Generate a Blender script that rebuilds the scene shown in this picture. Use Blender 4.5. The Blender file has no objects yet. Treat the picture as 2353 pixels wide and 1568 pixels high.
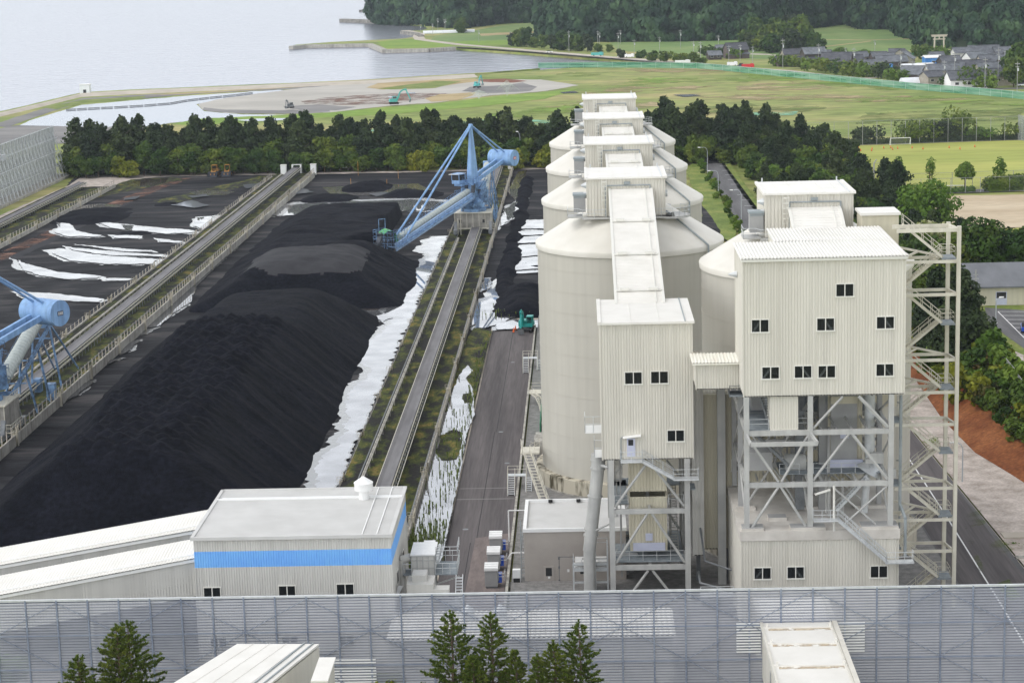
import bpy, math, random
import numpy as np
from mathutils import Vector, Matrix, noise
from mathutils.geometry import tessellate_polygon
random.seed(11); rng = np.random.default_rng(11)
SC = bpy.context.scene; COL = SC.collection
R = math.radians; TAU = 2*math.pi

# ---------------------------------------------------------------- camera survey
CF, CPI, CYA, CRO, CH = 4637.4, .194569, .0370415, .027767, 73.5
_fw = np.array([-math.sin(CYA)*math.cos(CPI), math.cos(CYA)*math.cos(CPI), -math.sin(CPI)])
_r0 = np.array([math.cos(CYA), math.sin(CYA), 0]); _d0 = -np.cross(_r0, _fw)
_RR = _r0*math.cos(CRO)+_d0*math.sin(CRO); _DD = -_r0*math.sin(CRO)+_d0*math.cos(CRO)
def _ray(x, y): return _fw+_RR*(x-1176)/CF+_DD*(y-784)/CF
def G(x, y, z=0.):                      # survey point on the level z
    d = _ray(x, y); t = (z-CH)/d[2]; return (d[0]*t, d[1]*t, z)
def W(x, y, Y):                         # survey point on a facade that stands at depth Y
    d = _ray(x, y); t = Y/d[1]; return (d[0]*t, Y, CH+d[2]*t)
def SX(x, y, Y): return W(x, y, Y)[0]
def SZ(x, y, Y): return W(x, y, Y)[2]

# ---------------------------------------------------------------- objects
OFF = {}
def tag(o, label=None, cat=None, group=None, kind=None):
    if label: o['label'] = label
    if cat: o['category'] = cat
    if group: o['group'] = group
    if kind: o['kind'] = kind
    return o
def thing(name, label, cat, loc=(0, 0, 0), group=None):
    o = bpy.data.objects.new(name, None); COL.objects.link(o)
    o.empty_display_size = .3; o.location = loc; OFF[o.name] = Vector(loc)
    return tag(o, label, cat, group)
def dup(root, loc, rz=None, label=None, group=None, scale=None):
    def cp(o, par):
        c = o.copy(); COL.objects.link(c)
        if par: c.parent = par
        for ch in KIDS.get(o.name, []): cp(ch, c)
        return c
    c = cp(root, None); c.location = loc
    if rz is not None: c.rotation_euler[2] = rz
    if scale is not None: c.scale = (scale,)*3 if not hasattr(scale, '__len__') else scale
    if label: c['label'] = label
    if group: c['group'] = group
    return c
KIDS = {}
def link(name, me, mat, parent=None):
    o = bpy.data.objects.new(name, me); COL.objects.link(o)
    if mat and not me.materials: me.materials.append(mat)
    if parent:
        o.parent = parent; KIDS.setdefault(parent.name, []).append(o); OFF[o.name] = OFF.get(parent.name, Vector())
    return o

class MB:
    def __init__(s): s.v = []; s.f = []
    def add(s, vs, fs):
        o = len(s.v); s.v += [tuple(p) for p in vs]; s.f += [tuple(i+o for i in f) for f in fs]; return s
    def box(s, x0, x1, y0, y1, z0, z1):
        return s.add([(x0,y0,z0),(x1,y0,z0),(x1,y1,z0),(x0,y1,z0),(x0,y0,z1),(x1,y0,z1),(x1,y1,z1),(x0,y1,z1)],
                     [(3,2,1,0),(4,5,6,7),(0,1,5,4),(1,2,6,5),(2,3,7,6),(3,0,4,7)])
    def bar(s, p, q, w, h=None, up=(0,0,1)):
        p, q = Vector(p), Vector(q); h = h or w; d = (q-p)
        if d.length < 1e-6: return s
        d.normalize(); u = Vector(up)
        if abs(d.dot(u)) > .99: u = Vector((0,1,0))
        a = d.cross(u).normalized()*(w/2); b = a.cross(d).normalized()*(h/2)
        return s.add([p-a-b,p+a-b,p+a+b,p-a+b,q-a-b,q+a-b,q+a+b,q-a+b],
                     [(0,1,2,3),(7,6,5,4),(4,5,1,0),(5,6,2,1),(6,7,3,2),(7,4,0,3)])
    def tube(s, p, q, r, n=6, r2=None):
        p, q = Vector(p), Vector(q); d = (q-p)
        if d.length < 1e-6: return s
        r2 = r if r2 is None else r2; d.normalize()
        u = Vector((0,0,1)) if abs(d.z) < .9 else Vector((1,0,0))
        a = d.cross(u).normalized(); b = a.cross(d)
        vs = [c+(a*math.cos(TAU*i/n)+b*math.sin(TAU*i/n))*rr for c, rr in ((p,r),(q,r2)) for i in range(n)]
        fs = [(i,(i+1)%n,n+(i+1)%n,n+i) for i in range(n)]
        fs += [tuple(range(n-1,-1,-1)), tuple(range(n,2*n))]
        return s.add(vs, fs)
    def path(s, pts, r, n=5):
        for a, b in zip(pts, pts[1:]): s.tube(a, b, r, n)
        return s
    def prism(s, poly, z0, z1):
        n = len(poly); vs = [(x,y,z0) for x,y in poly]+[(x,y,z1) for x,y in poly]
        tri = tessellate_polygon([[Vector((x,y,0)) for x,y in poly]])
        fs = [(i,(i+1)%n,n+(i+1)%n,n+i) for i in range(n)]
        fs += [tuple(n+i for i in t) for t in tri]+[tuple(reversed(t)) for t in tri]
        return s.add(vs, fs)
    def quad(s, a, b, c, d): return s.add([a,b,c,d], [(0,1,2,3)])
    def solid(s, poly, vec):            # any planar polygon pushed along vec
        n = len(poly); vec = Vector(vec); P = [Vector(p) for p in poly]
        vs = P+[p+vec for p in P]
        fs = [tuple(range(n-1,-1,-1)), tuple(range(n,2*n))]+[(i,(i+1)%n,n+(i+1)%n,n+i) for i in range(n)]
        return s.add(vs, fs)
    def lathe(s, prof, c=(0,0), n=48, cap=True):
        m = len(prof); vs = []; fs = []
        for r, z in prof: vs += [(c[0]+r*math.cos(TAU*i/n), c[1]+r*math.sin(TAU*i/n), z) for i in range(n)]
        for k in range(m-1): fs += [(k*n+i,k*n+(i+1)%n,(k+1)*n+(i+1)%n,(k+1)*n+i) for i in range(n)]
        if cap: fs += [tuple(range(n-1,-1,-1)), tuple((m-1)*n+i for i in range(n))]
        return s.add(vs, fs)
    def corr(s, p0, p1, z0, z1, pitch=.26, dep=.034, holes=()):   # ribbed sheet, outside on the right of p0->p1
        p0, p1 = Vector(p0), Vector(p1); L = (p1-p0).length; d = (p1-p0)/L; nrm = Vector((d.y,-d.x))
        n = max(1, round(L/pitch)); q = L/n; us = []
        for i in range(n): us += [(i*q,0),((i+.4)*q,0),((i+.55)*q,-dep),((i+.85)*q,-dep)]
        us.append((L,0)); ex = sorted({h[k] for h in holes for k in (0,1)})
        for e in ex: us.append((e, -dep))
        us.sort()
        def pt(u, o, z): w = p0+d*u+nrm*o; return (w.x,w.y,z)
        for (a,oa),(b,ob) in zip(us, us[1:]):
            if b-a < 1e-5: continue
            m = (a+b)/2; cuts = sorted((h[2],h[3]) for h in holes if h[0] < m < h[1]); z = z0
            for c0, c1 in cuts:
                if c0 > z: s.quad(pt(a,oa,z),pt(b,ob,z),pt(b,ob,c0),pt(a,oa,c0))
                z = c1
            if z1 > z: s.quad(pt(a,oa,z),pt(b,ob,z),pt(b,ob,z1),pt(a,oa,z1))
        return s
    def rail(s, pts, h=1.1, post=1.5, r=.03):
        for a, b in zip(pts, pts[1:]):
            a, b = Vector(a), Vector(b); n = max(1, round((b-a).length/post))
            for k in (h, h*.55): s.tube(a+Vector((0,0,k)), b+Vector((0,0,k)), r, 4)
            for i in range(n+1):
                c = a.lerp(b, i/n); s.tube(c, c+Vector((0,0,h)), r, 4)
        return s
    def stair(s, p, q, w=1., side=(0,1,0), n=None):
        p, q = Vector(p), Vector(q); sd = Vector(side).normalized()*w
        for o in (Vector(), sd): s.bar(p+o, q+o, .07, .28)
        n = n or max(3, round(abs(q.z-p.z)/.24))
        for i in range(1, n):
            c = p.lerp(q, i/n); s.bar(c, c+sd, .24, .05)
        return s
    def clusters(s, gap=.35):
        n = len(s.v); par = list(range(n))
        def fd(i):
            while par[i] != i: par[i] = par[par[i]]; i = par[i]
            return i
        for f in s.f:
            a = fd(f[0])
            for i in f[1:]: par[fd(i)] = a
        V = np.array(s.v); lab = np.array([fd(i) for i in range(n)]); ids, inv = np.unique(lab, return_inverse=True); k = len(ids)
        if k < 2 or k > 900: return None
        lo = np.full((k,3),1e9); hi = np.full((k,3),-1e9); np.minimum.at(lo, inv, V); np.maximum.at(hi, inv, V); q = list(range(k))
        def f2(i):
            while q[i] != i: q[i] = q[q[i]]; i = q[i]
            return i
        for i in range(k):
            near = np.where(((lo[i+1:] <= hi[i]+gap) & (hi[i+1:] >= lo[i]-gap)).all(1))[0]+i+1
            for j in near: q[f2(j)] = f2(i)
        g = np.array([f2(i) for i in range(k)]); u, gi = np.unique(g, return_inverse=True)
        if len(u) < 2 or len(u) > 40: return None
        vc = gi[inv]; out = []
        for c in range(len(u)):
            idx = np.where(vc == c)[0]; mp = {int(a): b for b, a in enumerate(idx)}; m = MB(); m.v = [s.v[i] for i in idx]; m.f = [tuple(mp[i] for i in f) for f in s.f if f[0] in mp]; out.append(m)
        return out
    def build(s, name, mat, parent=None, smooth=False, label=None, cat=None, group=None, kind=None, whole=False):
        if parent is not None and not whole and len(s.v) < 9000:
            cl = s.clusters()
            if cl: return [c.build(name, mat, parent, smooth, whole=True) for c in cl][0]
        V = np.array(s.v, dtype=np.float64)
        if parent is not None: off = np.array(OFF.get(parent.name, Vector()))
        elif kind in ('structure','stuff'): off = np.zeros(3)
        else: off = np.array([(V[:,0].min()+V[:,0].max())/2, (V[:,1].min()+V[:,1].max())/2, V[:,2].min()])
        V = V-off; me = bpy.data.meshes.new(name)
        me.from_pydata(V.tolist(), [], s.f); me.update()
        if smooth: me.shade_smooth() if smooth is True else me.set_sharp_from_angle(angle=smooth)
        o = link(name, me, mat, parent)
        if parent is None: o.location = off; OFF[o.name] = Vector(off)
        return tag(o, label, cat, group, kind)

def np_mesh(name, V, F):
    me = bpy.data.meshes.new(name); k = F.shape[1]
    me.vertices.add(len(V)); me.vertices.foreach_set('co', V.astype(np.float32).ravel())
    me.loops.add(F.size); me.loops.foreach_set('vertex_index', F.astype(np.int32).ravel())
    me.polygons.add(len(F)); me.polygons.foreach_set('loop_start', np.arange(0, F.size, k, dtype=np.int32))
    me.polygons.foreach_set('loop_total', np.full(len(F), k, dtype=np.int32)); me.update(); return me

# ---------------------------------------------------------------- materials
def mat(name, c1, c2=None, rough=.8, scale=.5, stretch=(1,1,1), bump=0., bscale=None, metal=0., spec=.3, c3=None, lo=.35, hi=.65, detail=6, alpha=None, rnd=0., fine=0., coord='P', patch=0., streak=0., rings=None):
    m = bpy.data.materials.new(name); m.use_nodes = True; N = m.node_tree.nodes; L = m.node_tree.links
    b = N['Principled BSDF']; b.inputs['Roughness'].default_value = rough; b.inputs['Metallic'].default_value = metal
    b.inputs['Specular IOR Level'].default_value = spec
    geo = N.new('ShaderNodeNewGeometry'); mp = N.new('ShaderNodeMapping'); mp.inputs['Scale'].default_value = [scale*s for s in stretch]
    if coord == 'P': L.new(geo.outputs['Position'], mp.inputs['Vector'])
    else: L.new(N.new('ShaderNodeTexCoord').outputs['Object'], mp.inputs['Vector'])
    col = None
    if c2 is not None:
        nz = N.new('ShaderNodeTexNoise'); nz.inputs['Scale'].default_value = 1; nz.inputs['Detail'].default_value = detail; nz.inputs['Roughness'].default_value = .6
        L.new(mp.outputs[0], nz.inputs['Vector'])
        rp = N.new('ShaderNodeValToRGB'); e = rp.color_ramp.elements
        e[0].position = lo; e[1].position = hi; e[0].color = (*c1,1); e[1].color = (*c2,1)
        if c3 is not None: x = e.new((lo+hi)/2); x.color = (*c3,1)
        src = nz.outputs[0]
        if rings:
            d = N.new('ShaderNodeVectorMath'); d.operation = 'DISTANCE'; cm = N.new('ShaderNodeMapping'); cm.inputs['Scale'].default_value = (1,1,0); L.new(geo.outputs['Position'], cm.inputs[0]); L.new(cm.outputs[0], d.inputs[0]); d.inputs[1].default_value = (rings[0],rings[1],0)
            a1 = N.new('ShaderNodeMath'); a1.operation = 'MULTIPLY_ADD'; L.new(nz.outputs[0], a1.inputs[0]); a1.inputs[1].default_value = 26; mq = N.new('ShaderNodeMath'); mq.operation = 'MULTIPLY'; L.new(d.outputs['Value'], mq.inputs[0]); mq.inputs[1].default_value = rings[2]; L.new(mq.outputs[0], a1.inputs[2])
            sn = N.new('ShaderNodeMath'); sn.operation = 'SINE'; L.new(a1.outputs[0], sn.inputs[0]); a2 = N.new('ShaderNodeMath'); a2.operation = 'MULTIPLY_ADD'; L.new(sn.outputs[0], a2.inputs[0]); a2.inputs[1].default_value = .07; L.new(nz.outputs[0], a2.inputs[2]); src = a2.outputs[0]
        L.new(src, rp.inputs[0]); col = rp.outputs[0]
        if streak:
            n5 = N.new('ShaderNodeTexNoise'); n5.inputs['Scale'].default_value = 1; n5.inputs['Detail'].default_value = 7; m5 = N.new('ShaderNodeMapping'); m5.inputs['Scale'].default_value = (1.3,1.3,.05); L.new(geo.outputs['Position'], m5.inputs[0]); L.new(m5.outputs[0], n5.inputs['Vector'])
            r5 = N.new('ShaderNodeMapRange'); r5.inputs[1].default_value = .42; r5.inputs[2].default_value = .68; r5.inputs[3].default_value = 1; r5.inputs[4].default_value = 1-streak; L.new(n5.outputs[0], r5.inputs[0]); v5 = N.new('ShaderNodeVectorMath'); v5.operation = 'SCALE'; L.new(col, v5.inputs[0]); L.new(r5.outputs[0], v5.inputs['Scale']); col = v5.outputs[0]
        if fine:
            n2 = N.new('ShaderNodeTexNoise'); n2.inputs['Scale'].default_value = 9; n2.inputs['Detail'].default_value = 3
            L.new(mp.outputs[0], n2.inputs['Vector']); mr = N.new('ShaderNodeMapRange'); mr.inputs[1].default_value = .3; mr.inputs[2].default_value = .7
            mr.inputs[3].default_value = 1-fine; mr.inputs[4].default_value = 1+fine; L.new(n2.outputs[0], mr.inputs[0])
            vm = N.new('ShaderNodeVectorMath'); vm.operation = 'SCALE'; L.new(col, vm.inputs[0]); L.new(mr.outputs[0], vm.inputs['Scale']); col = vm.outputs[0]
        if rnd:
            oi = N.new('ShaderNodeObjectInfo'); hs = N.new('ShaderNodeHueSaturation')
            m1 = N.new('ShaderNodeMapRange'); m1.inputs[3].default_value = 1-rnd; m1.inputs[4].default_value = 1+rnd; L.new(oi.outputs['Random'], m1.inputs[0]); L.new(m1.outputs[0], hs.inputs['Value'])
            m2 = N.new('ShaderNodeMapRange'); m2.inputs[3].default_value = .5+rnd*.05; m2.inputs[4].default_value = .5-rnd*.09; L.new(oi.outputs['Random'], m2.inputs[0]); L.new(m2.outputs[0], hs.inputs['Hue'])
            L.new(col, hs.inputs['Color']); col = hs.outputs[0]
        L.new(col, b.inputs['Base Color'])
    else: b.inputs['Base Color'].default_value = (*c1,1)
    if bump:
        nb = N.new('ShaderNodeTexNoise'); nb.inputs['Scale'].default_value = bscale or 3; nb.inputs['Detail'].default_value = 8; nb.inputs['Roughness'].default_value = .65
        L.new(geo.outputs['Position'], nb.inputs['Vector']); bp = N.new('ShaderNodeBump'); bp.inputs['Strength'].default_value = 1; bp.inputs['Distance'].default_value = bump
        L.new(nb.outputs[0], bp.inputs['Height']); L.new(bp.outputs[0], b.inputs['Normal'])
    if patch:
        n3 = N.new('ShaderNodeTexNoise'); n3.inputs['Scale'].default_value = patch; n3.inputs['Detail'].default_value = 9; n3.inputs['Roughness'].default_value = .68; m4 = N.new('ShaderNodeMapping'); m4.inputs['Scale'].default_value = (.6,1,1)
        L.new(geo.outputs['Position'], m4.inputs[0]); L.new(m4.outputs[0], n3.inputs['Vector']); m3 = N.new('ShaderNodeMapRange'); m3.inputs[1].default_value = .44; m3.inputs[2].default_value = .60; L.new(n3.outputs[0], m3.inputs[0]); L.new(m3.outputs[0], b.inputs['Alpha'])
    if alpha is not None: b.inputs['Alpha'].default_value = alpha
    return m
def leafmat(name, c1, c2, c3, scale=.35, rnd=.25, trans=.25):
    m = mat(name, c1, c2, rough=.65, scale=scale, c3=c3, lo=.3, hi=.7, detail=3, rnd=rnd, spec=.2)
    N = m.node_tree.nodes; L = m.node_tree.links; b = N['Principled BSDF']; out = N['Material Output']
    t = N.new('ShaderNodeBsdfTranslucent'); mx = N.new('ShaderNodeMixShader'); mx.inputs[0].default_value = trans
    src = b.inputs['Base Color'].links[0].from_socket; L.new(src, t.inputs[0])
    L.new(b.outputs[0], mx.inputs[1]); L.new(t.outputs[0], mx.inputs[2]); L.new(mx.outputs[0], out.inputs[0]); return m
def waterm(name, col, refl, rough, bump=0, bscale=1, stretch=(1,1,1), tint=(1,1,1), holes=0, vary=0):
    m = bpy.data.materials.new(name); m.use_nodes = True; N = m.node_tree.nodes; L = m.node_tree.links
    b = N['Principled BSDF']; b.inputs['Base Color'].default_value = (*col,1); b.inputs['Roughness'].default_value = .5
    g = N.new('ShaderNodeBsdfGlossy'); g.inputs['Roughness'].default_value = rough; g.inputs['Color'].default_value = (*tint,1)
    mx = N.new('ShaderNodeMixShader'); fr = N.new('ShaderNodeFresnel'); fr.inputs[0].default_value = refl
    L.new(fr.outputs[0], mx.inputs[0]); L.new(b.outputs[0], mx.inputs[1]); L.new(g.outputs[0], mx.inputs[2]); L.new(mx.outputs[0], N['Material Output'].inputs[0])
    if bump:
        geo = N.new('ShaderNodeNewGeometry'); mp = N.new('ShaderNodeMapping'); mp.inputs['Scale'].default_value = [bscale*s for s in stretch]
        L.new(geo.outputs['Position'], mp.inputs[0]); nz = N.new('ShaderNodeTexNoise'); nz.inputs['Scale'].default_value = 1; nz.inputs['Detail'].default_value = 5
        L.new(mp.outputs[0], nz.inputs['Vector']); bp = N.new('ShaderNodeBump'); bp.inputs['Distance'].default_value = bump; bp.inputs['Strength'].default_value = 1
        L.new(nz.outputs[0], bp.inputs['Height']); L.new(bp.outputs[0], g.inputs['Normal']); L.new(bp.outputs[0], fr.inputs['Normal'])
    if vary:
        gv = N.new('ShaderNodeNewGeometry'); nv = N.new('ShaderNodeTexNoise'); nv.inputs['Scale'].default_value = .16; nv.inputs['Detail'].default_value = 7; L.new(gv.outputs['Position'], nv.inputs['Vector']); rv_ = N.new('ShaderNodeMapRange'); rv_.inputs[1].default_value = .35; rv_.inputs[2].default_value = .62; rv_.inputs[3].default_value = 1-vary; rv_.inputs[4].default_value = 1; L.new(nv.outputs[0], rv_.inputs[0]); sv = N.new('ShaderNodeVectorMath'); sv.operation = 'SCALE'; sv.inputs[0].default_value = tint; L.new(rv_.outputs[0], sv.inputs['Scale']); L.new(sv.outputs[0], g.inputs['Color'])
    if holes:
        ge = N.new('ShaderNodeNewGeometry'); hm = N.new('ShaderNodeMapping'); hm.inputs['Scale'].default_value = (.35,1.5,1); L.new(ge.outputs['Position'], hm.inputs[0]); hn = N.new('ShaderNodeTexNoise'); hn.inputs['Scale'].default_value = .55; hn.inputs['Detail'].default_value = 8; hn.inputs['Roughness'].default_value = .6; L.new(hm.outputs[0], hn.inputs['Vector']); hr = N.new('ShaderNodeMapRange'); hr.inputs[1].default_value = holes; hr.inputs[2].default_value = holes+.05; L.new(hn.outputs[0], hr.inputs[0]); tr = N.new('ShaderNodeBsdfTransparent'); m2 = N.new('ShaderNodeMixShader'); L.new(hr.outputs[0], m2.inputs[0]); L.new(tr.outputs[0], m2.inputs[1]); L.new(mx.outputs[0], m2.inputs[2]); L.new(m2.outputs[0], N['Material Output'].inputs[0])
    return m
M = {}
M['wall'] = mat('ribbed_cladding', (.60,.575,.51), (.655,.63,.565), .6, .25, (1,1,.15), detail=8, streak=0.1)
M['wallgrey'] = mat('grey_cladding', (.572,.561,.528), (.638,.627,.594), .6, .3, (1,1,.15), streak=0.12)
M['wallbeige'] = mat('beige_cladding', (.56,.52,.40), (.62,.58,.46), .65, .3, (1,1,.15), streak=0.14)
M['roof'] = mat('white_roof_sheet', (.67,.65,.60), (.755,.735,.69), .5, .35, (1,1,1), detail=9, lo=.25)
M['roofgrey'] = mat('pale_grey_roof', (.53,.525,.51), (.60,.595,.58), .6, .3, detail=9)
M['roofrust'] = mat('stained_roof', (.66,.58,.46), (.80,.78,.70), .6, 1.2, (1,.1,1), lo=.3, hi=.5)
M['silo'] = mat('silo_paint', (.45,.43,.375), (.495,.475,.42), .55, .12, (1,1,.35), detail=8, streak=0.07)
M['cone'] = mat('silo_roof_paint', (.60,.575,.515), (.655,.63,.575), .5, .3, detail=8)
M['concrete'] = mat('concrete', (.34,.32,.28), (.50,.48,.43), .9, .5, detail=9, streak=0.4)
M['stained'] = mat('stained_concrete', (.07,.06,.035), (.50,.46,.37), .9, .55, (1.6,1.6,.3), lo=.38, hi=.52, detail=9)
M['steel'] = mat('grey_painted_steel', (.40,.40,.39), (.48,.48,.46), .5, .5, detail=5, streak=0.15)
M['steeldark'] = mat('dark_steel', (.14,.15,.16), (.22,.23,.24), .5, .8)
M['steelcream'] = mat('cream_painted_steel', (.58,.55,.46), (.66,.63,.54), .55, .6, streak=0.12)
M['galv'] = mat('galvanised_steel', (.50,.52,.53), (.62,.64,.65), .4, 1., metal=.2)
M['pipe'] = mat('grey_pipe', (.24,.27,.28), (.32,.35,.36), .5, .6)
M['grate'] = mat('grey_grating', (.20,.23,.25), (.28,.31,.33), .7, 2)
M['frame'] = mat('window_frame', (.70,.69,.64), rough=.5)
M['panelblue'] = mat('pale_blue_panel', (.48,.50,.62), (.56,.58,.70), .5, .7)
M['vent'] = mat('vent_box_grey', (.30,.30,.30), (.36,.36,.355), .6, .5)
M['ventcap'] = mat('vent_cap_slate', (.27,.31,.33), rough=.5)
M['blue'] = mat('sky_blue_paint', (.20,.345,.60), (.265,.44,.70), .5, .5, detail=6, streak=.3)
M['bluedirt_shade'] = mat('worn_shaded_blue_paint', (.045,.075,.13), (.20,.34,.56), .55, .9, lo=.34, hi=.62)  # worn, grimy blue; its dark tone also paints in shadow among the machinery
M['bandblue'] = mat('band_blue', (.180,.435,.900), (.210,.493,.900), .55, .5)
M['belt'] = mat('conveyor_belt', (.13,.125,.13), (.19,.185,.19), .8, .6, (1,.15,1))
M['tubecov'] = mat('belt_cover', (.34,.38,.37), (.44,.48,.46), .5, 1.5)
M['tubeband'] = mat('belt_cover_band', (.46,.49,.48), (.54,.57,.55), .5, 1.5)
M['paleblue'] = mat('pale_blue_paint', (.30,.44,.66), (.38,.52,.74), .5, .5, detail=6, streak=.25)
M['carriage'] = mat('dirty_beige_paint', (.20,.19,.17), (.38,.36,.325), .7, .6, detail=8, lo=.3, streak=.3)
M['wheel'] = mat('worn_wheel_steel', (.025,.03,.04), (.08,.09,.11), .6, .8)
M['green'] = mat('green_hood', (.08,.36,.12), (.12,.42,.16), .5, .6)
M['teal'] = mat('teal_paint', (.02,.30,.28), (.03,.36,.33), .4, .8)
M['tealfar'] = mat('pale_teal_paint', (.08,.38,.37), (.10,.42,.40), .5, .8)
M['yellow'] = mat('loader_yellow', (.42,.20,.04), (.50,.26,.06), .5, 1.)
M['black'] = mat('black_rubber', (.018,.018,.02), (.03,.03,.03), .8, 2)
M['white'] = mat('white_paint', (.78,.78,.77), (.83,.83,.82), .5, 1.)
M['orange'] = mat('orange_plastic', (.75,.13,.03), rough=.5)
M['red'] = mat('red_paint', (.55,.03,.03), rough=.5)
M['navy'] = mat('navy_plate', (.02,.025,.07), rough=.4)
M['lampgrey'] = mat('lamp_post_paint', (.42,.44,.46), rough=.5)
M['pole'] = mat('utility_pole_concrete', (.30,.30,.29), (.38,.38,.37), .8, 1.)
M['wood'] = mat('bark', (.09,.065,.045), (.15,.11,.08), .9, 2, (1,1,.2))
M['carblue'] = mat('blue_car_paint', (.02,.08,.45), rough=.3)
M['tarp'] = mat('blue_tarp', (.05,.22,.60), (.08,.30,.70), .5, .5)
M['plastic'] = mat('greenhouse_film', (.72,.74,.77), (.80,.82,.84), .4, .6)
M['tile'] = mat('grey_roof_tile', (.075,.08,.092), (.145,.15,.168), .55, .5, rnd=.35)
M['housewall'] = mat('house_wall', (.30,.27,.22), (.40,.37,.31), .8, .4, rnd=.35)
M['housedark'] = mat('dark_timber_wall', (.06,.05,.045), (.11,.09,.08), .8, .4, rnd=.3)
M['slate'] = mat('flat_grey_roofing', (.115,.12,.13), (.16,.165,.178), .6, .35, (1,.3,1))
M['perf'] = mat('perforated_louvre', (.475,.495,.55), (.55,.57,.62), .5, .4, alpha=.42)
M['perfdark'] = mat('louvre_rail', (.06,.075,.125), (.10,.115,.17), .5, .5, alpha=.80)
M['galvblue'] = mat('blue_grey_post', (.17,.20,.27), (.25,.285,.35), .5, .6)
M['net'] = mat('green_net', (.05,.27,.15), (.26,.46,.33), .7, .06, (1,1,14), alpha=.62, lo=.38, hi=.62)
M['fencewire'] = mat('chain_link', (.25,.27,.25), rough=.6, alpha=.03)
M['fencewire2'] = mat('pale_chain_link', (.40,.43,.42), rough=.6, alpha=.33)
def glassm():
    m = bpy.data.materials.new('window_glass'); m.use_nodes = True; N = m.node_tree.nodes; L = m.node_tree.links
    b = N['Principled BSDF']; b.inputs['Base Color'].default_value = (.03,.034,.036,1); b.inputs['Roughness'].default_value = .07; b.inputs['Specular IOR Level'].default_value = .35
    t = N.new('ShaderNodeBsdfTransparent'); t.inputs[0].default_value = (.8,.82,.82,1); mx = N.new('ShaderNodeMixShader'); mx.inputs[0].default_value = .62
    L.new(b.outputs[0], mx.inputs[1]); L.new(t.outputs[0], mx.inputs[2]); L.new(mx.outputs[0], N['Material Output'].inputs[0]); return m
M['glass'] = glassm()
M['inner'] = mat('dim_interior', (.035,.036,.038), rough=.9)
M['spray'] = mat('water_spray', (.85,.87,.90), rough=.6, alpha=.3)
# ground
M['grass'] = mat('field_grass', (.14,.20,.035), (.36,.31,.13), .95, .016, (.55,1.,1), bump=.25, bscale=.5, c3=(.225,.26,.07), lo=.34, hi=.66, detail=11, fine=.3)
M['paddy'] = mat('rice_paddy', (.125,.206,.060), (.213,.269,.090), .9, .012, (1,1,1), c3=(.156,.237,.066), detail=8, fine=.12)
M['lawn'] = mat('sports_turf', (.28,.315,.065), (.40,.40,.10), .95, .02, (.35,1.3,1), detail=10, fine=.12)
M['dirt'] = mat('bare_earth', (.448,.352,.236), (.560,.462,.326), .95, .06, (.5,1,1), detail=9, fine=.08)
M['coalground'] = mat('coal_dust_ground', (.009,.009,.011), (.080,.074,.073), .85, .055, (.3,1.5,1), bump=.35, bscale=.6, c3=(.024,.024,.027), lo=.33, hi=.72, detail=12, fine=.35, spec=.1, rings=(-94,440,.55))
M['coal'] = mat('coal', (.0034,.0039,.0066), (.0088,.0096,.0150), .9, .16, bump=.24, bscale=2.6, detail=11, fine=.5, spec=.07)
M['coalgrey'] = mat('dry_coal', (.032,.032,.036), (.048,.048,.052), .9, .2, bump=.1, bscale=1.2, detail=8, spec=.1)
M['asphalt'] = mat('asphalt', (.075,.067,.068), (.135,.120,.120), .85, .35, (1.2,.05,1), bump=.01, bscale=20, detail=11, fine=.15, spec=.2)
M['asphalt2'] = mat('grey_asphalt', (.10,.098,.10), (.16,.157,.158), .85, .25, (1.2,.12,1), detail=9, fine=.1, spec=.2)
M['gravel'] = mat('gravel', (.34,.29,.25), (.58,.51,.46), .95, .4, bump=.04, bscale=6, detail=10, fine=.18)
M['gravelgrey'] = mat('grey_gravel', (.168,.166,.159), (.266,.255,.248), .95, 1.2, bump=.03, bscale=8, detail=8, fine=.2)
M['sand'] = mat('pale_sand', (.375,.356,.319), (.463,.438,.394), .95, .03, (.4,1,1), detail=8, fine=.06)
M['sandgrey'] = mat('grey_silt', (.15,.145,.145), (.25,.24,.23), .95, .05, (.3,1,1), detail=8)
M['redsoil'] = mat('red_soil', (.14,.045,.025), (.24,.095,.055), .95, .12, (.5,1,1), bump=.1, bscale=1, detail=9, fine=.2)
M['redslope'] = mat('red_slope', (.15,.042,.012), (.27,.10,.035), .95, .22, bump=.22, bscale=1.5, detail=10, fine=.3)
M['tan'] = mat('dry_grass', (.312,.237,.108), (.450,.350,.192), .95, .05, (.4,1,1), detail=9, fine=.15)
M['brightgrass'] = mat('lush_grass', (.143,.247,.026), (.221,.312,.048), .95, .05, (.4,1,1), bump=.2, bscale=.6, detail=9, fine=.2)
M['tan_p'] = mat('patchy_dry_grass', (.30,.225,.105), (.44,.35,.20), .95, .05, (.4,1,1), detail=9, fine=.15, patch=.07)
M['brightgrass_p'] = mat('patchy_lush_grass', (.15,.25,.028), (.23,.32,.05), .95, .05, (.4,1,1), bump=.2, bscale=.6, detail=9, fine=.2, patch=.06)
M['verge_p'] = mat('patchy_verge', (.10,.15,.03), (.22,.24,.065), .95, .15, bump=.15, bscale=1, c3=(.14,.19,.04), detail=9, fine=.25, patch=.06)
M['net_p'] = mat('patchy_ground_net', (.15,.40,.26), (.22,.46,.30), .8, .3, patch=.12)
M['redsoil_p'] = mat('patchy_red_soil', (.13,.06,.04), (.22,.12,.085), .95, .12, (.5,1,1), bump=.1, bscale=1, detail=9, fine=.2, patch=.16)
M['roundleaf'] = leafmat('fresh_green_leaves', (.060,.125,.016), (.16,.25,.032), (.10,.18,.022), .3, .0, .25)
M['rust_p'] = mat('rust_stain', (.50,.40,.28), (.62,.54,.42), .8, 2, patch=1.3)
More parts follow.
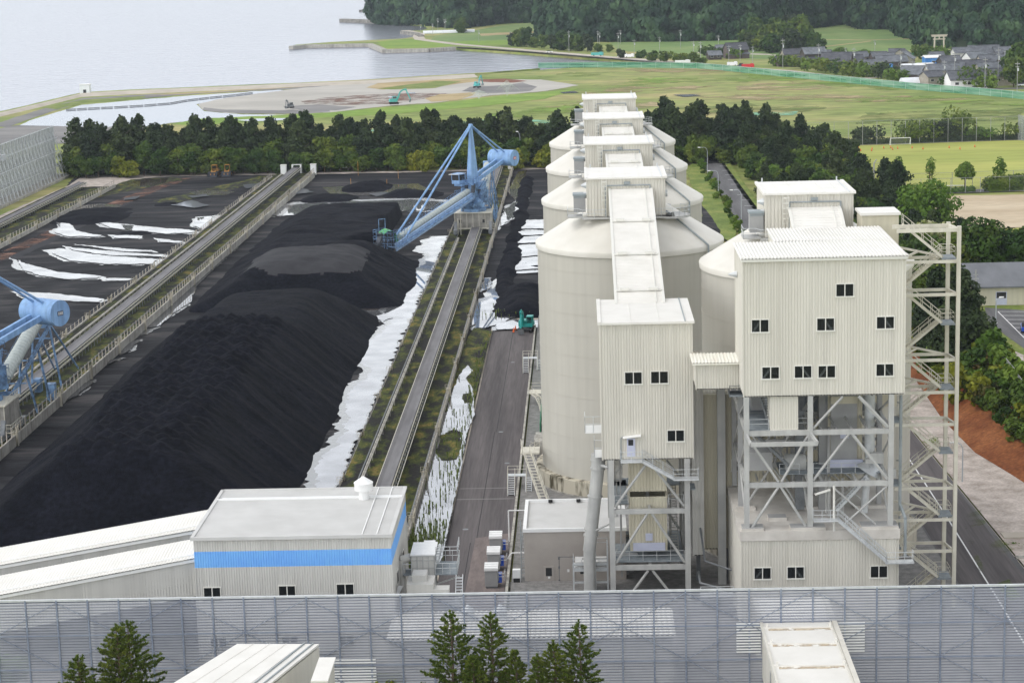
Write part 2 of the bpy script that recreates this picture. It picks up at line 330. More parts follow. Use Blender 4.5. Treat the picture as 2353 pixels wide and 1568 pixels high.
M['weeds'] = mat('mossy_weeds', (.016,.015,.013), (.17,.13,.03), .95, .42, (1,.45,1), bump=.2, bscale=1.2, c3=(.06,.075,.012), lo=.45, hi=.66, detail=12, fine=.4)
M['verge'] = mat('grass_verge', (.108,.156,.028), (.240,.252,.066), .95, .15, bump=.15, bscale=1, c3=(.156,.204,.039), detail=9, fine=.25)
M['concretepath'] = mat('pale_concrete_path', (.42,.37,.31), (.52,.47,.40), .9, .1, detail=8)
M['paint'] = mat('road_paint', (.74,.74,.73), (.80,.80,.79), .7, 3)
M['stone'] = mat('stone_revetment', (.11,.105,.095), (.36,.34,.30), .95, .35, bump=.3, bscale=.8, detail=9, lo=.35, hi=.7)
M['hill'] = mat('forest_floor', (.020,.034,.012), (.030,.050,.018), .95, .05)
M['puddle'] = waterm('puddle_water', (.02,.02,.022), 4.5, .02, 0, 1.5, (1,1,1), (.93,.93,.96), holes=.28, vary=.2)
M['mud'] = waterm('wet_mud', (.022,.021,.022), 1.55, .22, .03, .9)
M['pondm'] = waterm('pond_water', (.12,.13,.15), 1.45, .05, .02, .6, (1,1,1), (.50,.53,.60))
M['brownwater'] = waterm('shallow_brown_water', (.035,.022,.012), 1.35, .03)
M['seam'] = waterm('sea_water', (.30,.315,.365), 1.28, .16, .6, .09, (.5,1.4,1), (.52,.535,.585))
# leaves
M['pine'] = leafmat('pine_needles', (.013,.028,.010), (.048,.076,.020), (.026,.047,.014), .25, .35, .12)
M['pinefg'] = leafmat('young_pine_needles', (.055,.09,.016), (.17,.205,.036), (.10,.145,.024), 1.2, .15, .2)
M['broad'] = leafmat('broad_leaves', (.028,.065,.010), (.12,.175,.025), (.060,.115,.016), .22, .42, .2)
M['broadlight'] = leafmat('light_green_leaves', (.075,.145,.018), (.15,.23,.035), (.11,.19,.025), .4, .2, .25)
M['yellowleaf'] = leafmat('yellow_green_leaves', (.12,.16,.015), (.26,.28,.03), (.18,.21,.02), .4, .2, .25)
M['rustleaf'] = leafmat('rusty_leaves', (.05,.06,.015), (.16,.09,.03), (.08,.09,.02), .5, .3, .2)
M['blossom'] = leafmat('cream_blossom', (.12,.17,.03), (.55,.52,.36), (.25,.28,.09), 1.1, .1, .2)
M['forest'] = leafmat('hill_forest_leaves', (.007,.026,.013), (.060,.115,.038), (.022,.058,.023), .06, .0, .1)
M['reed'] = leafmat('reeds', (.10,.14,.03), (.18,.21,.06), (.13,.17,.04), .8, .1, .2)
HAZE = 0.00006; EXPO = 0.12
# ================================================================ THE SETTING
def ragged(px, amp=(2., .8), step=8, seed=0):
    out = []; n = len(px)
    for i in range(n):
        (x0,y0),(x1,y1) = px[i], px[(i+1)%n]; m = max(1, int(math.hypot(x1-x0, (y1-y0)*3)/step))
        for k in range(m):
            t = k/m; x = x0+(x1-x0)*t; y = y0+(y1-y0)*t
            a = noise.noise((x*.035+seed*7.1, y*.12, 3.3))+.55*noise.noise((x*.11, y*.37+seed*3.7, 8.1))+.35*noise.noise((x*.31, y*.9, seed*1.3))+.3*noise.noise((x*.5, y*2.3, seed*2.9))
            b = noise.noise((x*.035, y*.12+seed*5.1, 13.3))+.5*noise.noise((x*.13+seed, y*.4, 2.1))
            out.append((x+a*amp[0], y+b*amp[1]))
    return out
def flat(name, pts3, m, kind='structure'):
    tri = tessellate_polygon([[Vector(p) for p in pts3]])
    me = bpy.data.meshes.new(name); f = []
    for t in tri:
        a, b, c = (Vector(pts3[i]) for i in t)
        f.append(t if (b-a).cross(c-a).z > 0 else t[::-1])
    me.from_pydata([tuple(p) for p in pts3], [], f); me.update()
    return tag(link(name, me, m), kind=kind)
LAY = [0]
def sheet(name, px, m, z=None, amp=(2., .8), step=8, seed=0):
    if z is None: LAY[0] += 1; z = .005*LAY[0]
    p = ragged(px, amp, step, seed) if amp else px
    return flat(name, [G(x, y, z) for x, y in p], m)
def rect(name, x0, x1, y0, y1, m, z=None):
    if z is None: LAY[0] += 1; z = .005*LAY[0]
    return flat(name, [(x0,y0,z),(x1,y0,z),(x1,y1,z),(x0,y1,z)], m)

# sea and land
flat('sea', [(-6000,300,-1.4),(6000,300,-1.4),(6000,9000,-1.4),(-6000,9000,-1.4)], M['seam'])
coast = [(0,256),(50,245),(95,234),(190,212),(300,206),(430,201),(560,195),(690,190),(820,184),(960,176),(1090,168),(1170,163),(1240,157),(1360,152),(1480,150),(1535,148),(1480,143),(1400,137),(1300,129),(1180,120),(1070,113),(1045,110),(985,113),(880,116),(850,101),(760,105),(668,107),(680,103),(760,97),(860,92),(925,89),(968,82),(955,78),(938,74),(935,71),(968,70),(985,66),(975,58),(920,54),(870,50),(866,42),(866,30),(863,10),(861,-20),(858,-50)]
land = [(-900,-200,0),(-900,620,0),(-330,850,0)]+[G(x,y,0) for x,y in ragged(coast[:13], (1,.4), 10, 1)]+[G(x,y,0) for x,y in coast[13:]]+[(-400,5200,0),(3500,5200,0),(3500,-200,0)]
g = MB(); g.prism([(x,y) for x,y,_ in land][::-1], -4, 0); g.build('ground', M['grass'], kind='structure')
# far farmland: rice paddies
sheet('paddy_field', [(1000,82),(1090,70),(1160,58),(1250,50),(1262,88),(1240,92),(1200,104),(1060,103),(985,96)], M['paddy'], amp=(1,.5))
sheet('paddy_field', [(1540,92),(1700,92),(1760,76),(1830,64),(1960,50),(1980,66),(2066,68),(2080,86),(2118,88),(2125,108),(2060,122),(1900,130),(1780,136),(1640,134),(1540,128),(1420,116),(1400,98)], M['paddy'], amp=(1,.5))
sheet('paddy_field', [(865,96),(930,90),(1000,92),(1045,106),(985,110),(884,111)], M['brightgrass'], amp=(.6,.3))
sheet('field_path', [(1870,109),(1985,96),(2000,94),(2002,95.4),(1986,97.6),(1872,111)], M['tan'], amp=None)
sheet('field_path', [(1850,90),(1990,92),(2118,88),(2118,89),(1990,93.2),(1850,91)], M['tan'], amp=None)
sheet('field_path', [(1600,120),(1760,124),(1800,128),(1800,130),(1760,126.6),(1600,122)], M['concretepath'], amp=None)
sheet('dry_paddy', [(1100,78),(1180,74),(1240,72),(1243,75),(1180,79),(1105,83)], M['tan'], amp=(2,.5))
sheet('paddy_field', [(1010,100),(1060,95),(1160,93),(1235,96),(1200,102),(1080,104)], M['brightgrass'], amp=(1,.3))
sheet('sea_cliff', [(866,50),(866,40),(880,41),(930,49),(990,55),(985,58),(920,55)], M['tan'], amp=(1,.5))
# coast road with its stone revetment
road = [(930,70),(965,78),(960,84),(965,91),(1010,97),(1060,103),(1120,108),(1300,123),(1420,133),(1530,141),(1600,147)]
def ribbon(name, px, w, m, z=None):
    if z is None: LAY[0] += 1; z = .005*LAY[0]
    P = [Vector(G(x,y,z)) for x,y in px]; l = []; r = []
    for i, p in enumerate(P):
        d = (P[min(i+1,len(P)-1)]-P[max(i-1,0)]); d.z = 0; d.normalize(); n = Vector((-d.y,d.x,0))*w/2; l.append(p+n); r.append(p-n)
    return flat(name, [tuple(v) for v in l+r[::-1]], m)
ribbon('coast_road', road, 9, M['concretepath'])
ribbon('gravel_track', [(1600,147),(1700,156),(1800,163),(1900,175),(2060,192),(2140,205),(2352,216)], 11, M['gravel'])
ribbon('village_street', [(1960,184),(2020,176),(2100,165),(2180,150)], 6, M['concretepath'])
ribbon('village_street', [(2240,212),(2290,204),(2352,203)], 9, M['asphalt2'])
rv = MB(); top = [(1048,108),(1120,112),(1200,117.5),(1300,125.5),(1400,133.5),(1480,140),(1530,144)]
for (a,b),(c,d) in zip(top, top[1:]):
    p, q = G(a,b,1.2), G(c,d,1.2); s_, t_ = G(a+2,b+6,-1.6), G(c+2,d+6,-1.6)
    rv.add([p,q,t_,s_,(p[0],p[1]+3,1.2),(q[0],q[1]+3,1.2)], [(0,3,2,1),(0,1,5,4)])
rv.build('stone_revetment', M['stone'], label='stone revetment bank carrying the coast road round the bay', cat='sea wall')
def seawall(px, w, z0, z1, m, label, name='breakwater'):
    b = MB(); P = [Vector(G(x,y,z1)) for x,y in px]
    for p, q in zip(P, P[1:]): b.bar((p.x,p.y,(z0+z1)/2), (q.x,q.y,(z0+z1)/2), w, z1-z0)
    return b.build(name, m, label=label, cat='breakwater')
seawall([(668,106),(700,103),(850,100),(884,114),(985,111.5),(1044,108)], 4, -2, 1.2, M['concrete'], 'dark concrete quay edging the grassy spit in the bay')
seawall([(785,43.5),(830,45),(870,47)], 6, -2, 2, M['stone'], 'dark breakwater running out from the foot of the headland')
seawall([(828,23),(850,21),(868,17)], 4, -2, 1, M['stone'], 'farthest thin breakwater beyond the wooded headland')
seawall([(925,72),(955,76),(968,82)], 5, -2, 1, M['stone'], 'short stone jetty beside the coast road bend')
# reclaimed land on the left: sea dike, pond, sand flats
dk = MB(); dp = [(-60,275),(0,259),(95,237),(190,214),(300,208),(560,197),(820,186),(960,178),(1090,170)]
for a, b in zip(dp, dp[1:]):
    p, q = G(*a, 1.), G(*b, 1.); dk.add([p,q,(q[0]+1,q[1]-11,1.),(p[0]+1,p[1]-11,1.),(p[0],p[1]+2,-2),(q[0],q[1]+2,-2),(q[0]+3,q[1]-16,0),(p[0]+3,p[1]-16,0)], [(0,1,2,3)[::-1],(0,4,5,1),(2,6,7,3)])
dk.build('sea_dike', M['concretepath'], label='long pale sea dike with a concrete track along the open sea', cat='sea wall')
sheet('dike_bank', [(-30,290),(40,268),(110,247),(190,226),(300,219),(430,214),(600,206),(820,192),(822,196),(640,206),(520,212),(420,218),(330,226),(250,229),(190,236),(120,256),(60,276),(20,292)], M['sandgrey'], seed=2)
sheet('dike_bank', [(100,248),(190,229),(250,226),(330,221),(335,224),(250,232),(190,236),(130,252)], M['verge'], seed=3)
sheet('dike_bank', [(330,220),(560,206),(700,199),(760,196),(640,203),(430,216)], M['tan'], amp=(3,.6), seed=4)
sheet('silt_bank', [(-30,300),(60,284),(260,288),(330,292),(330,330),(100,330),(-40,330)], M['sandgrey'], seed=5)
sheet('sand_flat', [(455,240),(480,228),(600,213),(700,202),(830,191),(960,184),(1060,182),(1240,183),(1290,190),(1330,196),(1250,210),(1120,220),(1000,236),(900,243),(760,258),(620,262),(520,260),(465,252)], M['sand'], seed=6)
sheet('pond', [(45,288),(70,277),(130,258),(190,241),(270,234),(420,221),(560,212),(640,206),(655,207),(580,217),(500,228),(452,240),(470,256),(560,263),(640,264),(740,262),(700,266),(560,275),(430,279),(395,282),(330,293),(200,291)], M['pondm'], seed=7)
sheet('silt_bank', [(465,252),(480,256),(560,261),(700,262),(760,257),(755,252),(640,254),(520,252),(470,247)], M['sandgrey'], seed=8)
sheet('grass_bank', [(395,284),(470,272),(620,266),(760,258),(900,246),(1000,238),(1130,222),(1250,212),(1330,203),(1250,228),(1100,245),(900,262),(700,272),(560,279),(450,290)], M['brightgrass'], seed=9)
sheet('shallow_pool', [(540,276),(600,272),(680,271),(650,276),(580,279)], M['pondm'], seed=10)
sheet('red_soil_patch', [(690,233),(760,223),(850,217),(950,214),(1030,215),(1000,222),(960,230),(900,240),(780,241),(700,239)], M['redsoil_p'], seed=11)
sheet('scrub_patch', [(975,226),(1010,217),(1060,214),(1095,212),(1085,219),(1050,231),(990,234)], M['tan'], seed=12)
sheet('grass_bank', [(840,202),(870,190),(1000,182),(1090,181),(1100,187),(1060,192),(980,203),(880,206)], M['tan'], seed=13)
sheet('grass_bank', [(870,204),(1000,186),(1060,187),(1000,203),(900,206)], M['verge'], seed=14)
sheet('red_soil_patch', [(1095,183),(1160,181),(1210,186),(1180,190),(1110,188)], M['redsoil'], seed=15)
sheet('silt_mound', [(1080,200),(1160,196),(1200,190),(1235,200),(1220,209),(1120,215),(1060,210)], M['sandgrey'], seed=16)
sheet('silt_mound', [(650,245),(730,240),(820,246),(770,254),(690,252)], M['sandgrey'], seed=17)
for k, (px, mm) in enumerate([([(1210,178),(1300,168),(1420,166),(1370,172),(1290,178)],'brightgrass'),([(1300,214),(1500,196),(1640,200),(1560,206),(1400,214)],'tan'),([(1680,200),(1780,190),(1880,192),(1930,202),(1860,208),(1720,208)],'tan'),
        ([(1340,200),(1480,180),(1640,178),(1760,184),(1700,190),(1540,190),(1420,200)],'brightgrass'),([(1560,222),(1800,216),(2100,222),(2300,232),(2300,238),(2000,232),(1700,230)],'tan'),([(1240,250),(1340,232),(1560,238),(1500,246),(1340,254)],'tan'),
        ([(1120,262),(1340,240),(1330,252),(1240,266),(1140,272)],'brightgrass'),([(1500,250),(1700,240),(1900,246),(1850,256),(1600,262)],'verge'),([(1990,260),(2352,248),(2352,276),(2100,290),(1960,284)],'verge'),([(1700,170),(1900,178),(2100,200),(2050,206),(1900,194),(1720,180)],'brightgrass'),([(1440,158),(1660,158),(1740,166),(1600,168),(1460,164)],'tan'),([(1960,226),(2150,222),(2352,238),(2352,244),(2150,234),(1980,234)],'brightgrass')]):
    sheet('meadow_patch', px, M[mm+'_p'], amp=(24,4), step=5, seed=20+k)
for k, px in enumerate([[(1545,218),(1590,216),(1610,219),(1570,223)],[(930,213),(952,212),(956,215),(935,216)],[(890,222),(910,221),(914,224),(894,225)],[(1285,212),(1320,210),(1330,213),(1295,215)]]): sheet('shallow_pool', px, M['pondm'], seed=40+k)
for k, px in enumerate([[(780,300),(820,294),(880,297),(860,304),(800,306)],[(980,283),(1120,274),(1290,276),(1270,286),(1140,288),(1020,292)],[(1660,262),(1750,258),(1830,257),(1820,266),(1700,272)]]): sheet('ground_net', px, M['net_p'], amp=(10,2), step=4, seed=50+k)

# sports ground and court beyond the tree belt
sheet('sports_turf', [(1840,340),(2060,332),(2352,322),(2420,321),(2420,442),(2352,440),(1980,436),(1930,420)], M['lawn'], amp=None)
sheet('footpath', [(1930,443),(2100,438),(2352,432),(2420,430),(2420,437),(2352,439),(2100,446),(1930,452)], M['asphalt2'], amp=None)
sheet('sports_court', [(1960,462),(2000,456),(2200,449),(2420,446),(2420,520),(2352,522),(2240,526),(2100,522),(1970,500)], M['dirt'], amp=(3,1))
sheet('court_verge', [(2180,530),(2420,520),(2420,600),(2180,600)], M['lawn'], amp=(3,1))
# the coal yard
rect('coal_yard', -150, -9.6, 190, 664, M['coalground'])
sheet('coal_yard_margin', [(-300,700),(-300,560),(0,500),(150,430),(170,409),(380,402),(640,396),(740,394),(740,420),(400,420),(170,500),(0,600)], M['coalground'], amp=(8,2), seed=60)
sheet('yard_track', [(-40,520),(0,494),(160,425),(190,404),(640,396),(900,393),(1270,384),(1270,388),(900,397),(640,401),(400,405),(330,409),(250,432),(150,462),(0,540),(-40,560)], M['gravel'], amp=(2,.6), seed=61)
sheet('yard_verge', [(-20,538),(60,505),(150,462),(220,440),(300,412),(400,408),(430,414),(330,432),(230,452),(120,498),(0,556)], M['weeds'], amp=(3,1), seed=62)
sheet('rail_strip', [(0,580),(100,535),(220,478),(330,436),(420,409),(440,409),(360,438),(250,486),(110,552),(0,602)], M['redsoil_p'], amp=(2.5,.8), seed=63)
sheet('rail_strip', [(20,590),(130,540),(240,488),(300,462),(306,464),(250,490),(140,546),(30,598)], M['coalgrey'], amp=(2,.6), seed=64)
sheet('yard_verge', [(350,462),(480,432),(560,414),(600,403),(640,401),(600,418),(480,448),(380,470)], M['weeds'], amp=(4,1), seed=65)
PUD = [
 [(225,511),(260,513),(330,521),(400,525),(438,529),(445,534),(380,536),(300,529),(250,522)],
 [(126,504),(150,508),(175,530),(235,541),(220,543),(160,543),(120,532),(140,524)],
 [(135,497),(190,503),(200,508),(150,510),(120,505)],
 [(258,540),(322,543),(318,547),(262,546)],
 [(118,578),(150,573),(200,582),(280,590),(360,595),(350,606),(250,606),(160,598)],
 [(156,567),(230,575),(370,585),(366,588),(260,586),(170,575)],
 [(185,562),(260,570),(350,575),(352,578),(280,577)],
 [(40,596),(60,606),(130,624),(230,633),(220,638),(150,640),(90,632),(50,620)],
 [(240,640),(300,641),(290,644),(246,644)],[(40,672),(120,675),(235,686),(225,693),(130,690),(60,684)],
 [(360,549),(420,554),(410,557),(365,555)],
 [(450,500),(500,496),(512,500),(500,520),(470,526),(445,518)],
 [(620,492),(600,505),(560,545),(520,590),(480,630),(455,655),(440,690),(360,750),(335,752),(350,735),(400,690),(430,650),(470,610),(520,560),(570,510),(600,488)],
 [(290,790),(320,780),(300,805),(280,812)],[(155,884),(215,875),(180,905),(140,925),(130,930),(150,905)],[(235,830),(280,822),(250,835)],
 [(590,492),(620,478),(700,466),(800,463),(940,458),(1040,465),(1040,478),(960,484),(800,486),(700,490),(640,496)],
 [(1130,660),(1000,640)][:0],

 [(838,720),(860,728),(890,746),(880,738),(900,728),(870,714),(840,716)],
 [(1160,480),(1190,458),(1203,462),(1180,500),(1150,520),(1120,560),(1105,590),(1100,610),(1130,540)],
 [(1192,508),(1260,506),(1260,524),(1185,526)],[(1188,531),(1260,529),(1260,538),(1186,540)],[(1182,545),(1260,543),(1260,556),(1184,558)],[(1180,567),(1260,561),(1260,584),(1175,592)],[(1175,596),(1260,590),(1260,616),(1172,620)],[(1180,624),(1260,620),(1260,624),(1180,628)],
 [(1110,690),(1140,682),(1160,690),(1230,712),(1235,725),(1200,722),(1150,740),(1120,752),(1090,752),(1095,720)],[(1110,640),(1124,640),(1118,665),(1108,668)],
 [(1140,742),(1180,735),(1235,735),(1235,752),(1140,756)],[(1080,720),(1105,690),(1095,740),(1075,752)]]
sheet('shallow_brown_pool', [(290,420),(330,412),(385,410),(380,420),(340,430),(300,428)], M['brownwater'], seed=70)
sheet('shallow_brown_pool', [(435,440),(480,436),(540,440),(520,448),(450,448)], M['brownwater'], seed=71)
sheet('shallow_brown_pool', [(150,476),(230,468),(280,470),(270,484),(180,490),(140,488)], M['brownwater'], seed=72)
sheet('shallow_brown_pool', [(740,430),(850,425),(960,422),(1000,440),(960,458),(850,450),(760,446)], M['brownwater'], seed=73)
sheet('shallow_brown_pool', [(1165,440),(1190,395),(1210,390),(1205,450),(1185,462)], M['brownwater'], seed=74)
sheet('shallow_brown_pool', [(800,700),(900,676),(960,650),(985,650),(960,690),(930,700),(860,716)], M['brownwater'], seed=75)
sheet('shallow_brown_pool', [(1105,668),(1140,640),(1150,690),(1120,690)], M['brownwater'], seed=76)
def swell(px, f):
    cx = sum(a for a,b in px)/len(px); cy = sum(b for a,b in px)/len(px); return [(cx+(a-cx)*f+(1.5 if a > cx else -1.5)*3, cy+(b-cy)*f+(1.2 if b > cy else -1.2)) for a,b in px]
for k, px in enumerate([p for p in PUD if p]): sheet('wet_mud', swell(px, 1.12), M['mud'], amp=(9,2), step=3, seed=200+k)
LAY[0] += 1; zq = .005*LAY[0]; rr_ = random.Random(4)
for nm, mm, xa, xb, dz in (('wet_mud','mud',-42.5,-34.5,0),('puddle','puddle',-41.0,-34.8,.005)):
    L_ = [(xa+2.2+3.2*noise.noise((0,y*.045,.3))+1.8*noise.noise((3,y*.16,.7))+.9*noise.noise((3,y*.7,.1)), y, zq+dz) for y in np.arange(262,512,.8)]; R_ = [(xb+.5*noise.noise((7,y*.07,1))-abs(1.6*noise.noise((9,y*.28,2)))+.5*noise.noise((1,y*1.1,2)), y, zq+dz) for y in np.arange(262,512,.8)]
    flat(nm, R_+L_[::-1], M[mm])
LAY[0] += 2
for k, px in enumerate([p for p in PUD if p]): sheet('puddle', px, M['puddle'], amp=(6,1.5), step=2.5, seed=100+k)
for k, px in enumerate([[(395,470),(440,460),(480,470),(440,478)],[(640,440),(690,432),(720,440),(670,448)],[(430,450),(470,445),(480,450),(440,455)],[(850,445),(900,440),(905,444),(862,450)],[(560,425),(600,420),(610,428),(570,432)],[(280,455),(320,450),(310,458),(285,460)]]):
    sheet('wet_patch', px, M['pondm'], amp=(8,2), step=4, seed=140+k)
# flooded strip and haul road beside the silos
sheet('marsh_strip', [(1130,760),(1088,752),(1060,800),(1000,920),(960,1040),(930,1140),(915,1290),(1018,1290),(1060,1060),(1100,880)], M['weeds'], amp=(2,1), seed=150)
sheet('puddle', [(1072,838),(1085,850),(1070,870),(1085,890),(1090,950),(1070,1000),(1062,1060),(1040,1160),(1018,1270),(1010,1290),(935,1290),(945,1180),(965,1110),(1000,1000),(1030,920),(1055,860)], M['puddle'], amp=(2.5,2), step=3, seed=151)
for k, px in enumerate([[(1012,1000),(1040,985),(1058,992),(1060,1030),(1045,1055),(1015,1058),(1000,1040)],[(1062,905),(1085,902),(1085,925),(1065,925)],[(1010,935),(1030,930),(1028,945),(1012,945)]]): sheet('mud_bar', px, M['weeds'], amp=(4,3), step=4, seed=155+k)
road_l = [(-18,180),(-18,384),(-9.4,384),(-9.9,180)]
flat('haul_road', [(x,y,.30) for x,y in [(-17.9,150),(-9.9,150),(-9.3,384),(-17.9,384)]], M['asphalt'])
flat('concrete_apron', [(x,y,.304) for x,y in [(-17.9,384),(-9.3,384),(-9.3,395),(-17.9,395)]], M['concretepath'])
k = MB(); k.box(-18.15,-17.9,150,395,-.05,.36); k.build('road_kerb', M['concretepath'], kind='structure')
k = MB(); 
for y0, y1, x in ((150,242,-14.9),(242,300,-14.2),(300,384,-13.9)): k.box(x,x+.10,y0,y1,.301,.306)
k.build('road_seam', M['black'], kind='structure')
flat('asphalt_patch', [(-14.7,190,.308),(-9.95,190,.308),(-9.95,246,.308),(-14.3,244,.308)], mat('worn_asphalt', (.14,.115,.11), (.23,.19,.175), .9, .5, (1,.2,1), detail=9, fine=.12))
k = MB()
for x, y in ((-13.2,300),(-13.0,352),(-15.8,248),(-11.6,281)): k.lathe([(.38,.306),(.38,.312)], (x,y), 16)
k.build('manhole_covers', M['steeldark'], kind='structure')
k = MB(); k.box(-17.8,-10,262.0,262.35,.301,.307); k.box(-17.8,-10,267.5,267.8,.301,.306); k.build('road_patch_line', M['sandgrey'], kind='structure')
flat('grey_gravel', [(-9.2,190,.02+.005*LAY[0]),(48,190,.02+.005*LAY[0]),(48,420,.02+.005*LAY[0]),(-9.2,420,.02+.005*LAY[0])], M['gravelgrey'])
# service road on the far side of the silos
sz = .05+.005*LAY[0]
def zz(k): return sz+.005*k
flat('service_road', [(x,y,zz(1)) for x,y in [(42,180),(51.2,180),(50.4,224),(48.2,294),(47.2,420),(47.6,554),(46.6,682),(39.6,682),(40.3,529),(40.5,420),(41,300)]], M['asphalt2'])
flat('service_road_shoulder', [(x,y,zz(2)) for x,y in [(42.2,180),(50.6,180),(48.2,294),(47.4,330),(41,330)]], M['asphalt'])
k = MB()
for (a,b),(c,d) in zip([(44.6,180),(45.1,215),(45.3,250),(45.2,300)],[(45.1,215),(45.3,250),(45.2,300),(44.8,330)]):
    k.add([(a-.09,b,zz(3)),(a+.09,b,zz(3)),(c+.09,d,zz(3)),(c-.09,d,zz(3))], [(0,1,2,3)])
k.build('road_centre_line', M['paint'], kind='structure')
k = MB()
for i in range(16):
    y = 480+i*12.5; k.add([(44.6,y,zz(3)),(47.0,y,zz(3)),(47.0,y+.35,zz(3)),(44.6,y+.35,zz(3))], [(0,1,2,3)])
k.build('parking_bay_lines', M['paint'], kind='structure')
k = MB(); k.bar((51.4,180,.3),(50.55,224,.3),.22,.5); k.bar((50.55,224,.3),(48.35,294,.3),.22,.5); k.bar((48.35,294,.3),(47.5,420,.3),.22,.5); k.build('road_kerb', M['concretepath'], kind='structure')
flat('gravel_verge', [(x,y,zz(1)) for x,y in [(51.5,180),(77,180),(70,225),(61,250),(57.5,268.6),(55,280.4),(54,300.6),(54.5,328),(50,345),(47.9,345),(48.5,294),(50.7,224)]], M['gravel'])
sheet('grass_verge', [(1590,372),(1605,380),(1640,430),(1690,520),(1690,560),(1640,540),(1600,470),(1580,400)], M['verge'], z=zz(1), amp=(3,2), seed=170)
sheet('wet_coal_strip', [(1610,470),(1625,485),(1655,530),(1660,560),(1640,560),(1612,520)], M['coalground'], z=zz(2), amp=(3,2), seed=171)
sheet('grass_verge', [(1650,362),(1668,362),(1760,490),(1800,520),(1760,520),(1700,440)], M['verge'], z=zz(1), amp=(2,1), seed=172)
for k, px in enumerate([[(2216,1180),(2250,1170),(2262,1200),(2230,1210)],[(2270,1250),(2300,1235),(2330,1262),(2290,1275)],[(2215,1195),(2240,1260),(2262,1310),(2250,1310),(2225,1250)],[(2290,1340),(2320,1330),(2345,1370),(2320,1380)],[(2120,1010),(2150,1000),(2165,1030),(2135,1035)]]): sheet('weed_patch', px, M['verge_p'], z=zz(3), amp=(5,4), step=3, seed=320+k)
# red cutting slope and the terrace above it
T = 7.0
low = [(75,180),(68,225),(59,250),(55.7,268.6),(53.3,280.4),(52.3,300.6),(53,328),(52,385),(60,410)]
up = [(93,180),(86,225),(77.5,250),(73,268),(69.5,281),(66.5,301),(65.5,330),(64,378),(70,398)]
k = MB(); n = len(low); vs = []
for (a,b),(c,d) in zip(low, up):
    for i in range(7):
        t = i/6; x = a+(c-a)*t; y = b+(d-b)*t; vs.append((x+.5*noise.noise((x*.3,y*.3,1)), y, -.2+(T+.2)*t+(.35*noise.noise((x*.25,y*.25,5)) if 0<i<6 else 0)))
k.add(vs, [(i*7+j,i*7+j+1,(i+1)*7+j+1,(i+1)*7+j)[::-1] for i in range(n-1) for j in range(6)])
k.build('red_cutting_slope', M['redslope'], smooth=True, kind='structure')
k = MB(); k.prism(([(c,d) for c,d in up]+[(90,410),(200,405),(220,180)])[::-1], -1, T-.02); k.build('terrace', M['verge'], kind='structure')
sheet('terrace_asphalt', [(2262,706),(2352,712),(2480,722),(2480,880),(2420,850),(2352,800),(2310,770),(2268,735)], M['asphalt2'], z=T+.01, amp=None)
k = MB()
def tl(a, b, w=.16):
    k.bar(Vector(G(*a,T+.02)), Vector(G(*b,T+.02)), w, .01)
tl((2292,715),(2400,716)); tl((2292,715),(2352,775)); tl((2352,775),(2420,840))
for i in range(1, 7): tl((2292+i*9.5,715+i*9.3),(2410,716+i*9.0))
k.build('parking_bay_lines', M['paint'], kind='structure')
sheet('bare_patch', [(2262,800),(2300,792),(2352,815),(2352,850),(2300,838)], M['gravel'], z=T+.01, seed=180)
# ================================================================ COAL
def pnoise(X, Y, s, seed=0, oct=4):
    out = np.zeros_like(X); a = 1.; rg = np.random.default_rng(seed)
    for o in range(oct):
        g = rg.random((64,64)); u = X/s; v = Y/s; i = np.floor(u).astype(int); j = np.floor(v).astype(int); fu = u-i; fv = v-j
        fu = fu*fu*(3-2*fu); fv = fv*fv*(3-2*fv)
        q = lambda a_, b_: g[(i+a_)%64,(j+b_)%64]
        out += a*((q(0,0)*(1-fu)+q(1,0)*fu)*(1-fv)+(q(0,1)*(1-fu)+q(1,1)*fu)*fv-.5); a *= .5; s *= .5
    return out
def cones(X, Y, cell, h, seed):
    rg = np.random.default_rng(seed); jx = rg.random((97,97)); jy = rg.random((97,97)); jh = rg.random((97,97)); best = np.full_like(X, -9.)
    i0 = np.floor(X/cell).astype(int); j0 = np.floor(Y/cell).astype(int)
    for a in (-1,0,1):
        for b in (-1,0,1):
            i = i0+a; j = j0+b; cx = (i+.2+.6*jx[i%97,j%97])*cell; cy = (j+.2+.6*jy[i%97,j%97])*cell
            best = np.maximum(best, h*(.7+.6*jh[i%97,j%97])-np.hypot(X-cx, (Y-cy)*1.1)*.6)
    return best
def pile(name, x0, x1, y0, y1, res, fn, label, m=None, m2=None, sel=None):
    xs = np.arange(x0, x1+res, res); ys = np.arange(y0, y1+res, res); X, Y = np.meshgrid(xs, ys); Z = fn(X, Y); nx = len(xs); ny = len(ys)
    V = np.stack([X, Y, Z], -1).reshape(-1,3); a = (np.arange(ny-1)[:,None]*nx+np.arange(nx-1)).ravel(); F = np.stack([a,a+1,a+nx+1,a+nx],1)
    keep = Z.reshape(-1)[F].max(1) > -.15; F = F[keep]
    base = np.array([(x0+x1)/2,(y0+y1)/2,0]); me = np_mesh(name, V-base, F); me.shade_smooth(); me.materials.append(m or M['coal'])
    if m2:
        me.materials.append(m2); c = V[F].mean(1); me.polygons.foreach_set('material_index', sel(c[:,0],c[:,1],c[:,2]).astype(np.int32))
    o = link(name, me, None); o.location = base; return tag(o, label, 'coal pile')
def ridge(X, Y, xl, xr, ya, yb, H, tan=.77):
    w = pnoise(X, Y, 14, 3, 3)*1.4
    k = 1.3; A = [np.full_like(X, H+.35), (X-xl+w)*tan, (xr-X+w)*tan, (Y-ya+w)*tan, (yb-Y+w)*tan]; return -np.log(sum(np.exp(np.clip(-k*a, -60, 60)) for a in A))/k
def soft(a, b, k): return np.log(np.exp(np.clip(-a*k,-60,60))+np.exp(np.clip(-b*k,-60,60)))/-k
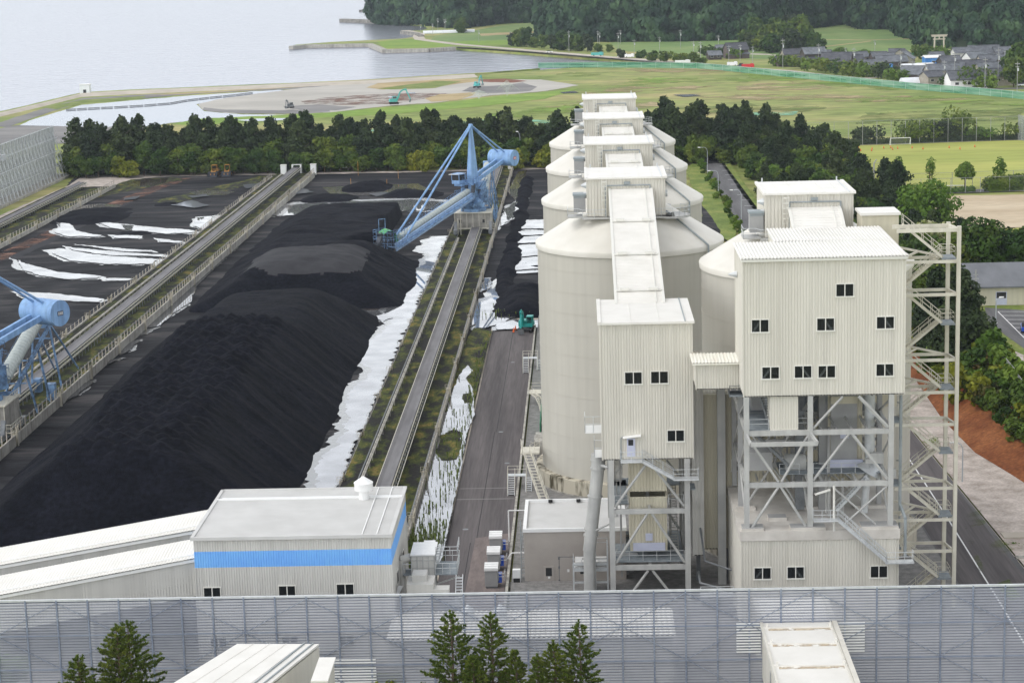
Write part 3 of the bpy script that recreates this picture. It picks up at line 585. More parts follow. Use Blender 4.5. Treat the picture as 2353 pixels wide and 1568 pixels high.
def p1(X, Y):
    a = ridge(X, Y, -82.3, -39.8, 238, 360, 10.3); top = np.clip((a-8.6)/1.7, 0, 1)
    streak = pnoise(Y+.35*X, X*.12+Y*.05, 2.2, 7, 4)*.5*np.clip(a,0,1)*(1-top)
    d = cones(X, Y, 2.6, 1.05, 5)*top*np.clip((X+74)/3,0,1)+streak+pnoise(X, Y, 9, 8, 5)*.5
    a = a+d*np.clip(a/2,0,1)
    b = ridge(X, Y, -82, -39.6, 300, 402, 8.6, .72)-np.clip(Y-368,0,60)*.03-np.clip(-58-X,0,30)*.05; b = b+np.clip(b,0,1)*(pnoise(X, Y, 11, 9, 5)*.7+pnoise(Y+.3*X, X*.2, 2.5, 10, 3)*.3)
    return np.maximum(np.maximum(a, b), -.3)
pile('coal_pile', -93, -34, 232, 413, .5, p1, 'largest black coal pile with dimpled flat top between the two stockyard conveyors')
def p2(X, Y):
    a = ridge(X, Y, -82.5, -37.2, 409, 478, 8.2, .62); a = np.where(X > -62, a-np.clip((Y-436)*.0,0,1), a)
    t = 4.2+1.2*np.clip((Y-470)/40,-1,1); b = ridge(X, Y, -83, -38, 430, 560, 4.6, .5)
    step = np.clip((Y-447-(X+60)*.25)/4, 0, 1)*1.6
    c = np.maximum(a-step*np.clip(a/4,0,1), b); c = np.minimum(c, np.clip((np.hypot(X+45.5,Y-478)-6.5)*.75, -.3, 99)); c = np.minimum(c, np.where(X > -50, np.clip((Y-469)*-.7,-9,99)+np.where(Y < 468, 50, 1.2), 99))
    return np.maximum(c+np.clip(c,0,1)*(pnoise(X, Y, 10, 12, 5)*.9+pnoise(Y*1.+.4*X, X*.25, 3, 13, 3)*.5), -.3)
def s2(x, y, z): return (z > 6.2) & (y > 420+(x+75)*-.12+2.5*np.sin(x*.33)) & (y < 449+(x+60)*.22+1.6*np.sin(x*.21+1)) & (x < -47)
pile('coal_pile', -92, -30, 398, 572, .7, p2, 'terraced coal pile with a dry grey shelf beside the bucket wheel', m2=M['coalgrey'], sel=s2)
def p3(X, Y):
    r1 = ridge(X, Y, -19.8, -14.6, 398, 640, 2.2, .75); r2 = ridge(X, Y, -19, -6, 394, 430, 3.0, .7); r3 = ridge(X, Y, -16, -4, 455, 462, 1.0, .6)
    c = np.maximum.reduce([r1, r2, r3]); return np.maximum(c+np.clip(c,0,1)*pnoise(X, Y, 5, 15, 5)*1.0, -.3)
pile('coal_pile', -23, -9, 392, 645, .6, p3, 'long low ridge of coal between conveyor and silo row')
def p4(X, Y):
    c = np.maximum.reduce([ridge(X, Y, -75, -58, 610, 634, 2.6, .4), ridge(X, Y, -60, -40, 590, 612, 2.0, .35), ridge(X, Y, -84, -66, 585, 604, 1.8, .35)]); return np.maximum(c+np.clip(c,0,1)*pnoise(X, Y, 7, 17, 5)*1.2, -.3)
pile('coal_pile', -88, -36, 580, 640, .8, p4, 'low spread coal heaps near the tree belt behind the stacker')
def p5(X, Y):
    c = np.maximum.reduce([ridge(X, Y, -128, -118, 586, 600, 1.8, .35), ridge(X, Y, -152, -128, 548, 590, 1.4, .2), ridge(X, Y, -140, -104, 520, 545, 1.0, .12)]); return np.maximum(c+np.clip(c,0,1)*pnoise(X, Y, 7, 18, 5)*1.0, -.3)
pile('coal_pile', -156, -102, 515, 604, .8, p5, 'flat coal spoil heaps in the nearly empty yard before the wheel loaders')
def rowp(X, Y):
    u = np.hypot((X+112)*1., (Y-410)*.55); c = .45*np.sin(u*.9+pnoise(X, Y, 12, 19, 3)*2.2)+pnoise(X, Y, 8, 20, 5)*.9-.15
    e = np.minimum.reduce([X+150, -103-X, Y-300, 505-Y])/6; return np.where(c > 0, c, c*.3)*np.clip(e, 0, 1)-.12
# ================================================================ SILOS
def make_silo(lbl, c, g=None, zr=33.7):
    t = thing('coal_silo', lbl, 'silo', (c[0], c[1], 0), g); x, y = c
    pr = [(12.5,2.8)]
    for i in range(1, 11):
        z = 2.8+(zr-2.8)*i/11; pr += [(12.5,z-.03),(12.535,z-.04),(12.535,z+.04),(12.5,z+.03)]
    MB().lathe(pr+[(12.5,zr)], c, 96).build('wall', M['silo'], t, smooth=R(25))
    MB().lathe([(12.45,zr-.75),(12.72,zr-.7),(12.78,zr-.1),(12.7,zr+.05),(12.1,zr+.42),(9,zr+2.35),(5,zr+4.75),(.2,zr+7.2)], c, 96).build('roof_cone', M['cone'], t, smooth=R(40))
    MB().lathe([(13.5,0),(13.5,.9),(12.9,.9)], c, 72).build('footing', M['concrete'], t, smooth=R(30))
    MB().lathe([(13.42,.9),(13.42,2.75),(13.2,2.82),(12.4,2.84)], c, 72).build('base_ring', M['stained'], t, smooth=R(30))
    p = MB(); a = R(-38)
    pts = [(x+r*math.cos(a), y+r*math.sin(a), z) for r, z in ((6.2,zr+4.25),(9,zr+2.62),(12.2,zr+.62),(12.95,zr+.1),(12.95,zr-3.2),(12.95,4))]
    p.path(pts, .13, 6)
    for z in (zr-2.5, zr-9, zr-16, zr-23): p.bar((x+12.4*math.cos(a),y+12.4*math.sin(a),z),(x+13.2*math.cos(a),y+13.2*math.sin(a),z),.12)
    p.build('drain_pipe', M['pipe'], t)
    return t
NAMES = ['silo of the main row standing nearest the transfer tower', 'second silo of the main row, next beyond the nearest silo', 'third silo of the main row', 'last silo of the main row, nearest the tree belt']
silo0 = make_silo('tall cream '+NAMES[0], (6.25,272))
for i in (1,2,3): dup(silo0, (6.25,272+45.6*i,0), label='tall cream '+NAMES[i])
make_silo('tall cream silo of the second row behind the big tower', (26.6,240.3), zr=35.4)
def make_head(lbl, cx, cy, w, dep, zb, zt, xo=0):
    t = thing('silo_headhouse', lbl, 'headhouse', (cx, cy, zb)); x0, x1, y0, y1 = cx-w/2, cx+w/2, cy-dep/2, cy+dep/2
    m = MB(); m.corr((x0,y0),(x1,y0),zb,zt,.42,.07); m.corr((x1,y0),(x1,y1),zb,zt,.42,.07); m.corr((x1,y1),(x0,y1),zb,zt,.42,.07); m.corr((x0,y1),(x0,y0),zb,zt,.42,.07); m.build('wall', M['wall'], t)
    m = MB(); m.box(x0-.25,x1+.25,y0-.25,y1+.25,zt,zt+.22); m.box(x0-.25,x0+.1,y0-.25,y1+.25,zt+.22,zt+.3); m.box(x1-.1,x1+.25,y0-.25,y1+.25,zt+.22,zt+.3)
    for k in range(1,6): xx = x0+(x1-x0)*k/6; m.box(xx-.03,xx+.03,y0-.2,y1+.2,zt+.22,zt+.26)
    m.build('roof', M['roof'], t)
    m = MB()
    for q in (x0+.6, x1-.6): m.tube((q,y1-.3,zt+.2),(q,y1-.3,zt+.75),.09)
    m.bar((x1-.5,y0-.2,zt+.26),(x1-.5,y1,zt+.26),.14,.06); m.build('roof_vent', M['galv'], t)
    m = MB(); lx = x0+2.3
    for s in (-.3,.3): m.tube((lx+s,y0-.35,zb),(lx+s,y0-.35,zt+.0),.035,4)
    for k in range(int((zt-zb)/.6)):
        z = zb+.4+k*.6
        m.tube((lx-.3,y0-.35,z),(lx+.3,y0-.35,z),.03,4)
        if z > zb+1.6:
            m.path([(lx-.3,y0-.35,z),(lx-.36,y0-.8,z),(lx,y0-1.0,z),(lx+.36,y0-.8,z),(lx+.3,y0-.35,z)], .03, 4)
    for s in (-.36,0,.36): m.tube((lx+s,y0-(.8 if s else 1.0),zb+1.8),(lx+s,y0-(.8 if s else 1.0),zt-.1),.025,4)
    m.build('caged_ladder', M['frame'], t)
    m = MB(); ga = cx+.25+xo; m.path([(ga-2.95,y0-.16,zb),(ga-2.95,y0-.16,zt-.85),(ga+2.95,y0-.16,zt-.85),(ga+2.95,y0-.16,zb+2.3)], .1, 6); m.box(ga-.5,ga+.3,y0-.3,y0-.05,zt-.7,zt-.35); m.build('cable_conduit', M['pipe'], t)
    m = MB(); m.tube((x0-.02,y0+2,zt-1.0),(x0-.75,y0+2,zt-1.0),.45,10,.12); m.tube((x0-.02,y0+1.3,zt-2.2),(x0-.4,y0+1.3,zt-2.2),.42,10); m.tube((x1+.02,y0+3,zt-2.4),(x1+.4,y0+3,zt-2.4),.5,10); m.build('wall_vent', M['galv'], t)
    v = MB().box(x0-1.75,x0-.15,y0+.6,y0+2.4,zb+.5,zb+2.7).build('equipment_box', M['vent'], t)
    m = MB(); m.box(x0-1.85,x0-.1,y0+.45,y0+2.5,zb+2.7,zb+2.98); m.box(x0-1.75,x0-.15,y0+.55,y0+.6,zb+2.45,zb+2.58); m.build('box_lid', M['ventcap'], v)
    m = MB(); zf = zb-.1
    m.box(x0-.6,x1+.9,y0-1.1,y0+.1,zf-.18,zf); m.box(x1,x1+1.2,y0-1.1,y1,zf-.18,zf); m.box(x0-2.6,x0-.6,y0-.3,y0+2.9,zf-.05,zf+.1); m.build('platform', M['steel'], t)
    m = MB(); m.rail([(x0-.6,y0-1.05,zf),(ga-2.9,y0-1.05,zf)]); m.rail([(ga+2.9,y0-1.05,zf),(x1+.9,y0-1.05,zf)])
    arc = [(x1+.9+.0+2.3*math.sin(a), y0+1.2-2.3*math.cos(a), zf) for a in np.linspace(0,2.6,8)]; m.rail(arc)
    m.rail([(x0-.6,y0-1.05,zf),(x0-1.2,y0-.3,zf+.1),(x0-2.55,y0-.3,zf+.1),(x0-2.55,y0+2.9,zf+.1)]); m.build('handrail', M['galv'], t)
    m = MB(); m.lathe([(2.4,zf-.3),(2.4,zf)], (x1+.9,y0+1.2), 20); m.build('round_landing', M['steel'], t)
    return t
hd0 = make_head('flat roofed headhouse on top of the front main-row silo', 5.75, 272, 10.4, 12, 37.7, 42.6)
for i, s in enumerate(['second main-row silo', 'third main-row silo', 'last main-row silo']): dup(hd0, (5.75,272+45.6*(i+1),37.7), label='flat roofed headhouse on top of the '+s)
make_head('headhouse on the second-row silo, behind the big tower', 26.3, 239.6, 10.2, 11.2, 39.1, 44.0, .4)
def gallery(lbl, x0, x1, ya, za, yb, zb, h=3.0, curve=None):
    t = thing('conveyor_gallery', lbl, 'conveyor gallery', ((x0+x1)/2, ya, za-h))
    pts = curve or [(ya,za),(yb,zb)]
    w = MB(); r = MB(); tr = MB(); vt = MB()
    for (a,p),(b,q) in zip(pts, pts[1:]):
        w.add([(x0,a,p-h),(x0,b,q-h),(x0,b,q),(x0,a,p),(x1,a,p-h),(x1,b,q-h),(x1,b,q),(x1,a,p)],[(0,3,2,1),(4,5,6,7),(0,1,5,4),(3,7,6,2),(0,4,7,3),(1,2,6,5)])
        r.bar(((x0+x1)/2,a,p+.1),((x0+x1)/2,b,q+.1),x1-x0+.3,.16)
        L = math.hypot(b-a,q-p); n = max(1,int(L/.45))
        for i in range(n):
            u = (i+.5)/n; r.box(x0+.1,x1-.1,a+(b-a)*u-.05,a+(b-a)*u+.05,p+(q-p)*u+.17,p+(q-p)*u+.205)
        for x in (x0-.1,x1+.1): tr.bar((x,a,p+.12),(x,b,q+.12),.32,.3)
        tr.bar((x1-.75,a,p+.24),(x1-.75,b,q+.24),.13,.09)
    w.build('wall', M['wall'], t); r.build('roof', M['roof'], t); tr.build('edge_trim', M['frame'], t)
    (a,p),(b,q) = pts[-2], pts[-1] if not curve else pts[-1]
    a, p = pts[0]; L = yb-ya
    for k in range(max(1,int(L/11))):
        u = min(.9,(k+.32)*11/L) if not curve else .3; yy = ya+L*u; z = za+(zb-za)*u+.25
        vt.box(x0-.05,x1+.05,yy-.22,yy+.22,z-.02,z+.12)
        for x in (x0+.45,x1-1.55): vt.box(x,x+1.1,yy-.35,yy+.35,z+.1,z+.42)
    vt.build('roof_vent', M['frame'], t)
    return t
gallery('long inclined white gallery from the transfer tower roof up to the first headhouse', 3.7, 9.0, 228.5, 32.4, 266, 41.1)
gl = ['gallery roof between the first and second headhouses', 'gallery roof between the second and third headhouses', 'gallery roof between the third and last headhouses']
g1 = gallery('short white '+gl[0], 3.9, 8.9, 278, 38.6, 311.6, 41.0, 2.2)
for i in (1,2): dup(g1, (g1.location.x, g1.location.y+45.6*i, g1.location.z), label='short white '+gl[i])
gallery('short arched white gallery from the big tower roof to the headhouse', 24.0, 29.6, 222, 39.4, 234, 42.3, 2.6, curve=[(222,38.6),(226,39.6),(229,40.7),(231,41.6),(232.6,42.15),(234,42.35)])
# ================================================================ WINDOWS AND CLAD BOXES
def window(parent, x0, x1, z0, z1, Y, brace=None):
    f = MB(); t = .09
    f.box(x0-t,x1+t,Y-.07,Y+.05,z1,z1+t); f.box(x0-t-.06,x1+t+.06,Y-.12,Y+.05,z0-.13,z0); f.box(x0-t,x0,Y-.07,Y+.05,z0,z1); f.box(x1,x1+t,Y-.07,Y+.05,z0,z1); f.box((x0+x1)/2-.05,(x0+x1)/2+.05,Y-.05,Y+.04,z0,z1)
    o = f.build('window', M['frame'], parent); MB().box(x0,x1,Y+.02,Y+.035,z0,z1).build('pane', M['glass'], o)
    if brace:
        b = MB(); a, c = ((x0-.1,z0-.3),(x1-.5,z1+.3)) if brace > 0 else ((x0+.4,z1+.3),(x1+.1,z0-.4)); b.bar((a[0],Y+.2,a[1]),(c[0],Y+.2,c[1]),.2); b.build('brace_inside', M['white'], o)
def winpx(px, Y): return [(SX(a,(b+d)/2,Y), SX(c,(b+d)/2,Y), SZ((a+c)/2,d,Y), SZ((a+c)/2,b,Y)) for a,b,c,d in px]
def clad(parent, poly, z0, z1, m, wins=(), pitch=.26, trim='frame', name='wall', faces=None):
    w = MB(); n = len(poly); tr = MB()
    for i in range(n):
        a, b = poly[i], poly[(i+1)%n]; hs = [(x0-a[0], x1-a[0], q0, q1) for x0,x1,q0,q1 in wins] if i == 0 else ()
        w.corr(a, b, z0, z1, pitch, .045, hs)
        w.box(a[0]-.06,a[0]+.06,a[1]-.06,a[1]+.06,z0,z1)
    o = w.build(name, M[m], parent)
    f = MB(); f.prism(poly, z0+.02, z0+.1); f.build('floor_slab', M['inner'], parent)
    return o
def corr_roof(parent, x0, x1, y0, y1, z, pitch=.32, m='roof', axis='y', dz=0, name='roof'):
    r = MB(); L = (x1-x0) if axis == 'y' else (y1-y0); n = round(L/pitch); q = L/n; prof = []
    for i in range(n): prof += [(i*q,0),((i+.2)*q,.09),((i+.5)*q,.09),((i+.7)*q,0)]
    prof.append((L,0)); vs = []
    for u, h in prof:
        if axis == 'y': vs += [(x0+u,y0,z+h),(x0+u,y1,z+h+dz)]
        else: vs += [(x0,y0+u,z+h),(x1,y0+u,z+h+dz)]
    k = len(prof); r.add(vs, [(2*i,2*i+2,2*i+3,2*i+1) if axis == 'y' else (2*i,2*i+1,2*i+3,2*i+2) for i in range(k-1)])
    if not dz: r.box(x0+.02,x1-.02,y0+.02,y1-.02,z-.2,z-.02)
    return r.build(name, M[m], parent)
# ================================================================ FRONT TRANSFER TOWER
YA = 217.; t = thing('transfer_tower', 'slim cream transfer tower on open steel legs with a thick dust duct', 'tower', (6.6,217,0))
wn = winpx([(1435.8,854.8,1473.8,881),(1495.6,853,1533.9,879.5),(1533.5,988,1570.8,1012.5)], YA)
clad(t, [(1.62,YA),(11.65,YA),(11.65,231),(1.62,231)], 17.1, 32.35, 'wall', wn, .3)
for i, w in enumerate(wn): window(t, *w, YA)
m = MB(); m.box(1.35,11.92,216.7,231.3,32.35,32.6); m.box(1.35,1.75,216.7,231.3,32.6,32.7)
for x in (5.0,8.1): m.box(x-.03,x+.03,216.7,231.3,32.6,32.64)
m.build('roof', M['roof'], t); MB().bar((10.9,216.8,32.65),(10.9,231.2,32.65),.12,.08).build('roof_cable', M['pipe'], t)
dx0, dx1 = SX(1432,1020,YA), SX(1436,1020,YA)
d = MB().box(4.35,5.25,YA-.06,YA+.02,17.45,19.55).build('door', M['panelblue'], t); MB().box(4.5,5.05,YA-.085,YA-.055,18.75,19.4).build('pane', M['inner'], d)
MB().bar((3.9,YA-.45,19.75),(5.9,YA-.45,19.95),.9,.06).build('door_canopy', M['white'], t)
m = MB(); m.path([(3.7,YA-.1,17.2),(3.7,YA-.1,19.6),(4.0,YA-.1,19.8)], .06); m.build('conduit', M['pipe'], t)
for x in (2.55, 10.95):
    for y in (YA+.3, 230.5): MB().box(x-.3,x+.3,y-.3,y+.3,0,17.1).build('leg', M['steel'], t)
m = MB()
for z in (11.1, 4.6):
    for y in (YA+.3, 230.5): m.bar((2.55,y,z),(10.95,y,z),.35,.55)
    for x in (2.55, 6.75, 10.95): m.bar((x,YA+.3,z),(x,230.5,z),.3,.5)
m.build('beam', M['steel'], t)
m = MB()
for y in (YA+.3, 230.5):
    m.tube((6.75,y,16.9),(2.9,y,11.6),.16); m.tube((6.75,y,16.9),(10.6,y,11.6),.16)
    m.tube((6.5,y,10.8),(2.9,y,5.1),.16); m.tube((7.0,y,10.8),(10.6,y,5.1),.16); m.tube((6.5,y,4.2),(3.6,y,.2),.16); m.tube((7.0,y,4.2),(9.9,y,.2),.16)
for x in (2.55,10.95):
    m.tube((x,YA+.3,16.5),(x,224,11.4),.14); m.tube((x,230.5,16.5),(x,224,11.4),.14); m.tube((x,YA+.3,11),(x,224,4.9),.14); m.tube((x,230.5,11),(x,224,4.9),.14)
m.build('diagonal_brace', M['steel'], t)
sh = MB(); 
for z0, z1 in ((12.9,17.1),(6.0,12.3)):
    for a, b in (((4.6,219),(8.75,219)),((8.75,219),(8.75,226)),((8.75,226),(4.6,226)),((4.6,226),(4.6,219))): sh.corr(a, b, z0, z1, .36, .06)
    sh.box(4.66,8.69,219.07,225.9,z0+.01,z0+.1)
s_ = sh.build('inner_shaft', M['wallbeige'], t)
MB().box(4.9,8.5,218.85,218.98,6.05,6.95).build('hatch_strip', M['panelblue'], s_); MB().box(6.3,7.1,218.85,218.98,7.2,8.05).build('hatch', M['panelblue'], s_)
m = MB(); m.box(2.9,10.6,217.9,229.9,5.0,5.08); m.box(2.9,10.6,226.5,229.9,11.5,11.58); m.box(2.9,4.4,219,229,11.5,11.58); m.build('grating_floor', M['grate'], t)
m = MB(); m.rail([(2.9,218.2,5.1),(10.6,218.2,5.1)]); m.rail([(2.9,218.2,11.6),(4.4,218.2,11.6)]); m.rail([(8.9,218.2,11.6),(10.6,218.2,11.6)]); m.build('handrail', M['galv'], t)
m = MB(); m.box(3.6,6.0,YA-1.3,YA-.08,17.05,17.2); m.stair((6.0,YA-1.2,17.15),(9.5,YA-1.2,15.1),.9); m.box(9.4,12.2,YA-1.3,YA-.05,14.95,15.1); m.build('outside_stair', M['galv'], t)
m = MB(); m.rail([(3.6,YA-.1,17.2),(3.6,YA-1.25,17.2),(6.0,YA-1.25,17.2),(9.4,YA-1.25,15.1),(12.15,YA-1.25,15.1),(12.15,YA-.1,15.1)]); m.rail([(6.0,YA-.35,17.2),(9.4,YA-.35,15.1)]); m.build('stair_rail', M['galv'], t)
m = MB(); m.box(10.8,11.9,YA+.8,YA+3.2,13.3,13.45); m.build('side_landing', M['grate'], t)
for x0, z0 in ((-.25,20.0),(.75,17.2)):
    m = MB(); m.box(x0,1.6,218.2,220.6,z0-.1,z0+.02); m.box(x0,1.6,218.18,218.2,z0,z0+.85); b = m.build('balcony', M['white'], t)
    q = MB(); q.rail([(1.6,218.15,z0),(x0,218.15,z0),(x0,220.6,z0)], 1.8 if x0 < 0 else 1.9, .8); q.build('balcony_rail', M['galv'], b)
m = MB(); m.tube((1.15,219.6,17.2),(1.15,219.6,15.6),.78,16); m.tube((1.15,219.6,15.8),(-.05,219.2,6.0),.72,16); m.tube((-.05,219.2,6.2),(-.1,219.2,0),.66,16)
for z, x in ((16.6,1.15),(15.6,1.1),(12.4,.73),(8.6,.27),(7.9,.18)): m.tube((x,219.4+.02*(z-6),z),(x-.01,219.4+.02*(z-6),z-.18),.86,16)
m.build('dust_duct', M['steel'], t, smooth=R(40))
m = MB(); m.tube((2.4,218,9.6),(.4,219,8.3),.13); m.tube((2.3,218,16),(1.5,219,16),.2); m.build('duct_strut', M['steel'], t)
rq = random.Random(5); m = MB()
for k in range(14):
    x = rq.choice((3.2,3.6,9.3,9.8,10.2)); y = rq.uniform(219.5,229); z = rq.uniform(.5,11)
    if rq.random() < .5: m.tube((x,y,z),(x,y,min(16.8,z+rq.uniform(3,6))),rq.choice((.06,.09,.13)),6)
    else: m.bar((2.6,y,z),(rq.uniform(4.4,6),y,z),.14,.24)
m.build('pipework', M['vent'], t)
m = MB(); m.stair((3.1,229,.2),(3.1,222,5.2),.9,(1,0,0)); m.stair((9.2,221,5.2),(9.2,228,11.4),.9,(1,0,0)); m.stair((3.0,228,11.6),(3.0,221,16.8),.9,(1,0,0)); m.rail([(4.0,229,.2),(4.0,222,5.2)],1.1,1); m.build('inner_stair', M['steel'], t)
# link bridge
t = thing('link_bridge', 'short ribbed link bridge with a corrugated roof between the two towers', 'bridge', (14,212,26))
clad(t, [(11.75,212),(16.75,212),(16.75,216.5),(11.75,216.5)], 26.0, 28.95, 'wall', (), .3); corr_roof(t, 11.35,16.9,211.6,216.9,28.95,.36,'roofrust')
MB().box(15.3,16.9,211.7,214,25.2,25.35).build('hanging_landing', M['grate'], t)
m = MB(); m.rail([(16.9,211.7,25.3),(15.3,211.7,25.3),(15.3,214,25.3)]); m.build('handrail', M['steeldark'], t)
# ================================================================ BIG TOWER
YB = 206.; t = thing('unloading_tower', 'broad cream tower clad in ribbed sheet, with stepped white roof and eight windows', 'tower', (24.6,206,0))
wb = winpx([(1921,652.5,1960,680),(1727,734.5,1765,762),(1877,731,1915.5,758.5),(2014,727.5,2053,754),(1751,843,1789,869),(1825.5,840.5,1863.5,867),(1880,840,1918,866.5),(2013,836,2051.5,862.5)], YB)
clad(t, [(16.35,YB),(33.0,YB),(33.0,225.5),(20.8,225.5),(20.8,216.5),(16.35,216.5)], 26.45, 41.0, 'wall', wb, .3)
for w, b in zip(wb, (0,1,-1,-1,1,-1,1,-1)): window(t, *w, YB, b)
rf = corr_roof(t, 16.1,33.3,205.6,216.6,41.0,.36,dz=.12); corr_roof(t, 20.6,33.3,216.6,226,41.12,.36,dz=.1)
m = MB(); m.prism([(16.2,205.7),(33.2,205.7),(33.2,225.8),(20.7,225.8),(20.7,216.7),(16.2,216.7)], 40.7, 40.98); m.bar((16.1,205.9,41.13),(33.3,205.9,41.13),.1,.05); m.build('roof_deck', M['frame'], rf)
MB().tube((16.3,213.5,38.2),(15.4,213.5,38.2),.38,10,.08).build('wall_vent', M['galv'], t)
FX = [16.65, 23.3, 31.7]; FY = [YB+.25, 214.5, 223.5]
for x in FX:
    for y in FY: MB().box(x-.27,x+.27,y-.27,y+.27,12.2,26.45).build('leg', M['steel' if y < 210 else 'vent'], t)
m = MB()
for z in (22.5,16.9):
    for y in FY: m.bar((FX[0],y,z),(FX[2],y,z),.3,.55)
    for x in FX: m.bar((x,FY[0],z),(x,FY[2],z),.3,.5)
m.bar((FX[0]+.3,YB-1.4,21.7),(FX[1]+.6,YB-1.4,21.7),.25,.45); m.bar((FX[0]+.3,YB-1.4,21.7),(FX[0],YB+.2,22.4),.2,.4); m.bar((FX[1]+.6,YB-1.4,21.7),(FX[1],YB+.2,22.4),.2,.4)
for x in np.arange(24.5,31,1.6): m.bar((x,YB+.3,22.6),(x,214.5,22.6),.15,.25)
for x in (24.6,28.2): m.bar((x,YB+.3,17),(x,214.5,17),.2,.3)
m.build('beam', M['steel'], t)
m = MB(); mx = (FX[1]+FX[2])/2
for y in FY:
    m.tube((mx-.8,y,26.3),(FX[1]+.3,y,22.9),.15); m.tube((mx+.8,y,26.3),(FX[2]-.3,y,22.9),.2)
    m.tube((mx-.2,y,22.2),(FX[1]+.3,y,17.3),.15); m.tube((mx+.2,y,22.2),(FX[2]-.3,y,17.3),.17); m.tube((FX[0]+.3,y,21.8),(20.0,y,17.2),.15); m.tube((FX[1]-.2,y,22.2),(20.3,y,17.2),.15)
    m.tube((20.0,y,16.7),(17.2,y,12.3),.15); m.tube((20.2,y,16.7),(22.8,y,12.4),.15); m.tube((25.6,y,16.6),(30.2,y,12.4),.11); m.tube((31.4,y,16.6),(26.8,y,12.4),.11)
for x in FX:
    m.tube((x,FY[0],26),(x,FY[1],22.8),.12); m.tube((x,FY[0],22),(x,FY[1],17.2),.12); m.tube((x,FY[1],22),(x,FY[2],17.2),.12); m.tube((x,FY[0],12.4),(x,FY[1],16.6),.12)
m.build('diagonal_brace', M['steel'], t)
m = MB(); m.corr((19.15,YB+.35),(22.05,YB+.35),22.15,26.45,.3,.05); m.corr((22.05,YB+.35),(22.05,YB+4),22.15,26.45); m.corr((22.05,YB+4),(19.15,YB+4),22.15,26.45); m.corr((19.15,YB+4),(19.15,YB+.35),22.15,26.45); m.box(19.2,22,YB+.4,YB+3.9,22.16,22.3); m.build('hanging_shaft', M['wall'], t)
m = MB(); m.box(26.2,29.0,212.3,216,16.9,26.4); m.build('hopper_casing', M['vent'], t); 
hc = MB().box(26.2,29.0,212.2,212.29,24.1,24.9).build('rib_strip', M['wallbeige'], t); MB().box(27.2,28.1,212.15,212.28,20.3,21.2).build('hatch', M['panelblue'], t); MB().box(26.0,29.6,211.9,212.05,17.0,18.0).build('pale_panel', M['panelblue'], t)
m = MB(); m.corr((25.9,212.6),(29.6,212.6),16.9,26.4,.4,.05); m.build('casing_wall', M['wallbeige'], t)
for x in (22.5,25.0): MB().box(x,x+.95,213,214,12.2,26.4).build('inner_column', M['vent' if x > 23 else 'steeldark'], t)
m = MB(); m.tube((21.2,211.5,17.9),(23.4,211.5,17.9),.95,18); m.build('screw_drum', M['steel'], t, smooth=R(40))
m = MB(); m.tube((30.0,210.5,17.0),(30.6,210.5,18.0),1.5,16,.5); m.tube((30.3,212,26.4),(30.3,212,19),.55,12); m.tube((30.3,212,19),(29.7,211.5,12.2),.4,10); m.build('chute', M['galv'], t, smooth=R(40))
m = MB(); m.box(29.9,31.3,208.5,209.2,18.4,19.5); m.box(29.4,29.9,208.5,209.2,18.4,18.9); m.box(31.9,32.3,206.5,207,17.4,18.3); m.build('control_box', M['steel'], t)
m = MB(); m.box(16.9,31.5,214.6,223.3,22.7,22.78); m.box(16.9,22,206.5,214.4,22.7,22.78); m.box(20.5,31.5,209.5,214.4,17.1,17.18); m.build('grating_floor', M['grate'], t)
m = MB(); m.rail([(17,206.6,22.8),(19,206.6,22.8)]); m.rail([(22.1,206.8,22.8),(23.2,206.8,22.8)]); m.rail([(24,209.4,17.2),(31.4,209.4,17.2)]); m.rail([(20.4,209.4,17.2),(22.5,209.4,17.2)]); m.rail([(26,214,24),(29.5,214,24)]); m.build('handrail', M['galv'], t)
m = MB(); m.stair((17.6,209,21.9),(21.5,209,18.0),.9); m.stair((18.3,210,26.0),(19.2,207.5,22.8),.8,(1,0,0)); m.build('inner_stair', M['steeldark'], t)
rq = random.Random(9)
for lvl, za, zb in ((0,12.4,16.6),(1,17.3,22.2),(2,23,26.2)):
    m = MB()
    for k in range(16):
        x = rq.uniform(17.2,31); y = rq.uniform(209,222); q = rq.random()
        if q < .4: m.tube((x,y,za),(x,y,zb),rq.choice((.07,.1,.16)),6)
        elif q < .7: z = rq.uniform(za+1,zb-.3); m.bar((x,y,z),(min(31.4,x+rq.uniform(2,6)),y,z),.16,.26)
        else: z = rq.uniform(za+1,zb-.3); m.bar((x,y,z),(x,min(223,y+rq.uniform(2,6)),z),.16,.26)
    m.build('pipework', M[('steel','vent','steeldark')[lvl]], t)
m = MB()
for z in (19.6,14.6,24.6):
    for y in (FY[1],FY[2]): m.bar((FX[0],y,z),(FX[2],y,z),.18,.3)
m.build('secondary_beam', M['vent'], t)
m = MB(); m.stair((26.2,218,12.2),(21,218,17),.9); m.stair((21,219.5,17.2),(26,219.5,22.6),.9); m.rail([(26.2,217.9,12.3),(21,217.9,17)],1.1,1); m.build('inner_stair', M['steel'], t)
m = MB(); m.box(17.2,19.8,211,213.4,17.2,19.2); m.box(18,19.4,215.5,217.5,22.8,24.6); m.box(24,25.6,219,221,12.3,14.6); m.build('machine_box', M['vent'], t)
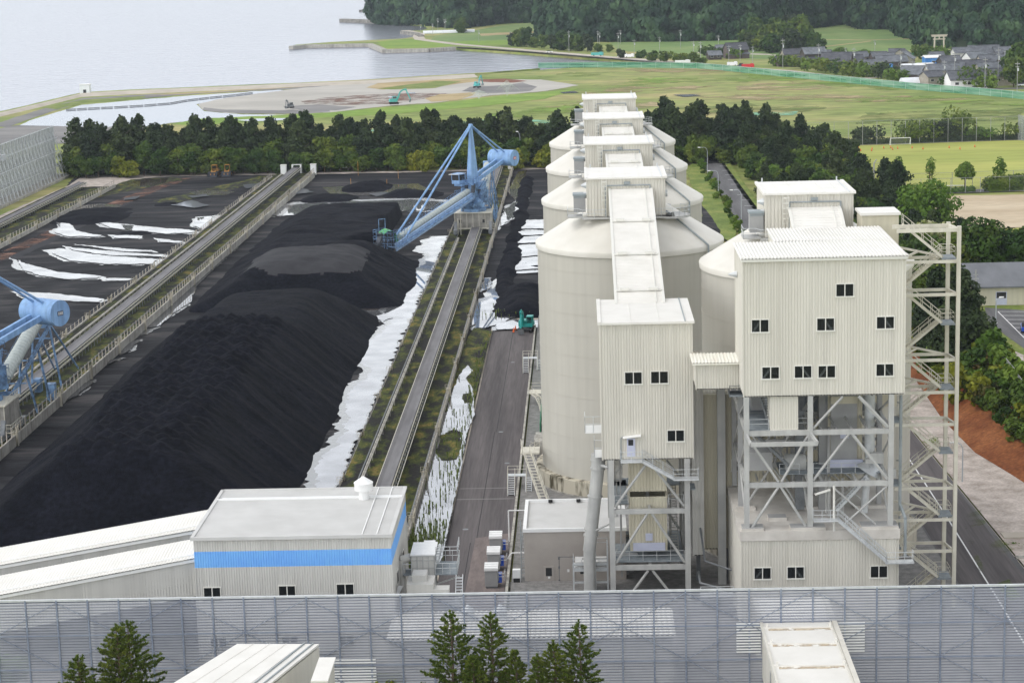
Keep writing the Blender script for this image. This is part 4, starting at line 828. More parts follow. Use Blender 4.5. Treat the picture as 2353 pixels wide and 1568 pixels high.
# lower building and its stairs
t = thing('hopper_building', 'low ribbed building with flat concrete roof carrying the big tower legs', 'building', (24,206,0))
wl = winpx([(1733,1303.5,1770,1328.5),(1809,1301.5,1846,1327),(2000,1299.5,2037.5,1325)], YB-.3)
clad(t, [(16.0,YB-.3),(32.5,YB-.3),(32.5,224),(16.0,224)], 0, 11.0, 'wall', wl, .3)
for w, b in zip(wl, (1,-1,0)): window(t, *w, YB-.3, b)
m = MB(); m.box(15.85,32.65,YB-.45,224.15,11.0,12.0); m.box(15.85,32.65,YB-.45,YB-.2,12.0,12.04)
for x0,x1,y0,y1 in ((16.1,18.4,YB-.35,YB+1.4),(21.2,24.9,YB-.35,YB+1.2),(28.6,32.5,YB-.35,YB+1.6),(19.2,21.2,209.5,211),(16.1,18.2,213.5,215.5),(22.4,26,213.6,215.6),(29,32.4,213.6,215.6)): m.box(x0,x1,y0,y1,12.0,12.35)
m.build('roof_slab', mat('roof_concrete', (.44,.41,.37), (.62,.59,.545), .9, .35, detail=9, lo=.3), t)
m = MB()
for x0,x1,y0,y1 in ((16.1,18.4,YB-.35,YB+1.4),(21.2,24.9,YB-.35,YB+1.2),(28.6,32.5,YB-.35,YB+1.6),(19.2,21.2,209.5,211)): m.box(x0+.02,x1-.02,y0+.02,y1-.02,12.352,12.36)
m.build('plinth_cap', M['vent'], t)
m = MB(); m.box(23.5,26.1,YB-1.5,YB-.5,13.25,13.4); m.stair((26.1,YB-1.4,13.3),(31.2,YB-1.4,8.7),.95); m.box(31.0,34.0,YB-1.5,YB-.4,8.55,8.7); m.stair((26.3,208,13.4),(29.6,208,17),.9); m.build('outside_stair', M['galv'], t)
m = MB(); m.rail([(23.5,YB-.5,13.4),(23.5,YB-1.45,13.4),(26.1,YB-1.45,13.4),(31.1,YB-1.45,8.7),(33.95,YB-1.45,8.7),(33.95,YB-.4,8.7)],1.1,1.0); m.rail([(26.1,YB-.5,13.4),(31.1,YB-.5,8.7)]); m.build('stair_rail', M['galv'], t)
m = MB(); m.bar((23.7,YB-.6,16.0),(25.3,YB-.6,16.5),.6,.06); m.tube((25.7,YB-.6,12),(25.7,YB-.6,16.9),.13); m.build('lamp_canopy', M['frame'], t)
m = MB(); m.path([(32.9,207.5,26),(32.9,207.5,14.2),(33.3,206.3,13),(33.3,206.3,8.8)], .17, 8); m.build('drain_pipe', M['pipe'], t)
# elevator casing beside the second-row headhouse
t = thing('lift_shaft', 'plain cream shaft head rising behind the big tower roof', 'shaft', (35,229,0))
MB().box(31.6,35.7,228,232.5,20,42.2).build('wall', M['wallbeige'], t); MB().box(31.4,35.9,227.8,232.7,42.2,42.5).build('roof', M['roof'], t); MB().tube((35.7,229.5,40.2),(36.05,229.5,40.2),.28,10).build('wall_vent', M['galv'], t)
# stair tower
t = thing('stair_tower', 'open cream steel stair tower zigzagging beside the big tower', 'stairs', (37,214,0))
for x, y in ((39.75,213.2),(39.2,216.4)): MB().box(x-.2,x+.2,y-.2,y+.2,0,42.9).build('post', M['steelcream'], t)
b = MB(); s_ = MB(); hr = MB(); ld = MB(); z = 43.0
b.bar((33.2,213.2,42.5),(39.7,213.2,42.5),.2,.4); b.bar((33.2,216.4,42.5),(39.2,216.4,42.5),.2,.4); b.bar((39.7,213.2,42.5),(39.2,216.4,42.5),.2,.4)
k = 0
while z > 4:
    zr_, zl_ = z-3.55, z-7.1
    s_.stair((34.0,214.0,z),(38.2,214.0,zr_),.9); hr.rail([(34.0,213.95,z),(38.2,213.95,zr_),(39.5,213.95,zr_)]); hr.rail([(34.0,214.95,z),(38.2,214.95,zr_)])
    ld.box(38.1,39.6,213.8,216.2,zr_-.22,zr_-.02); hr.rail([(39.5,213.95,zr_),(39.5,216.1,zr_),(38.2,216.1,zr_)])
    s_.stair((38.2,215.2,zr_),(34.0,215.2,zl_),.9); hr.rail([(38.2,215.1,zr_),(34.0,215.1,zl_)]); hr.rail([(38.2,216.15,zr_),(34.0,216.15,zl_)])
    ld.box(33.0,34.1,213.8,216.2,zl_-.2,zl_)
    for zz_, full in ((zr_-.35, k%2 == 0), (zl_-.35, True)):
        if zz_ > 1 and (full or zz_ == zl_-.35):
            b.bar((33.2,213.3,zz_),(39.7,213.3,zz_),.2,.32); b.bar((33.2,216.4,zz_),(39.2,216.4,zz_),.2,.32); b.bar((39.7,213.3,zz_),(39.2,216.4,zz_),.18,.3)
            if k%2 == 0 and zz_ == zr_-.35 or (k%2 == 1 and zz_ == zl_-.35): b.bar((33.2,217.5,zz_+1.2),(38.6,216.3,zz_+.1),.2,.22); b.bar((34,215,zz_+.1),(36,216.8,zz_+.6),.18,.2)
    z = zl_; k += 1
b.build('beam', M['steelcream'], t); s_.build('flight', M['steelcream'], t); hr.build('handrail', M['steelcream'], t); ld.build('landing', M['grate'], t)
# middle building between the towers
t = thing('bunker_building', 'narrow beige ribbed building in the gap between the two towers', 'building', (14,224,0))
Yc = 224.; wc = winpx([(1681,1056,1696,1080),(1682,1116,1697,1139),(1919,1123,1940,1139)], Yc)
clad(t, [(12.2,Yc),(30.5,Yc),(30.5,227.2),(12.2,227.2)], 4.5, 23.0, 'wallbeige', wc, .36); 
for w in wc: window(t, *w, Yc)
corr_roof(t, 12.0,16.8,223.6,227.4,23.0,.36,'roofrust'); corr_roof(t, 16.9,30.7,223.6,227.4,23.0,.4,'roofrust'); 
MB().box(14.7,15.6,222.6,223.5,0,24.6).build('duct', M['steel'], t); MB().box(14.55,15.7,222.4,226.8,24.6,25.1).build('duct_head', M['vent'], t)
clad(t, [(11.8,221.6),(13.0,221.6),(13.0,227.2),(11.8,227.2)], 4.5, 27, 'wallgrey', (), .36, name='side_wall'); corr_roof(t, 11.7,13.4,221.3,227.4,27.0,.36,'roofrust')
for x in (12.5,16): MB().box(x-.25,x+.25,224,224.5,0,4.5).build('leg', M['steeldark'], t)
m = MB(); 
for x, y, z, s_ in ((12.8,214,2.4,.8),(14.2,215,1.6,1.1),(13.4,217,1.2,.9),(15.2,213,1.0,.8)): m.tube((x,y,0),(x,y,z),s_*.4,10); m.box(x-s_*.6,x+s_*.6,y+.8,y+1.6,0,z*.7)
m.path([(12.2,219,3.4),(12.2,215,3.4),(15.9,213.5,2.8)], .14); m.path([(12.6,222,8),(12.9,218,5),(15.8,217,4.2)], .12); m.build('pump_pipework', M['steeldark'], t)
m = MB(); m.rail([(12,211.5,3),(15.6,211.5,3)]); m.box(12,15.6,211.5,213,2.9,3.0); m.build('walkway', M['galv'], t)
# ================================================================ SWITCH BUILDING and yard equipment
t = thing('switch_building', 'small flat roofed taupe building with double doors at the silo foot', 'building', (-2.5,225,0))
mw = mat('taupe_wall', (.37,.335,.305), (.43,.395,.36), .85, .35)
MB().box(-7.6,4.2,225,237.6,0,6.6).build('wall', mw, t)
m = MB(); m.box(-7.7,4.3,224.9,225.25,6.6,7.0); m.box(-7.7,4.3,237.3,237.7,6.6,7.0); m.box(-7.7,-7.3,225.25,237.3,6.6,7.0); m.box(3.9,4.3,225.25,237.3,6.6,7.0); m.build('parapet', M['white'], t)
MB().box(-7.3,3.9,225.25,237.3,6.6,6.66).build('roof', M['roofgrey'], t)
dm = mat('taupe_door', (.40,.365,.335), (.42,.385,.355), .6, .5)
d = MB().box(-3.55,.2,224.94,225.0,.1,3.55).build('double_door', dm, t); m = MB()
m.box(-3.6,-3.55,224.92,225,.1,3.6); m.box(.2,.25,224.92,225,.1,3.6); m.box(-3.6,.25,224.92,225,3.55,3.6); m.box(-1.7,-1.66,224.92,224.95,.1,3.55)
for x in (-3.6,.2):
    for z in (.6,2.2,3.3): m.box(x-.08,x+.1,224.9,224.95,z,z+.28)
m.build('door_frame', M['steeldark'], d); MB().box(-1.15,-.4,224.92,224.945,1.5,2.4).build('pane', M['inner'], d); MB().box(-2.65,-2.4,224.925,224.94,1.75,2.1).build('notice', M['white'], d)
d = MB().box(-5.4,-4.2,224.94,225.0,.1,2.5).build('door', dm, t); MB().box(-5.15,-4.45,224.92,224.945,1.3,2.3).build('pane', M['inner'], d); MB().box(-4.9,-4.65,224.92,224.945,1.0,1.25).build('notice', M['white'], d)
m = MB(); m.box(-4.9,-4.4,236.8,237.3,6.8,7.05); m.box(-1.5,-1,236.8,237.3,6.8,7.05); m.box(2.6,3.1,236.8,237.3,6.8,7.05); m.build('roof_drain', M['black'], t)
m = MB()
for k in range(14): m.tube((-7.95,226.2,.4+k*.45),(-7.65,226.2,.4+k*.45),.03,4)
m.tube((-8.0,225.9,0),(-8.0,225.9,7.6),.05,4); m.tube((-8.0,226.5,0),(-8.0,226.5,7.6),.05,4); m.rail([(-8,226.5,3.4),(-8,233,3.4)]); m.build('wall_ladder', M['pipe'], t)
t = thing('blower_platform', 'grey steel platform with a blower hood at the duct foot', 'platform', (.5,222,0))
m = MB(); 
for x in (-1.9,.6,2.0):
    for y in (220.2,222.6): m.box(x-.08,x+.08,y-.08,y+.08,0,6.2 if x > 0 else 4.2)
for z in (2.0,3.4,4.1): m.bar((-1.9,220.2,z),(2.0,220.2,z),.12,.2)
m.build('support', M['galv'], t); MB().box(-1.9,2.0,220.2,222.6,3.5,3.62).build('deck', M['galv'], t)
m = MB(); m.box(-1.7,1.9,220.4,221.4,4.1,4.35); m.box(-1.7,1.9,222.0,222.5,4.1,4.35); m.box(-1.7,-.9,221.4,222.0,4.1,4.35); m.box(-1.7,1.9,220.4,222.5,3.62,3.8); m.build('hood', M['roofgrey'], t)
MB().rail([(2,220.2,3.6),(-1.9,220.2,3.6),(-1.9,222.6,3.6)],1.1,.9).rail([(.6,220.2,6.1),(2.0,220.2,6.1)]).build('handrail', M['galv'], t)
def cabinet(lbl, y):
    t = thing('cooling_unit', lbl, 'cabinet', (-11.4,y,.3), 'white cooling units')
    MB().box(-12.2,-10.7,y-.9,y+.9,.55,2.6).build('body', M['vent'], t); m = MB()
    for k in range(3): m.box(-12.25,-10.65,y-.9+k*.62,y-.38+k*.62,2.6+k*.08,2.78+k*.08); m.box(-12.25,-10.65,y-1.02+k*.62,y-.92+k*.62,2.45+k*.08,2.72+k*.08)
    m.build('louvre_top', M['white'], t); MB().box(-12.1,-10.8,y-.8,y+.8,.3,.55).build('base', M['steeldark'], t)
    MB().box(-10.65,-10.25,y-.6,y+.5,.9,1.9).build('motor', M['carblue'], t); m = MB(); m.rail([(-10.6,y-.8,1.2),(-9.9,y-.8,1.2),(-9.9,y+.8,1.2)],.9,.7); m.build('guard_rail', M['galv'], t); return t
cabinet('nearest of the white louvred cooling units on the haul road edge', 224.6); cabinet('middle unit of the louvred white cooling cabinets on the haul road edge', 231); cabinet('farthest of the white louvred cooling units on the haul road edge', 237.4)
m = MB(); m.path([(-9.8,231,1.6),(-9.3,231,2.3),(-7.6,231,2.3)], .1); m.path([(-10,242,.4),(-10,242,4.4),(-7.4,242,4.4)], .09); m.build('service_pipe', M['white'], label='thin white service pipe bridging from the cooling units to the taupe building', cat='pipe')
t = thing('air_conditioner', 'white outdoor air conditioner on a pad by the taupe building', 'air conditioner', (-8.6,225,0)); MB().box(-9,-8.1,224.6,225.2,.35,2.2).build('casing', M['white'], t); MB().box(-8.95,-8.15,224.57,224.6,.5,1.2).build('grille', M['black'], t); MB().box(-9.6,-7.8,224,226,0,.33).build('pad', M['concrete'], t)
# low wall and crossing stairs along the haul road
m = MB(); m.box(-9.75,-9.45,190,384,0,1.05); m.box(-9.2,-8.95,195,384,0,.12); m.build('road_wall', M['concrete'], label='long low concrete wall dividing the haul road from the silo gravel', cat='wall')
def cross(y, lbl):
    t = thing('crossing_stair', lbl, 'stairs', (-10,y,0)); m = MB(); m.stair((-10.9,y-2.6,.3),(-10.9,y,2.4),.9,(1,0,0)); m.box(-11,-8.4,y,y+1.2,2.3,2.42); m.stair((-8.5,y-2.4,.1),(-8.5,y,2.4),.8,(1,0,0)); m.build('flight', M['galv'], t)
    m = MB(); m.rail([(-10.95,y-2.6,.3),(-10.95,y,2.4),(-10.95,y+1.2,2.4),(-8.4,y+1.2,2.4)]); m.rail([(-9.95,y-2.6,.3),(-9.95,y,2.4)]); m.rail([(-8.4,y-2.4,.1),(-8.4,y,2.4),(-8.4,y+1.2,2.4)]); m.build('handrail', M['steelcream'], t)
cross(266, 'steel crossing stair over the low wall beside the front silo foot'); cross(345, 'steel crossing stair over the low wall nearer the parked teal excavator')
t = thing('silo_access_stair', 'long cream steel stair leading down from the front silo base', 'stairs', (-7.5,262,0))
m = MB(); m.stair((-8.8,267.5,5.2),(-5.6,252.5,.2),1.,(1,0,0)); m.box(-9.2,-6.6,267.4,271,5.0,5.2); m.build('flight', M['steelcream'], t); m = MB(); m.rail([(-9.2,271,5.2),(-8.9,267.5,5.2),(-5.65,252.5,.2)]); m.rail([(-6.6,271,5.2),(-7.9,267.5,5.2),(-4.6,252.5,.2)]); m.build('handrail', M['steelcream'], t)
m = MB()
for k in range(12): m.tube((-7.1,300+k*7.6,0),(-7.1,300+k*7.6,2.6),.06,4)
m.box(-7.16,-7.04,296,392,.3,2.5); m.build('green_mesh_screen', mat('dark_green_screen', (.01,.16,.07), (.02,.2,.1), .6, 1), label='narrow dark green screen running along the far silo bases', cat='screen')
def arch(y, lbl):
    t = thing('arched_stair', lbl, 'stairs', (-8,y,0)); m = MB(); pts = [(-8.9,y,2.6),(-8.2,y-1.5,2.4),(-7.6,y-3.2,1.5),(-7.2,y-5,.2)]
    for a, b in zip(pts, pts[1:]): m.stair(a, b, .8, (1,0,0))
    m.box(-9.2,-7.2,y,y+3,2.5,2.62); m.build('flight', M['steelcream'], t); MB().rail(pts).rail([(-9.2,y,2.6),(-9.2,y+3,2.6),(-7.2,y+3,2.6)]).build('handrail', M['steelcream'], t)
arch(316, 'small curved cream stair between the front and second silo bases')
m = MB(); m.box(-7.6,-6.2,284,290,0,2.6); m.box(-7.9,-6,290,294,0,1.2); m.stair((-8.2,281,.1),(-8.2,285,2.6),.8,(1,0,0)); m.build('concrete_plinth', M['concrete'], label='concrete plinth with steps beside the front silo wall', cat='plinth')
# ================================================================ BLUE BAND BUILDING
YC = 197.; bx0, bx1 = -40.4, -20.2
t = thing('junction_house', 'wide pale grey junction house with a sky blue band below its white roof', 'building', (-30,197,0))
wn = winpx([(469,1349,506,1374),(641,1345,678,1370),(774,1341,812,1366)], YC); zw = wn[0]
wn += [(-39.2,-37.6,3.3,4.3),(-31.8,-30.2,3.3,4.3),(-26,-24.4,3.3,4.3)]
poly = [(bx0,YC),(bx1,YC),(bx1,214.8),(bx0,214.8)]
clad(t, poly, 0, 11.75, 'wallgrey', wn, .26, 'wallgrey')
for w in wn: window(t, *w, YC)
b = MB(); u = MB()
for i in range(4):
    p, q = poly[i], poly[(i+1)%4]; b.corr(p, q, 11.75, 13.45, .26, .045); u.corr(p, q, 13.45, 14.75, .26, .045)
b.build('blue_band', M['bandblue'], t); u.build('upper_wall', M['wallgrey'], t)
m = MB(); m.box(bx0-.2,bx1+.15,196.8,215,14.75,14.95)
for k in range(60): yy = 197.2+k*.3; m.box(bx0,bx1,yy,yy+.04,14.95,14.975)
m.box(bx0-.25,bx0+.1,196.75,215.05,14.9,15.08); m.box(bx1-.2,bx1+.2,196.75,215.05,14.9,15.06); m.box(bx0-.25,bx1+.2,196.7,196.95,14.7,15.05); m.box(bx0-.25,bx1+.2,214.85,215.1,14.9,15.08)
m.build('roof', M['roofgrey'], t)
m = MB(); m.box(bx0,bx1,210.8,211.05,14.96,15.12); m.box(bx0+.5,bx1,211.3,211.5,14.96,15.1); m.bar((bx1-2.9,197,15.05),(bx1-2.9,214.8,15.05),.1,.08); m.bar((bx1-1.4,197,15.05),(bx1-1.4,214.8,15.05),.1,.08); m.build('roof_cable_tray', M['white'], t)
m = MB(); m.lathe([(.55,14.9),(.55,16.0),(.6,16.05)], (bx1-4.1,210.6), 20); m.lathe([(1.0,16.0),(1.02,16.75),(1.05,16.8),(.05,17.5)], (bx1-4.1,210.6), 24); m.build('roof_ventilator', M['white'], t, smooth=R(35))
f = MB(); f.box(bx1-.02,bx1+.1,201,202.6,8.2,9.6); f.box(bx1-.02,bx1+.1,208,209.5,8.2,9.6); f.build('window', M['frame'], t); MB().box(bx1+.1,bx1+.12,201.2,202.4,8.35,9.45).box(bx1+.1,bx1+.12,208.2,209.3,8.35,9.45).build('pane', M['inner'], t)
MB().bar((bx1,200.6,7.4),(bx1+.3,202.8,7.6),.5,.08).build('side_flap', M['white'], t)
def side_gallery(lbl, y0, y1, za, zb, xb=-74):
    t = thing('conveyor_gallery', lbl, 'conveyor gallery', (-41,(y0+y1)/2,0)); x0 = bx0-.05; w = MB(); L = x0-xb; n = int(L/.3)
    zr = lambda x: za+(zb-za)*(x0-x)/L
    for i in range(n):
        a, b = x0-i*L/n, x0-(i+1)*L/n; m_ = (a+b)/2
        for p, q, d in ((a,m_,0),(m_,b,.045)):
            w.quad((q,y0+d,zr(q)-4.2),(p,y0+d,zr(p)-4.2),(p,y0+d,zr(p)),(q,y0+d,zr(q))); w.quad((p,y1-d,zr(p)-4.2),(q,y1-d,zr(q)-4.2),(q,y1-d,zr(q)),(p,y1-d,zr(p)))
    w.quad((xb,y0,zb-4.2),(x0,y0,za-4.2),(x0,y1,za-4.2),(xb,y1,zb-4.2)); w.build('wall', M['wallgrey'], t)
    r = MB(); n = int(L/.36); vs = []; zc = .6; ym = (y0+y1)/2
    for i in range(n+1):
        for u, h in ((0,0),(.25,.035),(.5,.035),(.75,0)):
            x = x0-(i+u)*L/(n+1); z = zr(x)+h; vs += [(x,y0-.35,z-.05),(x,y1+.35,z+.45)]
    k = len(vs)//2; r.add(vs, [(2*i,2*i+1,2*i+3,2*i+2) for i in range(k-1)]); r.build('roof', M['roof'], t)
    e = MB(); e.bar((x0,y0-.1,za-.35),(xb+6,y0-.1,zr(xb+6)-.35),.16,.3); e.bar((x0,y0+.35,za+.2),(xb,y0+.35,zb+.2),.1,.1); e.build('eaves_gutter', M['white'], t)
    s = MB()
    for x in (-52,-63,-73): s.box(x-.25,x+.25,y0+.5,y0+1,0,zr(x)-4.2); s.box(x-.25,x+.25,y1-1,y1-.5,0,zr(x)-4.2)
    s.build('support', M['steel'], t)
side_gallery('lower white inclined gallery running down from the blue banded junction house', 198.2, 203.4, 12.6, 6.7)
side_gallery('upper white inclined gallery behind its twin, reaching the blue banded junction house', 206.6, 211.6, 13.4, 7.8)
# dust collector
t = thing('dust_collector', 'boxy grey dust collector with white lid and railed walkways beside the blue band', 'dust collector', (-18.6,214,0))
DX, DY, DZ = -20.0, 204.5, 8.4
p0 = W(946,1322,DY); p1 = W(997,1275,DY); x0, x1, z0, z1 = p0[0], p1[0], p0[2], p1[2]
MB().box(x0,x1,DY,DY+4.4,z0,z1).build('casing', M['wallgrey'], t)
m = MB()
for k in range(5): x = x0+(x1-x0)*k/4; m.box(x-.05,x+.05,DY-.06,DY,z0,z1)
for z in (z0,z0+(z1-z0)*.37,z0+(z1-z0)*.75,z1-.1): m.box(x0-.05,x1+.05,DY-.05,DY,z,z+.07)
m.build('stiffener', M['steel'], t); m = MB(); m.box(x0-.1,x1+.1,DY-.1,DY+4.5,z1,z1+.14); m.box(x0+1,x1-.2,DY+4.5,DY+5.2,z1,z1+.12); m.build('lid', M['white'], t)
m = MB(); m.tube((x1+.3,DY,z1-.5),(x1+.3,DY+4.5,z1-.2),.16,8)
for k in range(5): m.box(x1+.1,x1+.5,DY+.4+k*.9,DY+.65+k*.9,z1-.9,z1-.1)
m.build('pulse_header', M['galv'], t)
m = MB()
for x in (x0+.2,x1-.2):
    for y in (DY+.2,DY+4.2): m.box(x-.14,x+.14,y-.14,y+.14,0,z0)
m.bar((x1,DY,z0-1),(x1+2.6,DY,z0-.1),.14); m.build('leg', M['steel'], t)
m = MB(); m.box(x1,x1+2.4,DY-.2,DY+4.4,z0+.1,z0+.2); m.box(x0-.9,x0,DY-.3,DY+2,z0+.1,z0+.2); m.box(x1+.6,x1+2.8,DY-3.6,DY-.6,z0-2.6,z0-2.5); m.build('walkway', M['grate'], t)
m = MB(); m.rail([(x1+.1,DY-.2,z0+.2),(x1+2.4,DY-.2,z0+.2),(x1+2.4,DY+4.4,z0+.2),(x1+.1,DY+4.4,z0+.2)],1.2,.9); m.rail([(x0,DY-.3,z0+.2),(x0-.9,DY-.3,z0+.2),(x0-.9,DY+2,z0+.2)],1.2,.7); m.rail([(x1+.6,DY-3.6,z0-2.5),(x1+2.8,DY-3.6,z0-2.5),(x1+2.8,DY-.6,z0-2.5)],1.2,.8); m.stair((x1+2.3,DY-.5,z0+.2),(x1+2.3,DY-3.4,z0-2.5),.7,(1,0,0)); m.rail([(x1+.1,DY+.8,z0+2),(x1+2.4,DY+.8,z0+2),(x1+2.4,DY+4.4,z0+2)],.9,.9); m.build('handrail', M['galv'], t)
a0 = W(935,1372,199.5); a1 = W(995,1341,199.5)
m = MB(); m.box(a0[0],a1[0],199.5,202.6,a0[2]-2.5,a1[2]); m.box(a0[0]+.5,a0[0]+2,200.4,202.4,a1[2],a1[2]+.7); m.box(a1[0],a1[0]+1.6,199.5,201,a1[2]-1.4,a1[2]-.6); m.tube((x0-.1,DY+.6,z0+1.9),(x0-1.1,DY+.6,z0+1.6),.45,12); m.tube((x0-1.1,DY+.6,z0+1.6),(x0-1.2,DY+.4,0),.42,12); m.build('fan_casing', M['wallgrey'], t)
# ================================================================ WIND FENCE IN FRONT
YF = 180.; ZF = 14.05; PITCH = .275; BW = 2.95
t = thing('wind_fence', 'long translucent louvred wind fence of blue grey slats with young pines before it', 'fence', (-62,180,0))
pm = MB(); n = int(ZF/PITCH)
pan = MB()
for k in range(n):
    z = ZF-.14-k*PITCH; pan.add([(-62,YF,z),(-62+BW,YF,z),(-62+BW,YF-.09,z-PITCH*.80),(-62,YF-.09,z-PITCH*.80)], [(0,3,2,1)])
P0 = pan.build('louvre_panel', M['perf'], t)
rl = MB()
for k in range(n): z = ZF-k*PITCH-.06; rl.box(-62,-62+BW,YF-.05,YF+.02,z-.075,z+.035)
R0 = rl.build('panel_rails', M['perfdark'], P0)
ps = MB(); ps.box(-62.06,-61.94,YF-.13,YF+.14,0,ZF+.12); 
for k in range(0,n,2): z = ZF-k*PITCH-.12; ps.box(-62.1,-61.9,YF-.17,YF-.13,z-.04,z+.04)
S0 = ps.build('post', M['galvblue'], t)
bk = MB(); bk.tube((-61.9,YF+.55,0),(-61.9,YF+.25,7),.09,6)
for z0, z1 in ((ZF-.1,ZF-3.3),(ZF-6.6,ZF-3.3),(ZF-6.6,ZF-9.9),(ZF-13.2,ZF-9.9)): bk.bar((-62,YF-.19,z0),(-62+2*BW,YF-.19,z1),.05)
for z0, z1 in ((ZF-.1,ZF-3.3),(ZF-6.6,ZF-3.3)): bk.bar((-62+4*BW,YF-.19,z0),(-62+2*BW,YF-.19,z1),.05)
K0 = bk.build('brace', M['galvblue'], t)
NB = 40
for i in range(1, NB):
    o = P0.copy(); COL.objects.link(o); o.location.x += BW*i; r = R0.copy(); COL.objects.link(r); r.parent = o
for i in range(1, NB+1): o = S0.copy(); COL.objects.link(o); o.location.x += BW*i
for i in range(1, 10): o = K0.copy(); COL.objects.link(o); o.location.x += BW*4*i
m = MB(); m.box(-62,-62+BW*NB,YF-.1,YF+.15,ZF-.02,ZF+.16)
m.build('top_rail', M['galv'], t); m = MB()
for z in (ZF-3.35,ZF-6.7,ZF-10): m.box(-62,-62+BW*NB,YF-.24,YF-.2,z-.055,z+.055)
m.build('waling', M['galvblue'], t)
lp = MB()
for a, b, zt, zb in ((14.2-.7,15.75,SZ(1716,1429,YF),SZ(1716,1495,YF)),(22.95,25.4,SZ(1960,1427,YF),SZ(1960,1492,YF)),(SX(763,1530,YF),SX(864,1530,YF),SZ(812,1512,YF),0)):
    z = zt
    while z > max(zb,3): lp.box(a,b,YF-.16,YF-.11,z-.12,z); z -= PITCH
lp.build('white_louvre', M['white'], t)
# foreground galleries
t = thing('conveyor_gallery', 'cream gallery with ribbed joints passing through the louvred wind fence', 'conveyor gallery', (19,150,0))
MB().box(15.9,22.6,100,187,5.5,10.6).build('wall', M['wall'], t); m = MB(); m.box(15.7,22.8,100,187.2,10.6,10.85); m.build('roof', M['roof'], t)
m = MB(); m.box(22.35,22.8,100,187.2,10.85,11.0); m.box(15.7,15.95,100,187.2,10.85,10.95); m.bar((22.2,100,10.95),(22.2,187,10.95),.1,.08); m.build('edge_trim', M['wall'], t)
m = MB()
for y in (178.5,174.2,168.5,162): m.box(15.9,22.3,y-.16,y+.16,10.85,10.97); m.box(16.1,16.3,y-.1,y+.1,10.97,11.3); m.box(21.9,22.1,y-.1,y+.1,10.97,11.3)
m.build('roof_seam', M['roof'], t); m = MB()
for y in (178.5,174.2,168.5): m.box(16.3,22.0,y-.75,y-.18,10.853,10.858)
m.build('seam_stain', M['rust_p'], t)
MB().box(15.86,15.9,171,172,8.0,9.2).build('wall_vent', M['vent'], t)
t = thing('conveyor_gallery', 'white roofed gallery end slanting down before the wind fence', 'conveyor gallery', (-28,165,0))
A, B, D, E_ = (Vector(G(*p,13)) for p in ((545,1482),(733,1482),(405,1568),(627,1568))); d1 = (D-A).normalized(); d2 = (E_-B).normalized(); D = A+d1*42; E_ = B+d2*42
dn = Vector((0,0,-5.5)); m = MB(); m.solid([A+dn*.03,B+dn*.03,E_+dn*.03,D+dn*.03], dn); m.build('wall', M['wall'], t)
m = MB(); m.solid([A,B,E_,D], (0,0,.18))
for k in range(1,5): p = A.lerp(B,k/5); q = D.lerp(E_,k/5); m.bar(p+Vector((0,0,.2)), q+Vector((0,0,.2)), .05, .04)
m.build('roof', M['roof'], t); e = (B-A).normalized(); m = MB()
for o in (.5,1.3): m.bar(B-e*o+Vector((0,0,.24)), E_-e*o+Vector((0,0,.24)), .12, .1)
m.build('roof_cable', M['pipe'], t)
p = W(733,1517,163); q = W(763,1514,163); m = MB(); m.box(p[0],q[0]+.1,158,163.4,p[2]-6,p[2]); m.build('side_annex', M['wall'], t); MB().box(p[0]-.05,q[0]+.25,157.9,163.5,p[2],p[2]+.15).build('annex_roof', M['roof'], t)
# corrugated shed seen through the fence
t = thing('ribbed_shed', 'pale shed with corrugated roof seen through the wind fence beneath the haul road', 'shed', (-5,195,0))
clad(t, [(-20,190),(8,190),(8,197.5),(-20,197.5)], 0, 6.0, 'wallgrey', (), .4, None); corr_roof(t, -20.3,-8.4,189.6,198,6.3,.5); corr_roof(t, -8.4,8.3,189.6,198,6.3,.5)
m = MB()
for x in (-12.5,-9.2): m.lathe([(.7,6.3),(.7,7.0),(.75,7.3),(.05,7.9)], (x,195.5), 14)
m.build('roof_ventilator', M['galv'], t)
flat('plant_paving', [(x,y,.45) for x,y in [(-62,150),(56,150),(56,204),(-62,204)]], M['gravelgrey'])
# ================================================================ STOCKYARD CONVEYORS
def conveyor(lbl, xc, y0, y1, zt=2.3, w=1.3, rails=True):
    t = thing('yard_conveyor', lbl, 'conveyor', (xc,(y0+y1)/2,0))
    m = MB(); n = 3
    m.add([(xc-w,y0,zt+.22),(xc-w*.5,y0,zt),(xc+w*.5,y0,zt),(xc+w,y0,zt+.22),(xc-w,y1,zt+.22),(xc-w*.5,y1,zt),(xc+w*.5,y1,zt),(xc+w,y1,zt+.22)], [(0,1,5,4),(1,2,6,5),(2,3,7,6)]); m.build('belt', M['belt'], t)
    m = MB()
    for x in (xc-w-.1,xc+w+.1): m.bar((x,y0,zt-.05),(x,y1,zt-.05),.12,.22); m.bar((x,y0,zt-.85),(x,y1,zt-.85),.1,.14)
    m.bar((xc+w+.75,y0,zt-.15),(xc+w+.75,y1,zt-.15),.07,.07); m.bar((xc-w-.12,y0,zt-.25),(xc-w-.12,y1,zt-.25),.12,.12); nf = len(m.f); y = y0
    while y < y1:
        for x in (xc-w-.1,xc+w+.1): m.box(x-.06,x+.06,y-.06,y+.06,.4,zt); 
        m.box(xc-w-.1,xc+w+.1,y-.05,y+.05,zt-.3,zt-.15); m.bar((xc+w+.1,y,zt-.05),(xc+w+.8,y,zt-.15),.07); y += 2.4
    o = m.build('support_frame', M['steelcream'], t, whole=True); o.data.materials.append(M['steeldark']); o.data.polygons.foreach_set('material_index', np.array([0]*nf+[1]*(len(m.f)-nf), dtype=np.int32))
    m = MB(); m.box(xc-w+.05,xc+w-.05,y0,y1,zt-.5,zt-.12); m.build('return_belt', M['black'], t)
    return t
